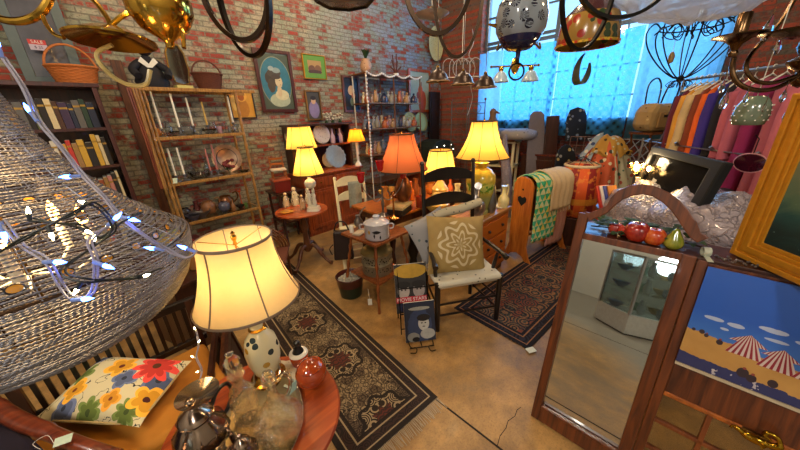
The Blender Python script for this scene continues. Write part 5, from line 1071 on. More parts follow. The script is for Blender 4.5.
for z,y in ((.19,.0),(.05,-.015),(.4,.06)): g.tube([(-.12,y,z),(.12,y,z)],.005,6)
g.obj('wire_frame',IR,t)
# ---- figurines on the round table
P_=[(287,207,.16,'#c8a87c','seated pair figurine at the left edge of the round tripod table'),(296,205,.2,'#cbb890','taller cream figurine group beside the cherub lamp'),(303,209,.15,'#b89468','small bronze-pink figurine at the front of the round tripod table'),(309,203,.17,'#d8cba8','pale figurine touching the cherub lamp base')]
for x,y,h,c,l in P_: figurine(l,pz(x,y,RTZ),h*1.25,spots('porcelain_'+c[1:],c,'#6a4428','#f4ead4',34,.3,0,.42,.3),'porcelain on the round tripod table',0,.3)
t=T('trinket_dish','shallow amber dish at the front of the round tripod table','dish',pz(284,214,RTZ)+Vector((.05,.03,0))); M().lathe([(0,0),(.05,0),(.08,.015),(.075,.018),(0,.006)],20).obj('dish',mat('amber_dish','#c8862c',.2,coat=.5),t,50)
# dark nesting stand left of hutch with red box
t=T('side_stand','dark open side stand with lower shelf between the bamboo shelf and the hutch','stand',(1.62,3.98,0)); 
for x in (0,.34):
    for y in (0,.34): M().tube([(x,y,0),(x,y,.78)],.018,8).obj('leg',W_dark,t)
M().box((.17,.17,.79),(.42,.4,.025)).obj('top',W_dark,t,0,bev=.004); M().box((.17,.17,.36),(.36,.36,.02)).obj('shelf',W_dark,t,0)
t=T('red_box','small dark red wooden box on top of the side stand','box',(1.72,4.1,.805),R(-8)); M().box((0,0,.08),(.22,.2,.16)).obj('box_body',mat('red_lacquer','#6e1a12',.35,coat=.3),t,0,bev=.006); M().box((0,0,.17),(.24,.22,.025)).obj('lid',mat('red_lacquer_lid','#b0502c',.35,coat=.3),t,0,bev=.004)
t=T('doll_chair','tiny wooden doll chair with white seat perched on the red box','chair',(1.72,4.1,.985),R(-15)); M().box((0,0,.13),(.2,.18,.02)).obj('seat',mat('pale_seat','#cdbba0',.6),t,0,bev=.004)
for x in (-.085,.085):
    M().tube([(x,-.075,0),(x,-.075,.12)],.009,6).obj('leg',W_oak,t); M().tube([(x,.08,0),(x,.08,.3)],.009,6).obj('leg',W_oak,t)
for z in (.2,.27): M().box((0,.08,z),(.18,.01,.03)).obj('back_slat',W_oak,t,0)
t=T('gramophone_horn','brown and cream shell-shaped lamp on the lower shelf of the side stand','ornament',(1.78,4.08,.37)); M().lathe([(0,0),(.05,0),(.03,.03),(.06,.1),(.11,.2),(.1,.21),(.02,.08)],16,lobes=8,amp=.1,cap=False).obj('body',mat('shell_brown','#a87848',.4),t,60)
# hat & red ottoman things left between bookcase and etagere
t=T('felt_hat','brown round straw hat on the floor stack right of the bookcase','hat',(.33,3.7,.72),0,rx=R(55)); M().lathe([(.17,0),(.11,.01),(.1,.07),(.06,.1),(0,.105)],24,cap=False).obj('crown',mat('straw_brown','#4a3420',.8,bump=.5),t,60,solid=.006)
t=T('yellow_box','yellow hexagonal cardboard box tilted on the pile right of the bookcase','box',(.30,3.42,.66),R(20),rx=R(-25)); M().lathe([(0,0),(.15,0),(.13,.1),(0,.1)],6).obj('box_body',mat('yellow_card','#b0902c',.6),t,0); M().lathe([(0,.1),(.135,.1),(.11,.13),(0,.13)],6).obj('lid',mat('green_card','#8a9a4a',.6),t,0)
t=T('storage_trunk','dark red trunk under the yellow box right of the bookcase','trunk',(.28,3.45,0),R(10)); M().box((0,0,.29),(.55,.4,.58)).obj('body',mat('trunk_red','#4a1418',.5),t,0,bev=.01); M().box((0,-.205,.45),(.06,.01,.08)).obj('latch',BRd,t,0); M().box((0,0,.6),(.56,.41,.04)).obj('lid',mat('trunk_red','#4a1418',.5),t,0,bev=.008)
for k,(x,y,c,l) in enumerate(((196,268,'#a8703c','rusty capped bottle behind the beaded basket, nearest the lamp'),(188,262,'#8a7a4c','olive glass bottle left of the rusty capped bottle'),(180,272,'#6a2018','short red bottle lowest in the cluster behind the bead basket'))):
    p=pz(x,y,.62); vessel('bottle',l,(p.x,p.y,.62),mat('bottle_'+c[1:],c,.25,coat=.4),'bottles behind the bead basket',1.4)
t=T('bottle_table','dark wooden crate carrying the bottles behind the bead basket','crate',pz(188,270,.3)*Vector((1,1,0)) if False else (pz(188,268,.62).x,pz(188,268,.62).y,0),R(20)); M().box((0,0,.3),(.5,.45,.6)).box((0,0,.605),(.54,.49,.025)).obj('body',W_dark,t,0,bev=.005)
t=T('red_ribbon_hanger','red coat hanger wires behind the big cream lamp shade','hanger',pd(178,238,2.0)); g=M()
a_=pd(160,218,2.0)-pd(178,238,2.0); b_=pd(202,246,2.0)-pd(178,238,2.0); c_=pd(182,262,2.0)-pd(178,238,2.0); g.tube([a_,b_,c_],.005,6,True); g.obj('wire',mat('red_wire','#a8202c',.4),t)
t=T('coiled_rattan_chair','brown curved rattan chair back hooped above the big lamp shade','chair',(.95,3.2,0),R(-30)); g=M()
for k in range(4): g.tube([((.24+.03*k)*math.cos(a),0,.42+(.18+.03*k)*math.sin(a)) for a in [PI*i/20 for i in range(21)]],.012,6)
g.obj('hooped_back',W_mid,t)
for x in (-.3,.3):
    for y in (0,-.4): M().tube([(x,y,0),(x,y,.43)],.016,6).obj('leg',W_mid,t)
M().box((0,-.2,.4),(.66,.44,.04)).obj('seat',WICKd,t,0,bev=.01)
# ---- quilt rack
QL=Vector((3.12,1.43,0)); QR=Vector((3.42,1.2,0)); qc=(QL+QR)/2; qrz=R(-15)
QX,QY=3.37,1.30
t=T('quilt_rack','honey wood quilt rack end with cut-out heart and splayed feet carrying folded quilts','quilt rack',(QX,QY,0),qrz)
o=[]; H=1.05; n=20
for i in range(n+1): a=PI*i/n; o.append((.13*math.cos(a),H-.13+.13*math.sin(a)))
o+=[(-.13,.36),(-.12,.2),(-.16,.08),(-.21,.0),(-.13,0),(-.08,.06),(0,.09),(.08,.06),(.13,0),(.21,0),(.16,.08),(.12,.2),(.13,.36)]
for x,nm in ((0,'end_panel'),(.74,'end_panel')):
    e=M().prism(o,.024,'x',(x,0,0)).obj(nm,wood('rack_wood','#9c4c14','#cc7a2c'),t,0,bev=.003)
    if x==0:
        hp=[(.0,.70),(.055,.76),(.058,.80),(.032,.82),(.0,.80),(-.032,.82),(-.058,.80),(-.055,.76)]; M().prism(hp,.03,'x').obj('heart_cutout',mat('cutout_black','#080504',.9),t,0); M().lathe([(0,-.015),(.012,-.015),(.012,.015),(0,.015)],12).obj('peg_hole',mat('cutout_black','#080504',.9),t,0)
        hole=bpy.data.objects['peg_hole']; hole.rotation_euler=(0,PI/2,0); hole.location=(0,0,.9)
for y,z in ((0,1.0),(-.09,.92),(.09,.92),(0,.28)): M().tube([(0,y,z),(.74,y,z)],.014,8).obj('rail',wood('rack_wood','#9c4c14','#cc7a2c'),t)
def quilt(name,label,x0,x1,zb1,zb2,m,off,rz=qrz,fr=None,slant=0,hump=.13):
    t=T(name,label,'quilt',(QX,QY,0),rz); rad=hump+off
    L1=(.93-zb1); L2=(.93-zb2); tot=L1+PI*rad+L2
    def fn(u,v):
        s=v*tot; x=x0+(x1-x0)*u+slant*v; w=.006*math.sin(u*26)+.004*math.sin(v*30+u*4)
        if s<L1: return (x,-rad-w,zb1+s)
        if s<L1+PI*rad: a=(s-L1)/rad; return (x,-(rad+w)*math.cos(a),.93+(rad*.85+w)*math.sin(a))
        return (x,rad+w,.93-(s-L1-PI*rad))
    M().grid(fn,16,44).obj('cloth',m,t,60,solid=.012); 
    if fr:
        for k in range(14): x=x0+(x1-x0)*k/13; M().tube([(x,-rad,zb1),(x+.004,-rad-.006,zb1-.05)],.004,5).obj('tassel',fr,t)
    return t
qn=NT('green_yellow_quilt'); v=qn.co(); s_=qn.sep(v); 
tri=qn.math('MODULO',qn.math('ADD',qn.math('MULTIPLY',s_[2],13),10),1.0); tx=qn.math('ABSOLUTE',qn.math('SUBTRACT',qn.math('MODULO',qn.math('ADD',qn.math('ADD',qn.math('MULTIPLY',s_[0],11),20),qn.math('MULTIPLY',qn.math('FLOOR',qn.math('MULTIPLY',s_[2],13)),.5)),1.0),.5))
f=qn.math('LESS_THAN',qn.math('MULTIPLY',tri,.5),tx); nz=qn.noise(v,9,2)
qcol=qn.mix(f,qn.mix(qn.math('GREATER_THAN',nz.outputs[0],.5),'#2f9a6a','#3fae86'),qn.mix(qn.math('GREATER_THAN',nz.outputs[0],.48),'#d8c458','#c8d0a0')); QM=qn.done(qn.bsdf(Base_Color=qcol,Roughness=.9))
quilt('green_quilt','green and yellow triangle patchwork quilt over the left half of the quilt rack',.03,.46,.26,.3,QM,.025)
quilt('pink_blanket','pale pink blanket hanging lowest on the right side of the quilt rack',.36,.72,.12,.25,mat('pink_wool','#c08a7c',.9,var=.1,scale=40,bump=.2),.0)
quilt('white_throw','cream fringed throw folded over the top right of the quilt rack',.28,.70,.62,.5,mat('cream_wool','#cdb48c',.9,var=.12,scale=50,bump=.3),.045,fr=mat('cream_wool','#cdb48c',.9))
# ================================================================ arched mirror, folding door screen and painting (plane X = 1.45)
MX=1.45; TILT=R(11.2); MP0=Vector((1.43,0,0)); MN=Vector((math.cos(TILT),0,-math.sin(TILT))); MU=Vector((math.sin(TILT),0,math.cos(TILT)))
def pM(x,y): d=ray(x,y); return CAM+d*((MP0-CAM).dot(MN)/d.dot(MN))
def sM(x,y): q=pM(x,y); return q.y,(q-MP0).dot(MU)
def mloc(y,s_,off=0): return MP0+MU*s_+Vector((0,y,0))-MN*off
LZ=1.15; LX=1.66; W_fr=wood('mirror_frame_oak','#38180a','#7a3e1a',.35,2,10)
MIR=NT('silvered_mirror'); nz=MIR.noise(MIR.co(),3); MIRM=MIR.done(MIR.bsdf(Base_Color=MIR.mix(nz.outputs[0],'#c9ccc6','#d6d8d2'),Metallic=1.0,Roughness=.015))
yl,yr=.345,-.115; yc=(yl+yr)/2; hw=(yl-yr)/2
t=T('arched_mirror','tall wood framed standing mirror with arched crest reflecting a glass display case','mirror',mloc(yc,.002),ry=TILT)
M().box((0,hw-.02,.635),(.035,.045,1.27)).obj('stile',W_fr,t,0,bev=.005)
M().box((0,-hw+.022,.585),(.035,.05,1.17)).obj('stile',W_fr,t,0,bev=.005)
M().box((0,0,.05),(.04,2*hw-.085,.09)).box((-.012,0,.1),(.03,2*hw-.085,.018)).obj('bottom_rail',W_fr,t,0,bev=.004)
M().box((0,0,1.155),(.04,2*hw-.085,.032)).obj('top_rail',W_fr,t,0,bev=.003)
M().box((.008,0,.62),(.006,2*hw-.085,1.06)).obj('mirror_glass',MIRM,t,0)
out=[];inn=[]
O_=[(585,212),(590,213),(598,210),(607,206),(611,198),(618,191),(630,186),(643,184.5),(656,187),(669,193),(680,201),(688,210),(693,218),(696,221),(700,232),(709,238)]
I_=[(590,222),(594,219),(600,217),(608,213),(615,206),(623,200),(633,196),(643,194.5),(653,197),(663,203),(671,211),(677,219),(680,224),(684,230),(690,238),(697,243)]
for (a,b),(c,d) in zip(O_,I_):
    q=sM(a,b); w=sM(c,d); out.append((q[0]-yc,q[1])); inn.append((w[0]-yc,w[1]))
M().band(out,inn,.034,'x').obj('arched_crest',W_fr,t,0,bev=.004)
t=T('console_ledge','narrow dark wooden console running behind the mirror top under the painted fruit','console table',(LX+.085,0,LZ)); M().box((0,-.22,-.008),(.20,1.12,.016)).obj('board',W_dark,t,0,bev=.003)
for x in (.06,.085):
    for y in (-.76,.32):
        if x>.07: M().box((x,y,-.583),(.03,.03,1.134)).obj('leg',W_dark,t,0)
# fruit
def fruit(name,label,px,r,m,X=LX+.03,pear=False,stem=True,sq=.92):
    q=pX(px[0],px[1],X); q.z=LZ+r*sq
    t=T(name,label,'fruit',q,0,'fruit on the mirror ledge')
    if pear: M().lathe([(0,-r),(r*.5,-r*.93),(r*.92,-r*.5),(r,-.05*r),(r*.82,.45*r),(r*.5,.95*r),(r*.36,1.35*r),(r*.2,1.6*r),(0,1.62*r)],24).obj('flesh',m,t,60)
    else: M().lathe([(0,-r*.8),(r*.3,-r*.92),(r*.75,-r*.7),(r,-r*.1),(r*.94,r*.4),(r*.6,r*.78),(r*.25,r*.8),(0,r*.62)],24,lobes=5,amp=.02).obj('flesh',m,t,60)
    if stem: M().tube([(0,0,r*(.6 if not pear else 1.55)),(.004,0,r*(.95 if not pear else 1.85))],.0022,6).obj('stem',W_dark,t)
    return t
apm=lambda n_,a,b:(lambda n:(n.done(n.bsdf(Base_Color=n.ramp(n.noise(n.co((1,1,.35)),30,4).outputs[0],[(.35,a),(.7,b)]),Roughness=.22,Coat_Weight=.6))))(NT(n_))
fruit('apple','large dark red apple in the middle of the ledge fruit',(634,243),.052,apm('apple_red','#7e1410','#c23a26'))
fruit('apple','orange-red apple with stem right of the large dark red apple',(651,248),.044,apm('apple_orange','#b02a14','#d8702c'))
fruit('apple','small red apple high behind the large dark red apple',(624,233),.034,apm('apple_small','#a81c16','#d84a34'),X=LX+.07)
fruit('apple','leftmost small red apple, half hidden in the leaves on the ledge',(614,232),.032,apm('apple_small2','#96201a','#c84a3a'),X=LX+.08)
fruit('pear','green-yellow pear at the right end of the ledge fruit',(671,250),.037,apm('pear_green','#6a7a1c','#a8a040'),pear=True)
t=T('leaf_garland','dark green artificial leaf garland lying behind the fruit on the mirror ledge','garland',(LX+.1,.1,LZ)); GLf=mat('garland_leaf','#2c4420',.75,var=.5)
rnd=random.Random(5)
M().tube(spline([(-.0,.2,.008),(.02,.1,.012),(-.01,0,.01),(.02,-.1,.012),(0,-.25,.008)],6),.004,6).obj('vine',W_dark,t)
for k in range(80):
    y=rnd.uniform(-.2,.17); x=rnd.uniform(-.06,.04); z=rnd.uniform(.008,.075); a=rnd.uniform(0,6.28); L=rnd.uniform(.04,.07); ca,sa=math.cos(a),math.sin(a)
    M().grid(lambda u,v:(x+L*u*ca-(v-.5)*L*.7*math.sin(PI*min(1,u+.05))*sa,y+L*u*sa+(v-.5)*L*.7*math.sin(PI*min(1,u+.05))*ca,z+.012*math.sin(u*3)),3,2).obj('leaf',GLf,t)
for k in range(8): M().ball((-.03+.01*(k%3),-.02-.018*k,.012+.004*(k%2)),.007,8,6).obj('berry',mat('gold_berry','#a08038',.4),t)
t=T('adhesive_tape_roll','pale translucent ribbon roll on the ledge at the right foot of the arch','ribbon',pX(707,249,LX+.02)+Vector((0,0,0)),R(20),rx=R(90)); t.location.z=LZ+.02; M().lathe([(.014,-.012),(.019,-.012),(.019,.012),(.014,.012),(.014,-.012)],20,cap=False).obj('roll',mat('ribbon_pale','#b4b8a4',.4),t,50); M().box((-.03,-.018,0),(.05,.001,.02),rz=R(10)).obj('loose_end',mat('ribbon_pale','#b4b8a4',.4),t,0)
# French door style screen right of the mirror
yA=yr-.005; SW=.75
t=T('glazed_screen','brown wooden glazed screen panel with small panes below the beach painting','screen',mloc(yA,.002),ry=TILT); 
M().box((0,-.018,.58),(.035,.036,1.16)).obj('stile',W_fr,t,0,bev=.004); M().box((0,-SW+.018,.58),(.035,.036,1.16)).obj('stile',W_fr,t,0,bev=.004)
M().box((0,-SW/2,.6),(.03,SW-.07,.18)).obj('middle_rail',W_fr,t,0,bev=.004); M().box((-.016,-SW/2,.525),(.012,SW-.07,.02)).obj('moulding',W_oak,t,0,bev=.003)
M().box((0,-SW/2,.05),(.03,SW-.07,.1)).obj('bottom_rail',W_fr,t,0,bev=.004); M().box((0,-SW/2,.92),(.012,SW-.07,.47)).obj('upper_panel',W_fr,t,0)
g=M()
for k in range(1,4): g.box((0,-SW*k/4,.3),(.022,.018,.42))
for z in (.22,.37): g.box((0,-SW/2,z),(.022,SW-.07,.018))
g.obj('glazing_bars',wood('bar_wood','#5a2810','#8a4a20'),t,0,bev=.002); M().box((.003,-SW/2,.3),(.003,SW-.07,.42)).obj('glass_panes',thin('pane_glass','#e6e4da',.84),t,0)
# beach painting leaning on the screen
def beach(n):
    v=n.co(); s=n.sep(v); x=n.math('MULTIPLY',s[1],-1.0); z=s[2]   # x: to the right from the left edge, z up from the bottom edge
    nz=n.noise(v,11,4); n2=n.noise(v,30,3); wob=n.math('MULTIPLY',n.math('SUBTRACT',n2.outputs[0],.5),.02)
    sky=n.ramp(n.math('ADD',z,wob),[(.16,'#3f74c4'),(.26,'#2458b8'),(.44,'#2a5fc0')]); c=n.mix(n.math('MULTIPLY',nz.outputs[0],.35),sky,'#1c469c')
    def E(cx,cz,rx,rz,col,w=.35,src=n2):
        nonlocal c
        a=n.math('DIVIDE',n.math('SUBTRACT',x,cx),rx); b=n.math('DIVIDE',n.math('SUBTRACT',z,cz),rz)
        q=n.math('ADD',n.math('ADD',n.math('MULTIPLY',a,a),n.math('MULTIPLY',b,b)),n.math('MULTIPLY',n.math('SUBTRACT',src.outputs[0],.5),w)); c=n.mix(n.math('LESS_THAN',q,1.0),c,col)
    for cx,cz,rx,rz in ((.065,.235,.028,.008),(.125,.232,.022,.009),(.1,.205,.012,.005),(.215,.255,.035,.01),(.23,.22,.03,.006),(.3,.24,.03,.008)): E(cx,cz,rx,rz,'#a8b4d0',1.2)
    sand=n.math('LESS_THAN',n.math('ADD',z,wob),n.math('MULTIPLY_ADD',x,-.10,.165)); c=n.mix(sand,c,n.mix(nz.outputs[0],'#a8783a','#c99a54'))
    sea=n.math('LESS_THAN',n.math('ADD',z,n.math('MULTIPLY',wob,1.6)),n.math('MULTIPLY_ADD',x,-.06,.055)); c=n.mix(sea,c,n.mix(n.math('GREATER_THAN',n2.outputs[0],.62),'#2f3260','#b8b0b4'))
    for cx,cz,w_,h in ((.17,.165,.055,.09),(.255,.15,.055,.085),(.34,.15,.055,.085)):
        dx=n.math('ABSOLUTE',n.math('SUBTRACT',x,cx)); dz=n.math('SUBTRACT',z,cz-h/2)
        wid=n.math('MULTIPLY_ADD',dz,-.42,w_*.9); body=n.math('MULTIPLY',n.math('LESS_THAN',dx,wid),n.math('MULTIPLY',n.math('GREATER_THAN',dz,0.0),n.math('LESS_THAN',dz,h*.62)))
        roof=n.math('MULTIPLY',n.math('LESS_THAN',dx,n.math('MULTIPLY_ADD',dz,-1.3,h*1.35)),n.math('MULTIPLY',n.math('GREATER_THAN',dz,h*.6),n.math('LESS_THAN',dz,h*1.05)))
        m=n.math('ADD',body,roof,0,True); st=n.math('GREATER_THAN',n.math('SINE',n.math('MULTIPLY',n.math('DIVIDE',n.math('SUBTRACT',x,cx),wid),19.0)),0.0)
        c=n.mix(m,c,n.mix(st,'#c9b8b0','#8e2030'))
    for cx,cz,r in ((.045,.165,.008),(.06,.155,.007),(.1,.145,.01),(.185,.055,.016),(.21,.045,.014),(.26,.055,.013),(.02,.165,.006)): E(cx,cz,r,r*1.2,'#33242c',.9)
    for cx,cz,r in ((.185,.075,.005),(.21,.063,.005),(.1,.158,.004),(.06,.165,.003)): E(cx,cz,r,r,'#8a3a34',0)
    return c
PW,PH=.62,.44
t=T('beach_painting','painting of striped beach tents under a deep blue sky leaning on the glazed screen','painting',mloc(yA-.035,.705,.028),ry=TILT); M().box((0,-PW/2,PH/2),(.012,PW,PH)).obj('canvas',paint_mat('beach_scene_art',beach,.35,.3),t,0)
g=M()
g.box((-.003,-PW/2,-.008),(.014,PW,.012))
g.obj('frame_strip',mat('cream_strip','#b9a88c',.5),t,0)
# ---- brass duck figure on small stool in front of the screen
bpz=pM(753,432)-MN*.045; t=T('brass_swan','polished brass swan shaped ornament mounted on the middle rail below the beach painting','ornament',bpz,ry=TILT); bm=mat('bright_brass','#b08a2a',.16,1,var=.2,scale=30)
M().ball((0,.0,0),.03,18,12,(.6,1.35,.62)).tube(spline([(0,-.03,.0),(-.005,-.055,.015),(-.005,-.045,.045),(-.005,-.02,.05),(-.005,-.015,.034)],5),[.012]*7+[.008]*8+[.0085]*6,8).tube([(-.005,-.015,.034),(-.006,-.035,.024)],[.008,.003],8).tube(spline([(0,.035,.005),(0,.06,.014),(0,.066,.0)],4),[.01]*4+[.004]*5,8).obj('body',bm,t,60)
for k in range(5): M().tube(spline([(-.017,.02-.006*k,.012-.003*k),(-.021,-.0-.004*k,.008-.005*k),(-.018,-.028+.002*k,-.002-.004*k)],4),.0022,5).obj('feather',bm,t)
M().box((.022,0,-.0),(.02,.07,.03)).obj('mount',BRd,t,0,bev=.003)
# ---- gold framed seascape
BL=pX(741,239,1.78); BL.z=LZ+.006; ud=Vector((-math.cos(R(38)),-math.sin(R(38)),0)); gw,gh=.72,.62
def gmat(n):
    v=n.co(); s=n.sep(v); nz=n.noise(v,7,5,.65,1.0)
    c=n.ramp(n.math('ADD',s[2],n.math('MULTIPLY',n.math('SUBTRACT',nz.outputs[0],.5),.25)),[(.12,'#0c2a2c'),(.2,'#1c4a4a'),(.26,'#4f6a54'),(.45,'#7a7c5c'),(.6,'#a8863c')])
    return n.mix(n.math('GREATER_THAN',n.noise(v,22,4,.7,1.5).outputs[0],.66),c,'#6a8a80')
t=T('gold_framed_seascape','large gold framed stormy seascape painting at the right edge above the mirror ledge','painting',BL,math.atan2(ud.y,ud.x))
g=M()
for k,(a,b,dd) in enumerate(((0,.02,.05),(.02,.032,.035),(.032,.055,.045),(.055,.07,.028),(.07,.085,.018))):
    g.band([(a,a),(gw-a,a),(gw-a,gh-a),(a,gh-a)],[(b,b),(gw-b,b),(gw-b,gh-b),(b,gh-b)],dd,'y',True)
g.obj('frame',GOLD,t,0,bev=.003); M().box((gw/2,0,gh/2),(gw-.16,.008,gh-.16)).obj('canvas',paint_mat('storm_sea_art',gmat),t,0)
t=T('yellow_ornaments','small yellow and orange glass ornaments coloured as if lit on the ledge under the gold frame','ornament',(1.70,pX(772,262,1.7).y,LZ)); M().ball((0,0,.014),.014,10,8,(1,1.3,1)).ball((0,-.03,.012),.012,10,8,(1,1.5,.8)).obj('body',mat('glaze_yellow_lit_look','#c8a028',.2,coat=.5),t)  # the glow is only put into the yellow glaze colour; no lamp here
t=T('trinket_chain','tangled silver chain and trinkets along the ledge between ribbon roll and gold frame','trinkets',(1.68,-.19,LZ)); g=M()
for k in range(26): g.ball((.02*math.sin(k*1.3),-.006*k+.02,.006+.004*math.cos(k*2)),.005,6,5)
g.obj('beads',PEW,t)
# ================================================================ display case behind the camera, seen in the mirror
def refl_floor(x,y):
    p=pM(x,y); d=ray(x,y); r=d-MN*(2*d.dot(MN)); return p+r*(-p.z/r.z)
B_=refl_floor(623,335); A_=refl_floor(590,316); C_=refl_floor(646,327)
dx=(A_-B_).normalized(); dy=(C_-B_); dy=(dy-dx*dy.dot(dx)).normalized(); Lx=.62; Ly=1.3; HC=1.14
cw=mat('case_white','#c9c6bc',.4); alu=mat('case_aluminium','#b8bcc0',.3,.8)
ctr=B_+dx*Lx/2+dy*Ly/2; rz=math.atan2(dx.y,dx.x)
t=T('display_case','white based glass display case seen only as a reflection in the arched mirror','display case',(ctr.x,ctr.y,0),rz)
M().box((0,0,.16),(Lx,Ly,.28)).obj('base_cabinet',cw,t,0,bev=.004); M().box((0,0,.01),(Lx-.06,Ly-.06,.02)).obj('plinth',BLK,t,0)
for x in (-Lx/2+.015,Lx/2-.015):
    for y in (-Ly/2+.015,Ly/2-.015): M().box((x,y,.72),(.03,.03,.86)).obj('corner_post',alu,t,0)
g=M(); g.box((0,0,HC),(Lx,Ly,.03)); g.obj('top_frame',alu,t,0)
for z in (.62,.88): M().box((0,0,z),(Lx-.04,Ly-.04,.008)).obj('glass_shelf',GLt,t,0)
M().box((0,-Ly/2+.004,.72),(Lx-.06,.004,.82)).box((0,Ly/2-.004,.72),(Lx-.06,.004,.82)).box((-Lx/2+.004,0,.72),(.004,Ly-.06,.82)).box((Lx/2-.004,0,.72),(.004,Ly-.06,.82)).obj('glass_panel',thin('case_glass','#dfe8ea',.8),t,0)
rnd=random.Random(9); M_=Matrix.Translation((ctr.x,ctr.y,0))@Matrix.Rotation(rz,4,'Z')
for zi,z in enumerate((.305,.626,.886)):
    for k in range(7):
        x=-Ly/2+.14+k*.17; q=M_@Vector(((-1)**k*.14,x,z)); cn=['blue','white','green','grey','amber','white','blue'][k]
        vessel(kinds_[k%4] if False else ['bowl','vase','tumbler','jar'][k%4],f"{cn} {['bowl','vase','cup','jar'][k%4]}, number {k+1} along the {['bottom','middle','top'][zi]} level inside the reflected glass case".replace(', number %d along'%(k+1),[', at one end of',', second along',', third along',', midway along',', fifth along',', sixth along',', at the far end of'][k]),q,mat('case_'+cn,{'blue':'#5a7aa0','white':'#d0d0c8','green':'#7a9a7a','grey':'#8a8a8a','amber':'#b08a4a'}[cn],.25,coat=.3),'wares in the display case',1.2,name='case_ware')
light('case_lamp',M_@Vector((0,0,1.09)),(.9,.97,1),10,.15)
# ================================================================ clothes rack
RA=Vector((4.31,.36,0)); RB=Vector((3.0,-.57,0)); rd=(RB-RA).normalized(); rn=Vector((-rd.y,rd.x,0)); 
if rn.dot(-RA)<0: rn=-rn
cl=RA-rn*.25; RZ=2.0; rz=math.atan2(rd.y,rd.x); RL=(RB-RA).length
t=T('clothes_rack','metal clothes rack with a lower front bar in front of the right window','rack',(RA.x,RA.y,0),rz)
yb=-.25 if (Matrix.Rotation(rz,3,'Z')@Vector((0,1,0))).dot(rn)>0 else .25
M().tube([(-.1,yb,RZ),(RL+.2,yb,RZ)],.014,8).obj('hanging_rail',PEW,t)
M().tube([(-.1,0,1.39),(RL+.2,0,1.39)],.007,8).obj('front_bar',PEW,t)
for x in (-.1,RL+.2): M().tube([(x,0,0),(x,0,1.42)],.012,8).obj('post',PEW,t); M().tube([(x,yb,0),(x,yb,RZ)],.014,8).obj('post',PEW,t)
for x in (.05,.45,.85,1.25): M().tube([(x,0,1.39),(x,-.03*(1 if yb>0 else -1),1.42)],.012,6).obj('hook',PEW,t)
def garment(label,s,col,L,w=.24,th=.05,rot=0,sleeve=.5,m=None):
    q=cl+rd*s; t=T('garment',label,'garment',(q.x,q.y,RZ),rz+rot,'clothes on the rack')
    m=m or mat('cloth_g'+col[1:],col,.9,var=.22,scale=8,bump=.15)
    def fn(u,v):
        a=2*PI*u; z=-.07-v*L; k=min(1,(v*L+.02)/.10)**.6; ww=(.05+(w-.05)*k)*(1+.22*v); tt=th*(.4+.6*k)*(1+.5*v)
        y=ww*math.copysign(abs(math.cos(a))**.8,math.cos(a)); x=tt*math.sin(a)*(1+.25*math.sin(y*40+v*4+s*9)); 
        return (x,y,z-.35*max(0,abs(y)-.06)*(1-v) )
    M().grid(fn,36,16).obj('cloth',m,t,70)
    for sg in (-1,1): M().tube([(0,sg*w*.8,-.17),(.01,sg*w*1.0,-.35),(.015,sg*w*1.05,-.17-sleeve)],[.05,.05,.04],8).obj('sleeve',m,t,60)
    M().tube([(0,-w*.8,-.12),(0,0,-.045),(0,w*.8,-.12)],.006,6).tube(arc((0,0,-.0),.02,-PI/2,PI,10,'yz')+[(0,-.02,0)],.003,6).tube([(0,0,-.05),(0,0,-.02)],.003,6).obj('coat_hanger',PAP,t)
    return t
G_=[('black coat at the far end of the clothes rack next to the tote bag','#0e0b10',1.0,.06),('burgundy garment between the black coat and yellow cardigan','#5e1420',.95,.13),('yellow-orange cardigan on the clothes rack','#cc9030',.9,.21),('cream knit sweater between yellow cardigan and rust jacket','#c4a878',.62,.28),('rust jacket behind the bright orange skirt','#7a3414',.7,.35),('bright orange long skirt above the black framed mirror','#d85c14',.95,.42),('deep purple top right of the bright orange skirt','#34247a',.7,.50),('black narrow blouse between purple top and pink coat','#17131a',.75,.57),('large dusty pink coat facing left on the clothes rack','#b35a68',1.1,.68),('muted rose sweater directly behind the glass shade','#a85464',1.05,.82),('magenta scarf-like dress between two pink garments','#8a1c50',1.05,.92),('dusty pink jacket with lapels near the round hand mirror','#ae5a68',1.1,1.03),('rose pink long cardigan near the gold frame','#b8606a',1.15,1.17),('pale pink blouse last on the rack beside the gold frame','#bc7078',1.1,1.31)]
for l,c,L,s in G_: garment(l,s,c,L,w=.24,rot=R(28+random.Random(int(s*100)).uniform(-8,8)))
hm=pd(750,163,1.75); t=T('hand_mirror','round maroon backed hand mirror with pink rim hanging in front of the pink clothes','hand mirror',hm,R(45+10)); M().at((0,0,0),rx=R(90)).lathe([(0,-.006),(.072,-.006),(.078,0),(.072,.006),(0,.006)],36,sy=.7).obj('disc',mat('maroon_enamel','#3a0c1c',.25,coat=.4),t,50); M().at((0,0,0),rx=R(90)).tube([(.078*math.cos(a),.055*math.sin(a),0) for a in [2*PI*i/40 for i in range(40)]],.004,6,True).obj('rim',mat('pink_rim','#c88a90',.4),t); M().tube([(0,0,.055),(0,0,.14),(.02,0,.16)],.003,6).obj('hook',IR,t)
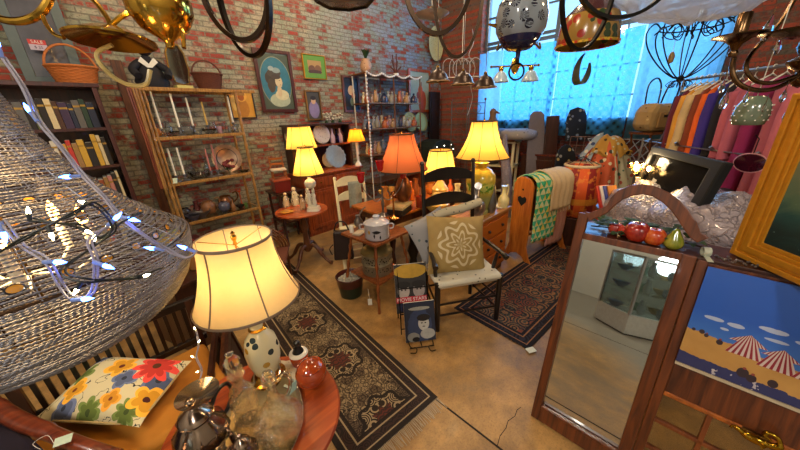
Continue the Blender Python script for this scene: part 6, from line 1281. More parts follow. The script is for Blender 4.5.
# ================================================================ black framed mirror + plastic wrap + candle lamp
z0=pd(650,141,2.45).z; TLp=pd(650,141,2.45); TRp=pz(728,156,z0); dv=(TRp-TLp); w=dv.length*.93; rz=math.atan2(dv.y,dv.x)
DGL=mat('dark_mirror_glass','#1e1c1b',.1,0,var=.5,scale=5,IOR=1.12); BFR=mat('matte_black_frame','#060505',.8)
t=T('black_framed_mirror','black wide framed dark mirror leaning back below the clothes rack','mirror',((TLp+TRp)/2)-Vector((0,0,.56))+r0*-.07,rz,rx=R(-10))
h=.53; M().band([(-w/2,0),(w/2,0),(w/2,h),(-w/2,h)],[(-w/2+.07,.07),(w/2-.1,.07),(w/2-.1,h-.055),(-w/2+.07,h-.055)],.05,'y',True).obj('frame',BFR,t,0,bev=.01); M().box((0,.01,h/2),(w-.1,.006,h-.1)).obj('mirror_glass',DGL,t,0)
for k,(x,z) in enumerate(((-.15,.40),(-.2,.27))): M().box((x,-.008,z),(.06,.002,.06),ry=R(5)).obj('paper_sticker',mat('sticker_grey','#a8aaac',.6),t,0)
PLm=NT('crinkled_plastic_wrap'); v=PLm.co(); nz=PLm.noise(v,7,6,.7,2.0); vo=PLm.n('ShaderNodeTexVoronoi',{'Vector':PLm.n('ShaderNodeVectorMath',{0:v,1:PLm.noise(v,5,3).outputs['Color']},operation='ADD').outputs[0],'Scale':7.0},feature='DISTANCE_TO_EDGE')
hh=PLm.math('ADD',PLm.math('MULTIPLY',nz.outputs[0],.7),PLm.math('MULTIPLY',PLm.ramp(vo.outputs['Distance'],[(0,1.0),(.12,0.0)]),.5))
PLAS=PLm.done(PLm.bsdf(Base_Color=PLm.mix(nz.outputs[0],'#6c6066','#b8acb2'),Roughness=.22,Coat_Weight=.3,Normal=PLm.bump(hh,.8,.03)))
t=T('worktable','low dark table under the plastic wrapped bundle behind the arched mirror','table',(2.9,.0,0),R(30)); M().box((0,0,.68),(1.3,.8,.04)).obj('table_top',W_mid,t,0,bev=.005)
for x in (-.5,.5):
    for y in (-.35,.35): M().box((x,y,.33),(.05,.05,.66)).obj('leg',W_mid,t,0)
def bundle(label,loc,s,seed,rz=0):
    t=T('wrapped_bundle',label,'bundle',loc,rz,'plastic wrapped bundles'); 
    def fn(u,v):
        a=2*PI*u; b=PI*v; p=Vector((math.sin(b)*math.cos(a),math.sin(b)*math.sin(a),math.cos(b))); k=1+.16*mnoise.noise(p*2.2+Vector((seed,0,0)))+.07*mnoise.noise(p*6+Vector((seed,1,0)))
        return (p.x*s[0]*k,p.y*s[1]*k,max(-.95*s[2],math.copysign(abs(p.z)**.8,p.z)*s[2]*k))
    M().grid(fn,40,24).obj('plastic_wrap',PLAS,t,80,weld=True); return t
bundle('big crinkled clear plastic wrapped white bundle seen through the mirror arch',(3.0,.1,.94),(.40,.32,.24),1,.4)
bundle('second plastic wrapped bundle right of the arch, under the black framed mirror',(2.66,-.2,.98),(.40,.30,.27),4,.5)
t=T('leather_pouch','dark brown and black pouches on top of the right plastic bundle','pouch',pd(724,192,2.15)); M().ball((0,0,0),.07,14,8,(1.5,.8,.35)).ball((.1,-.02,-.03),.05,12,8,(1.4,.8,.4)).obj('body',mat('pouch_black','#17110f',.5),t)
t=T('tan_folder','tan cardboard folder lying on the right plastic bundle beside the gold frame','folder',pd(735,200,1.95),R(30),ry=R(8)); M().box((0,0,0),(.22,.12,.012)).obj('card',mat('folder_tan','#b08458',.7),t,0)
lp=pd(633,200,2.55); t=T('candle_lamp','lit clear glass fluted lamp on white stem glowing behind the mirror arch','lamp',(lp.x,lp.y,lp.z-.02))
M().lathe([(0,-.06),(.05,-.06),(.045,-.045),(.015,-.03),(.012,.02),(.018,.04),(.012,.1),(.02,.22),(0,.22)],16).obj('stem',WX,t,50)
for k in range(3):
    a=2.1*k+.5; x,y=.05*math.cos(a),.05*math.sin(a); M().lathe([(0,.22),(.02,.225),(.03,.26),(.05,.31),(.047,.31),(.026,.262),(0,.23)],16,lobes=8,amp=.08,c=(x,y,.03)).obj('glass_shade',thin('lamp_glass','#fff2d8',.75),t,60); M().ball((x,y,.30),.016,8,6,(1,1,1.4)).obj('bulb',emis('flame_bulb','#ffe2a8',70),t)
light('candle_lamp_light',Vector((lp.x,lp.y,lp.z+.34)),(1,.75,.42),8,.05)
t=T('lamp_table','small dark table with magazines carrying the glowing fluted lamp','table',(lp.x,lp.y,0)); M().lathe([(0,lp.z-.1),(.26,lp.z-.1),(.26,lp.z-.08),(0,lp.z-.08)],28).obj('table_top',W_dark,t,40); M().lathe([(.16,0),(.15,.03),(.04,.08),(.04,lp.z-.1),(0,lp.z-.1)],14).obj('pedestal',W_dark,t,50)
for k,(c,dx) in enumerate((('#b0281c',-.2),('#c8c0bc',-.17),('#2a3c8c',-.14),('#a86a2c',-.11))):
    l=['red','white','blue','orange'][k]; q=T('leaflet',f'{l} leaflet in the fan of papers left of the glowing lamp','leaflet',(lp.x+dx*.6-.06,lp.y-dx*.8+.02,lp.z-.02),R(60),'leaflets by the glowing lamp',ry=R(25)); M().box((0,0,.05),(.015,.1,.22)).obj('sheet',mat('leaf_'+l,c,.6),q,0)
# ================================================================ orange shade + scarf pile
on=NT('orange_embroidered'); v=on.co(); s_=on.sep(v); an=on.math('ARCTAN2',s_[1],s_[0]); nz=on.noise(v,14,4); seg=on.math('MODULO',on.math('ADD',on.math('MULTIPLY',an,3/PI),6.35),1.0)
c=on.mix(on.math('GREATER_THAN',seg,.5),'#8a1c14','#d8581a'); c=on.mix(on.math('MULTIPLY',on.math('GREATER_THAN',nz.outputs[0],.56),.6),c,'#e08a2c')
zz=on.math('MULTIPLY',on.math('GREATER_THAN',s_[2],.58),on.math('LESS_THAN',s_[2],.66)); c=on.mix(on.math('MULTIPLY',zz,.7),c,'#d8952c'); OM=on.done(on.bsdf(Base_Color=c,Roughness=.7))
ob=pz(589,226,.12); ob=Vector((4.28,.98,0))
t=T('embroidered_shade','red and orange embroidered drum shade with wire spokes standing by the runner rug','shade',(ob.x+.12,ob.y,0.0))
M().lathe([(.245,.42),(.205,1.06)],36,cap=False).obj('fabric_drum',OM,t,60,solid=.006); M().lathe([(.203,1.04),(.214,1.07),(.202,1.09)],36,cap=False).obj('white_rim',mat('rim_cream','#d0bc98',.8),t)
M().box((0,0,.2),(.5,.5,.4),rz=.3).obj('base',W_dark,t,0,bev=.005)
g=M()
for k in range(6): a=k*PI/3; g.tube([(.2*math.cos(a),.2*math.sin(a),1.07),(0,0,1.18)],.004,5)
g.obj('wire_spokes',IR,t)
HP=(5.0,.86); HT=1.40
scs=[('orange and cream floral scarf over the middle of the heap behind the orange shade','#b8522c','#d8c8a0','#3a3428',145,222,.06,1,.0),('red patterned scarf hanging at the left of the scarf heap','#8a3424','#c8a068','#2c3a34',70,150,.08,1,.02),('white and green floral cloth on the right slope of the scarf heap','#b8b090','#3a5a44','#a8402c',216,300,.05,1,.02),('yellow and black scarf at the very top of the scarf heap','#a87c2c','#1c1814','#a8b0a0',150,280,.0,.20,.035),('blue and white scarf wound beside the yellow peak','#8a9aa8','#2c3c6a','#c8c0b0',60,160,.0,.26,.035),('rust scarf tucked under the lower left of the scarf heap','#8a4a24','#c8803c','#5a2a18',100,185,.4,1,-.02)]
for k,(l,a,b,c,a0,a1,v0,v1,off) in enumerate(scs):
    t=T('scarf',l,'scarf',(HP[0],HP[1],0),0,'scarves heaped behind the orange shade')
    def fn(u,v,k=k,a0=a0,a1=a1,v0=v0,v1=v1,off=off):
        aa=R(a0+(a1-a0)*u); w=v0+(v1-v0)*v; edge=.07*math.sin(u*9+k*2)*(v>.9)
        fold=1+.07*math.sin(aa*13+k)*min(1,w*3)+.22*mnoise.noise(Vector((math.cos(aa)*1.5+k*.3,math.sin(aa)*1.5,w*2.2)))
        r=(.03+.50*w**.55+off)*fold; return (r*math.cos(aa),r*math.sin(aa),HT*(1-w*.97)+.06*mnoise.noise(Vector((u*3,w*3,k)))+edge)
    M().grid(fn,40,26).obj('fabric',spots('scarf_%d'%k,a,b,c,12,.8,0,.45),t,80,solid=.008)
t=T('scarf_stand','wooden stand with a round base holding up the heap of scarves','stand',(HP[0],HP[1],0)); M().lathe([(0,0),(.3,0),(.3,.03),(.03,.05),(.025,HT-.08),(0,HT-.06)],20).obj('post',W_dark,t,50)
# ================================================================ back corner under the windows
t=T('potting_shelf','cream painted shelf unit stacked with odds and ends under the lace curtain','shelf',(5.55,2.75,0),R(-80)); 
for x in (-.35,.35):
    for y in (-.18,.18): M().box((x,y,.62),(.045,.045,1.24)).obj('leg',W_white,t,0)
for z in (.3,.78,1.22): M().box((0,0,z),(.78,.42,.03)).obj('shelf_board',W_white,t,0,bev=.003)
rnd=random.Random(21)
odds=[('cardboard_box','brown hat shaped box on top of the cream shelf unit','#5a4030',(5.5,3.0,1.24),(.2,.2,.14)),('wooden_duck','tall brown duck decoy standing on top of the cream shelf unit','#6a4a30',(5.6,2.92,1.38),(.08,.08,.2)),('rolled_paper','coiled orange and cream wallpaper roll at the front of the cream shelf','#a86a40',(5.42,2.48,1.34),(.12,.1,.1)),('folded_blanket','folded white and black striped cloth at the right of the cream shelf top','#8e8a8c',(5.5,2.35,1.3),(.2,.22,.06)),('metal_tray','blue-grey tray leaning on the cream shelf top','#55607a',(5.55,2.7,1.30),(.22,.16,.06)),('basket_box','dark basket on the middle board of the cream shelf unit','#3a2a20',(5.5,2.85,.9),(.18,.16,.1)),('tin_box','reddish tin on the middle board of the cream shelf unit','#7a3428',(5.45,2.5,.88),(.14,.12,.08)),('wool_basket','brown woollen bundle on the lowest board of the cream shelf unit','#5a3c28',(5.5,2.7,.42),(.25,.16,.1))]
for k,(nm,l,c,p,s) in enumerate(odds):
    s=tuple(q*(1.5 if k<5 else 1) for q in s); p=(p[0],p[1],p[2]+(.07 if k in (0,3,4) else .12 if k==1 else 0))
    t=T(nm,l,nm.split('_')[-1],p); m=spots('odd_%d'%k,c,tuple(x*.4 for x in hx(c)),tuple(min(1,x*1.8) for x in hx(c)),16,.6,0,.3)
    if nm=='wooden_duck': M().at(sc=1.4).lathe([(0,-.16),(.07,-.15),(.09,-.05),(.06,.08),(.04,.14),(.05,.19),(.03,.23),(0,.24)],14).tube([(0,-.04,.19),(0,-.1,.17)],[.02,.008],6).obj('body',m,t,50)
    elif 'roll' in nm: M().at(rx=R(90)).lathe([(0,-.1),(.1,-.1),(.1,.1),(0,.1)],20).at(rx=R(90)).lathe([(.04,-.105),(.06,-.105),(.06,-.1)],20,cap=False).obj('roll',m,t,50)
    else: M().lathe([(0,-s[2]),(s[0]*.85,-s[2]),(s[0],-s[2]*.4),(s[0]*.95,s[2]*.6),(s[0]*.7,s[2]),(0,s[2])],18,sy=s[1]/s[0],lobes=5,amp=.05).obj('body',m,t,60)
def board(name,label,cat,px,py,tt,w,h,m,rz=45,lean=0,o=None,extra=None,rest=False):
    p=pd(px,py,tt); t=T(name,label,cat,(p.x,p.y,0 if rest else p.z-h/2),R(rz),rx=R(lean)); H=p.z+h/2 if rest else h
    if o: M().prism([(a*w/2,b*H) for a,b in o],.03,'y').obj('board',m,t,0,bev=.005)
    else: M().box((0,0,H/2),(w,.03,H)).obj('board',m,t,0,bev=.005)
    return t,H
lac=spots('plaque_oval_art','#17181c','#8a9090','#b09a60',11,.35,0,.42)
ov=[(math.cos(a)*1.0,.5+.5*math.sin(a)) for a in [2*PI*i/28 for i in range(28)]]
board('padded_board','grey padded ironing board standing on end under the window','ironing board',541,135,5.0,.30,.8,mat('iron_cover','#6c6468',.9),-45,-8,[(-.6,0),(.6,0),(.95,.4),(1,.8),(.8,.97),(.4,1),(-.4,1),(-.8,.97),(-1,.8),(-.95,.4)],rest=True)
board('painted_board','narrow dark brown board between the ironing board and black plaques','board',555,140,5.0,.22,.8,W_dark,-45,-6,rest=True)
board('black_plaque','black oval plaque with painted pale leaves, lower of two under the window','plaque',569,152,4.6,.34,.62,lac,-45,-10,ov,rest=False)[0].location.z=.62
board('black_plaque','black arched plaque with grey scrolls, upper of two under the window','plaque',578,124,4.9,.34,.55,spots('plaque_scroll','#15171d','#6c7480','#8a8a80',12,.35,0,.4),-45,-10,[(-1,0),(1,0),(1,.7),(.7,.93),(0,1),(-.7,.93),(-1,.7)])
sp=pd(515,140,4.8); t=T('wrapped_poles','bundle of poles wrapped in blue-white plastic leaning on the cream shelf','poles',(sp.x-.1,sp.y,0),R(-30),rx=R(-8)); M().tube([(0,0,0),(.03,0,.7),(-.02,0,1.1),(.0,.02,1.42)],[.1,.09,.07,.03],12).obj('plastic_wrap',PLAS,t,60)
t=T('wooden_post','orange-brown turned post end sticking up beside the ironing board','post',pd(547,130,5.3)*Vector((1,1,0)),rx=R(-5)); M().lathe([(0,0),(.04,0),(.04,.9),(.05,1.0),(.03,1.05),(.045,1.2),(.05,1.4),(.04,1.62),(0,1.64)],10).obj('shaft',wood('post_orange','#7a3a18','#a8602c'),t,50)
gp=pX(590,140,5.35); t=T('wire_grid','rusty wire grid panel leaning under the window right of the plaques','grid panel',(5.35,gp.y,0),R(-90),rx=R(-5)); gs=1.35; g=M()
for k in range(7): g.tube([(-.3+k*.1,0,0),(-.3+k*.1,0,gs)],.005,5)
for k in range(11): g.tube([(-.3,0,k*.135),(.3,0,k*.135)],.005,5)
g.obj('grid',mat('rusty_wire','#7a5a50',.6,.4),t)
gp=pX(624,131,5.45); t=T('lattice_panel','small grey diamond lattice panel below the lace curtain','lattice',(5.45,gp.y,1.02),R(-90)); g=M()
for k in range(-3,4): g.tube([(k*.11-.11,0,0),(k*.11+.11,0,.3)],.007,5).tube([(k*.11+.11,0,0),(k*.11-.11,0,.3)],.007,5)
g.tube([(-.44,0,0),(.44,0,0)],.008,5).tube([(-.44,0,.3),(.44,0,.3)],.008,5); g.obj('lattice',mat('grey_lattice','#8a8a90',.6),t)
tp=pd(622,150,4.9); t=T('radiator_cabinet','long low dark brown cabinet under the windows behind the scarf heap','cabinet',(5.75,1.15,0)); M().box((0,0,.5),(.42,2.2,1.0)).obj('body',W_dark,t,0,bev=.006); M().box((0,0,1.01),(.46,2.26,.03)).obj('top',wood('red_top','#3a140c','#6a2a1a'),t,0)
for k in range(4): M().box((-.215,-.8+k*.53,.5),(.02,.48,.85)).obj('door',W_dark,t,0,bev=.006)
bp=pd(656,116,4.0); t=T('tote_bag','bulging beige printed tote bag with curved black handles left of the black coat','bag',(bp.x,bp.y,bp.z-.2),R(-30)); tb=spots('tote_canvas','#a08458','#5a4028','#c0a878',12,.9,0,.3,.4)
M().prism([(-.22,.0),(.22,.0),(.27,.12),(.25,.26),(.17,.37),(.0,.34),(-.18,.38),(-.26,.26),(-.27,.1)],.26,'y').obj('bag_body',tb,t,0,bev=.07)
M().box((.0,-.14,.15),(.3,.03,.2)).obj('front_pocket',mat('pocket_canvas','#8a6c42',.9),t,0,bev=.012)
M().tube(spline([(-.12,-.1,.36),(-.1,-.13,.55),(0,-.14,.62),(.1,-.13,.55),(.12,-.1,.36)],5),.011,6).obj('handle',BLK,t); M().tube(spline([(-.12,.1,.36),(-.13,.1,.6),(.0,.1,.68),(.1,.1,.58),(.12,.1,.36)],5),.011,6).obj('handle',BLK,t)
M().box((.02,-.158,.2),(.2,.01,.03)).obj('black_strap',BLK,t,0)
st=pd(656,130,4.0); t=T('bag_stool','brown wooden folding stool with crossed legs under the beige tote bag','stool',(bp.x,bp.y,0),R(-30)); zb=bp.z-.2; M().box((0,0,zb-.02),(.42,.32,.03)).obj('seat',W_mid,t,0)
for y in (-.13,.13): M().tube([(-.2,y,0),(.2,y,zb-.03)],.014,6).tube([(.2,y,0),(-.2,y,zb-.03)],.014,6).obj('crossed_legs',W_mid,t)
tb_=pd(645,132,4.3); t=T('easel_board','tan triangular folded board left of the tote bag stool','board',(4.75,.28,0),R(-60)); M().prism([(-.35,.0),(.3,.0),(.1,tb_.z+.25),(.05,tb_.z+.25)],.03,'y').obj('panel',mat('tan_board','#4c3626',.7),t,0)
# dark cupboard in the right corner behind clothes
t=T('tall_cupboard','tall dark cupboard behind the clothes rack in the right corner','cupboard',(5.6,-1.6,0)); M().box((0,0,1.2),(.6,1.6,2.4)).obj('body',mat('cupboard_dark','#1e1512',.6),t,0,bev=.01)
for y in (-.4,.4): M().box((-.31,y,1.2),(.02,.76,2.2)).obj('door',mat('cupboard_dark','#1e1512',.6),t,0,bev=.006)
# ================================================================ things hanging from the ceiling
CZ_=4.3; DKB=mat('dark_bronze_band','#2c1f14',.3,.9,var=.4,scale=12)
def chain(g,a,r=.004): g.tube([a,(a[0],a[1],CZ_)],r,5)
def hang(name,label,cat,p,rz=0,group=None,m=IR,z=0,r=.0035):
    t=T(name,label,cat,p,rz,group); M().tube([(0,0,z),(0,0,CZ_-p.z)],r,6).obj('hanging_rod',m,t); return t
# hoop chandeliers: U shaped bronze bands
def hoop(t,c,rx,rz_,ang,w,th,m,a0=0,a1=2*PI):
    n=48; P=[];ca,sa=math.cos(ang),math.sin(ang)
    O=[];
    g=M()
    V=[]
    for i in range(n+1):
        a=a0+(a1-a0)*i/n; row=[]
        for dr,dn in ((-th/2,-w/2),(th/2,-w/2),(th/2,w/2),(-th/2,w/2)):
            x=(rx+dr)*math.cos(a); z=(rz_+dr)*math.sin(a); row.append(g.v((c[0]+x*ca-dn*sa,c[1]+x*sa+dn*ca,c[2]+z)))
        V.append(row)
    for A,B in zip(V,V[1:]):
        for k in range(4): g.f([A[k],A[(k+1)%4],B[(k+1)%4],B[k]])
    return g.obj('hoop',m,t,40)
p=pd(233,-18,1.15); t=hang('hoop_chandelier','dark bronze chandelier of two crossed hoops hanging left of the portrait print','chandelier',p,m=BRZ,z=.2)
hoop(t,(0,0,0),.128,.20,R(-40),.026,.018,DKB); hoop(t,(.03,.0,-.03),.12,.225,R(-62),.022,.016,DKB)
M().ball((0,0,.2),.03,12,8).obj('hub',BRd,t)
M().tube(spline([(.09,-.09,-.12),(.1,-.1,-.02),(.09,-.09,.1)],5),.01,8).obj('gilt_bar',GOLD,t)
p=pd(438,-30,1.35); t=hang('hoop_chandelier','black and bronze hoop chandelier hanging in front of the oval platter','chandelier',p,m=BRZ,z=.2)
hoop(t,(0,0,0),.165,.255,R(-42),.026,.02,DKB); hoop(t,(.07,-.07,-.07),.115,.29,R(-50),.022,.015,DKB)
M().ball((0,0,.2),.03,12,8).obj('hub',BRd,t)
p=pd(608,-28,1.25); t=hang('hoop_chandelier','dark hoop chandelier hanging in front of the stained glass shade and tulle','chandelier',p,m=BRZ,z=.2)
hoop(t,(-.05,.05,-.02),.13,.27,R(-35),.02,.012,IR); hoop(t,(.06,-.06,.0),.20,.17,R(-50),.03,.014,IR); M().ball((0,0,.2),.03,12,8).obj('hub',BRd,t)
# glass dish lamp behind
p=pd(432,14,2.1); t=hang('dish_pendant','shallow frosted glass dish pendant with brass cap beside the brick pier','pendant lamp',p,m=PAP,z=.02,r=.003); M().lathe([(0,-.03),(.05,-.028),(.1,-.012),(.125,.0),(.12,.002),(.05,-.02),(0,-.022)],32,cap=False).obj('glass_dish',mat('frosted_dish','#a8a8a8',.25,coat=.3),t,60); M().lathe([(.0,-.0),(.03,.0),(.035,.025),(.012,.045),(0,.05)],16,lobes=6,amp=.1).obj('brass_cap',BRd,t)
# octagonal lantern bottom at the top edge
p=pd(345,2,1.6); t=hang('lantern','dark framed glass lantern whose base just shows at the top edge','lantern',p+Vector((0,0,.0)),m=IR,z=.3); M().lathe([(.16,0),(.17,.012),(.155,.02),(.14,.012),(.16,0)],8,cap=False).obj('bottom_frame',IR,t,0); M().lathe([(0,-.004),(.14,.008),(0,.012)],8).obj('glass_base',mat('lantern_glass','#6c6c66',.2,coat=.4),t,0); M().lathe([(.15,.02),(.2,.3)],8,cap=False).obj('glass_side',thin('lantern_side','#a8b0b0',.7),t,0)
# ---- polished brass oil-lamp chandelier at top-left
p=pd(160,8,1.0); t=hang('brass_lamp_chandelier','polished brass lamp with ball font and wide reflector dish above the bookcase','hanging lamp',p,R(-45),m=BR,z=.1,r=.006); PB=mat('polished_brass','#e0b24a',.14,1,var=.1,scale=8)
M().lathe([(0,-.125),(.012,-.12),(.016,-.1),(.03,-.09),(.07,-.065),(.095,-.02),(.098,.02),(.08,.06),(.045,.085),(.03,.1),(0,.1)],36).obj('ball_font',PB,t,50)
q=pd(112,38,1.0)-p; qq=Matrix.Rotation(R(45),3,'Z')@q
M().at(qq,rx=R(-6)).lathe([(0,.02),(.03,.02),(.06,.012),(.10,-.004),(.122,-.012),(.124,-.006),(.10,.006),(.06,.024),(.02,.034),(0,.036)],44).obj('reflector_dish',PB,t,50)
M().tube(spline([(0,0,-.08),qq*.5+Vector((0,0,.03)),qq+Vector((0,0,.03))],6),.008,8).obj('arm',PB,t)
def ps(*L): return [Matrix.Rotation(R(45),3,'Z')@(pd(x,y,tt)-p) for x,y,tt in L]
M().tube(spline(ps((112,45,.98),(98,52,.98),(99,62,.98),(112,76,.98),(130,85,.98),(146,84,.98),(150,70,.98)),6),.007,8).obj('scroll_arm',mat('cream_enamel_arm','#b8a468',.35),t)
M().tube(spline(ps((175,18,1.0),(182,30,1.0),(184,48,1.0)),6),.007,8).obj('arm',PB,t); M().tube(spline(ps((60,-10,1.0),(88,-4,1.0),(106,16,1.0),(112,30,1.0)),6),.008,8).obj('arm',PB,t)
p=pd(15,-6,.95); t=hang('brass_ring_lamp','curved polished brass lamp arm hanging at the top left corner before the cloudy glass','hanging lamp',p,R(-45),m=BR,z=.08,r=.006)
M().tube(spline(ps((-10,14,.95),(5,20,.95),(22,21,.95),(38,15,.95),(48,2,.95),(52,-15,.95)),7),.012,10).obj('curved_arm',PB,t); M().tube(spline(ps((42,14,.95),(46,24,.95),(54,34,.95),(64,38,.95)),6),.006,8).obj('scroll_tip',PB,t); M().ball((0,0,.08),.03,12,8).obj('hub',PB,t)
# ---- blue and white globe lamp
bw=NT('delft_glaze'); v=bw.co(); s_=bw.sep(v); vo=bw.n('ShaderNodeTexVoronoi',{'Vector':v,'Scale':17}); 
an=bw.n('ShaderNodeTexVoronoi',{'Vector':v,'Scale':17},feature='F2'); ln=bw.math('SINE',bw.math('MULTIPLY',bw.math('ARCTAN2',bw.sep(vo.outputs['Position'])[2],bw.sep(vo.outputs['Position'])[0]),1.0))
dvec=bw.n('ShaderNodeVectorMath',{0:v,1:vo.outputs['Position']},operation='SUBTRACT').outputs[0]; d3=bw.sep(dvec); ang=bw.math('ARCTAN2',d3[2],bw.math('ADD',d3[0],d3[1])); pet=bw.math('GREATER_THAN',bw.math('SINE',bw.math('MULTIPLY',ang,11)),-.2)
f=bw.math('MULTIPLY',pet,bw.math('MULTIPLY',bw.math('LESS_THAN',vo.outputs['Distance'],.42),bw.math('GREATER_THAN',vo.outputs['Distance'],.08)))
c=bw.mix(f,'#8c949c','#0e1230'); c=bw.mix(bw.math('LESS_THAN',s_[2],-.075),c,'#1c2450'); DEL=bw.done(bw.bsdf(Base_Color=c,Roughness=.12,Coat_Weight=.6))
p=pd(521,23,1.75); t=hang('delft_globe_lamp','large blue and white painted ceramic globe lamp hanging at top centre-right','hanging lamp',p,m=IR,z=.1,r=.006)
M().lathe([(0,-.19),(.012,-.19),(.014,-.155),(.03,-.145),(.06,-.13),(.11,-.1),(.142,-.04),(.15,.03),(.135,.1),(.1,.15),(.05,.17),(0,.175)],40).obj('globe',DEL,t,60)
M().lathe([(.02,-.15),(.065,-.142),(.098,-.118),(.1,-.108),(.06,-.13),(.02,-.14)],32,cap=False).obj('lower_collar',mat('navy_enamel','#141a38',.2,coat=.4),t,60); M().tube([(0,0,-.19),(0,0,-.21)],.011,8).obj('stem',IR,t)
M().at((0,0,-.262),rz=R(-45)).tube(arc((0,0,0),.047,0,2*PI,32),.006,8,True).obj('pull_ring',IR,t)
for sg in (-1,1): M().at((0,0,0),rz=R(-45)).tube(spline([(sg*.1,0,-.11),(sg*.135,0,-.14),(sg*.125,0,-.105)],4),.006,6).obj('bracket',BRd,t)
M().at(rz=R(-45)).tube([(-.15,0,-.01),(-.2,0,.0)],[.012,.004],8).obj('side_pin',BR,t)
# ---- three bell pendants
pm=mat('bell_brown','#3c2a24',.35,.4)
for k,(x,y,l) in enumerate(((438,78,'left'),(463,81,'middle'),(485,84,'right'))):
    p=pd(x,y,2.45); t=hang('bell_pendant',f'{l} of the three brown metal bell pendant lamps beside the brick pier','pendant lamp',p,0,'bell pendants by the pier',m=PEW,z=.06,r=.003)
    M().lathe([(.098,-.03),(.1,-.022),(.085,-.012),(.075,.02),(.05,.05),(.02,.064),(.016,.075),(0,.078)],28,cap=False).obj('bell_shade',pm,t,60); M().lathe([(.094,-.029),(.1,-.031),(.1,-.024),(.09,-.02)],28,cap=False).obj('rim',mat('rim_tan','#b08a60',.4),t); M().ball((0,0,.08),.016,8,6).obj('cap',BRd,t)
    M().ball((0,0,-.01),.02,8,6).obj('bulb',mat('bulb_off','#b8a888',.2),t)
p=pd(462,62,2.6); t=hang('wire_scroll_lamp','white wire scrollwork fixture tangled above the bell pendants','wire fixture',p,R(-45),m=PAP,z=.0,r=.003); g=M(); ww=mat('white_wire','#a8a4a8',.5)
for k in range(5):
    x=-.12+.06*k; g.tube(arc((x,0,-.02),.05,0,PI,12),.003,5); g.tube([(x-.05,0,-.02),(x-.05,0,-.12)],.003,5)
g.tube(spline([(.08,0,.25),(.1,.02,.15),(.06,0,.05),(.12,0,-.05),(.09,0,-.2),(.11,0,-.3),(.07,0,-.45)],6),.003,5).tube([(-.22,0,-.12),(.2,0,-.12)],.004,5).tube(arc((0,0,-.05),.08,0,2*PI,20),.003,5,True).obj('wire',ww,t) if False else None
g.tube(spline([(.08,0,.25),(.1,.02,.15),(.06,0,.05),(.12,0,-.05),(.09,0,-.2),(.11,0,-.3),(.07,0,-.45)],6),.003,5); g.tube([(-.22,0,-.12),(.2,0,-.12)],.004,5); g.tube(arc((0,0,-.05),.08,0,2*PI,20),.003,5,True); g.obj('wire',ww,t)
# ---- brass vanity bar
p=pd(515,66,3.2); t=hang('vanity_bar','brass bar light with two frosted glass bell shades before the left curtain','bar light',p,R(-45),m=BR,z=.0,r=.003)
M().tube([(-.25,0,0),(.25,0,0)],.009,8).ball((-.26,0,0),.015).ball((.26,0,0),.015).obj('bar',BRd,t); M().lathe([(0,-.09),(.03,-.06),(.05,0),(.03,.07),(0,.09)],14,sy=.4,lobes=5,amp=.15).obj('backplate',BR,t)
for x in (-.16,.17): M().lathe([(.095,-.16),(.085,-.13),(.05,-.07),(.025,-.05),(0,-.048)],20,c=(x,-.03,0),cap=False).obj('glass_shade',mat('blue_white_glass','#9fb8d0',.2,coat=.3),t,60); M().ball((x,-.03,-.03),.03,8,6).obj('socket',BR,t)
# ---- stained glass shade
sg=spots('stained_glass_leaves','#8a6a30','#8e2a1c','#2c3c24',15,.2,0,.55)
p=pd(586,46,2.2); t=hang('stained_glass_shade','leaf patterned stained glass lamp shade hanging before the window','lamp shade',p,m=IR,z=.35,r=.005)
M().lathe([(.205,.0),(.21,.02),(.195,.15),(.18,.19)],16,cap=False).obj('leaf_band',sg,t,30); M().lathe([(.18,.19),(.12,.25),(.06,.29),(.04,.33),(0,.34)],16,cap=False).obj('plum_crown',mat('plum_glass','#3a1c20',.2,coat=.4),t,30); M().lathe([(.205,.0),(.213,-.004),(.216,.012),(.205,.012)],16,cap=False,lobes=16,amp=.01).obj('bead_edge',spots('edge_fruit','#b08a2c','#c0301c','#d8b030',40,.3,0,.6),t)
# ---- crescent
p=pd(582,70,2.3); t=hang('crescent_ornament','curled grey-green metal crescent hanging on a wire below the stained glass shade','ornament',p,R(-45),m=PAP,z=.1,r=.0015)
def cr(u,v):
    a=R(100)+u*R(280); r=.095*(1-.25*u); w=.11*math.sin(PI*min(.97,max(.05,u)))**.6; return (.62*r*math.cos(a)+.01,-w/2+w*v,r*1.25*math.sin(a)+.02*math.cos(a))
M().grid(cr,26,4).obj('curled_strip',mat('patina_grey','#59604c',.4,.5),t,60,solid=.003)
# ---- tulle canopy
p=pd(705,-22,1.9); t=hang('tulle_canopy','gathered white tulle canopy ballooning along the top edge before the window','tulle',p,R(-45),m=PAP,z=.1)
tu=NT('white_tulle'); a=tu.n('ShaderNodeBsdfTranslucent',{'Color':c4('#c8ccd8')}); b=tu.n('ShaderNodeBsdfDiffuse',{'Color':c4('#b4b6c0')}); tr=tu.n('ShaderNodeBsdfTransparent'); nz=tu.noise(tu.co(),5,3,.6,2)
m1=tu.n('ShaderNodeMixShader',{0:.5,1:a.outputs[0],2:b.outputs[0]}); TUL=tu.done(tu.n('ShaderNodeMixShader',{0:tu.ramp(nz.outputs[0],[(.35,.55),(.65,.95)]),1:tr.outputs[0],2:m1.outputs[0]}).outputs[0])
def tf(u,v):
    a=2*PI*u; b=PI*v; q=Vector((math.sin(b)*math.cos(a),math.sin(b)*math.sin(a),math.cos(b))); k=1+.2*mnoise.noise(q*2.3)+.05*math.sin(a*9+3*math.sin(b*3)); return (q.x*.56*k,q.y*.30*k,q.z*.24*k)
M().grid(tf,60,26).obj('gathered_cloth',TUL,t,80,weld=True)
M().tube([(-.3,0,.1),(.3,0,.1)],.01,6).obj('crossbar',PAP,t)
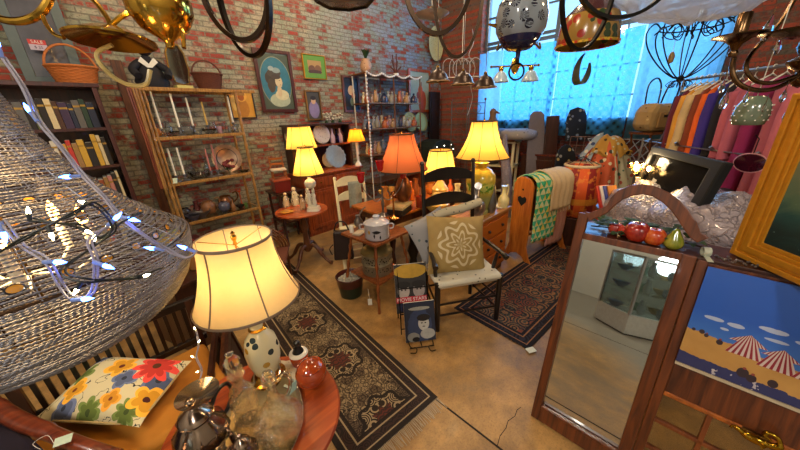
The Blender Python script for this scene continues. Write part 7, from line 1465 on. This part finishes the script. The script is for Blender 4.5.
# ---- iron scroll chandelier
p=pd(681,76,2.3); t=hang('scroll_chandelier','black wrought iron scroll chandelier hanging before the grey curtain','chandelier',p,R(-45),m=IR,z=-.03,r=.004)
for k in range(8):
    a=2*PI*k/8+.2; c,s=math.cos(a),math.sin(a)
    M().tube(spline([(0,0,-.02),(.06*c,.06*s,.0),(.16*c,.16*s,.09),(.25*c,.25*s,.22),(.28*c,.28*s,.33),(.24*c,.24*s,.39),(.2*c,.2*s,.35),(.23*c,.23*s,.31)],5),.005,6).obj('scroll_arm',IR,t)
    M().tube(spline([(.05*c,.05*s,-.03),(.08*c,.08*s,-.06),(.05*c,.05*s,-.08),(.035*c,.035*s,-.05)],4),.003,5).obj('lower_scroll',IR,t)
    M().tube(spline([(.12*c-.03*s,.12*s+.03*c,.36),(.16*c+.03*s,.16*s-.03*c,.30),(.1*c+.02*s,.1*s-.02*c,.27),(.07*c,.07*s,.33),(.13*c,.13*s,.4)],5),.004,5).obj('leaf_scroll',IR,t)
M().ball((0,0,-.02),.025,10,8).obj('hub',IR,t); M().tube(arc((0,0,.34),.2,0,2*PI,40,'xy'),.005,6,True).obj('ring',IR,t)
t=T('amber_tag','small amber and green glass drop hanging on the iron scroll chandelier','ornament',pd(671,58,2.25)); M().lathe([(0,-.04),(.018,-.03),(.022,.01),(.01,.04),(0,.045)],8).obj('drop',mat('amber_green','#8a6a2c',.3,coat=.4),t); M().tube([(0,0,.04),(0,0,.12)],.0015,5).obj('string',PAP,t)
# ---- brass candle chandelier at right edge
p=pd(812,52,1.15); t=hang('brass_chandelier','aged brass candle chandelier with crystal drops cut off by the right edge','chandelier',p,R(-45),m=BRd,z=.1,r=.008)
def ps(*L): return [Matrix.Rotation(R(45),3,'Z')@(pd(x,y,tt)-p) for x,y,tt in L]
AB=mat('antique_brass','#6c5238',.25,1,var=.25)
M().lathe([(0,-.13),(.02,-.12),(.03,-.1),(.02,-.07),(.05,-.05),(.06,-.03),(.03,-.01),(.045,.02),(.04,.05),(.02,.08),(.03,.1),(0,.11)],24).obj('hub',AB,t,50)
M().tube(spline(ps((734,58,1.1),(732,70,1.1),(737,82,1.1),(750,89,1.1),(768,90,1.12),(785,84,1.15),(800,74,1.15)),7),.0085,10).obj('candle_arm',AB,t)
M().tube(spline(ps((800,-20,1.1),(793,2,1.1),(776,28,1.1),(756,48,1.1),(746,66,1.1),(754,80,1.1),(772,83,1.12),(795,76,1.15)),7),.0075,10).obj('scroll_arm',AB,t)
q=ps((733,54,1.1))[0]
M().at(q).lathe([(0,-.01),(.012,-.01),(.016,0),(.01,.012),(.018,.03),(.035,.045),(.066,.056),(.075,.058),(.076,.062),(.06,.062),(.012,.056),(0,.056)],28).obj('drip_cup',AB,t,50)
M().at(q).lathe([(.02,.056),(.02,.13),(.018,.132),(0,.12)],16).obj('candle_sleeve',AB,t,50)
q=ps((792,40,1.0))[0]; M().at(q).lathe([(0,0),(.03,.01),(.085,.024),(.09,.028),(.03,.03),(0,.03)],28).obj('drip_cup',AB,t,50)
cry=glass('crystal','#eef4ff',.01,1.6)
for k,(x,y,s) in enumerate(((768,30,1.5),(722,88,.8),(724,102,1.1),(746,98,.7),(778,48,.9),(783,97,.8),(787,116,1.0),(764,108,.6))):
    q=ps((x,y,1.08))[0]; M().at(q,sc=s).lathe([(0,.035),(.003,.03),(.012,.008),(.014,-.006),(.009,-.02),(0,-.026)],8,sy=.6).obj('crystal_drop',cry,t,0); M().tube([q+Vector((0,0,.03*s)),q+Vector((0,0,.03*s+.03))],.0012,5).obj('drop_wire',AB,t)
# glass shade hanging with dots
q_=pd(752,111,1.15); t=hang('hobnail_shade','small grey-green hobnail glass shade hanging before the pink clothes','glass shade',q_,m=PAP,z=.055,r=.0015)
M().lathe([(.02,.055),(.035,.045),(.048,.02),(.052,-.02),(.045,-.05),(.04,-.052),(.046,-.02),(.042,.02),(.02,.05)],24,cap=False).obj('shade',mat('hobnail_glass','#6d7a64',.2,coat=.4),t,60)
g=M()
for a in range(12):
    for j in range(4): g.ball((.051*math.cos(a*PI/6+j*.26),.051*math.sin(a*PI/6+j*.26),.02-.018*j),.0032,5,4)
g.obj('hobnails',CER,t)['kind']='stuff'
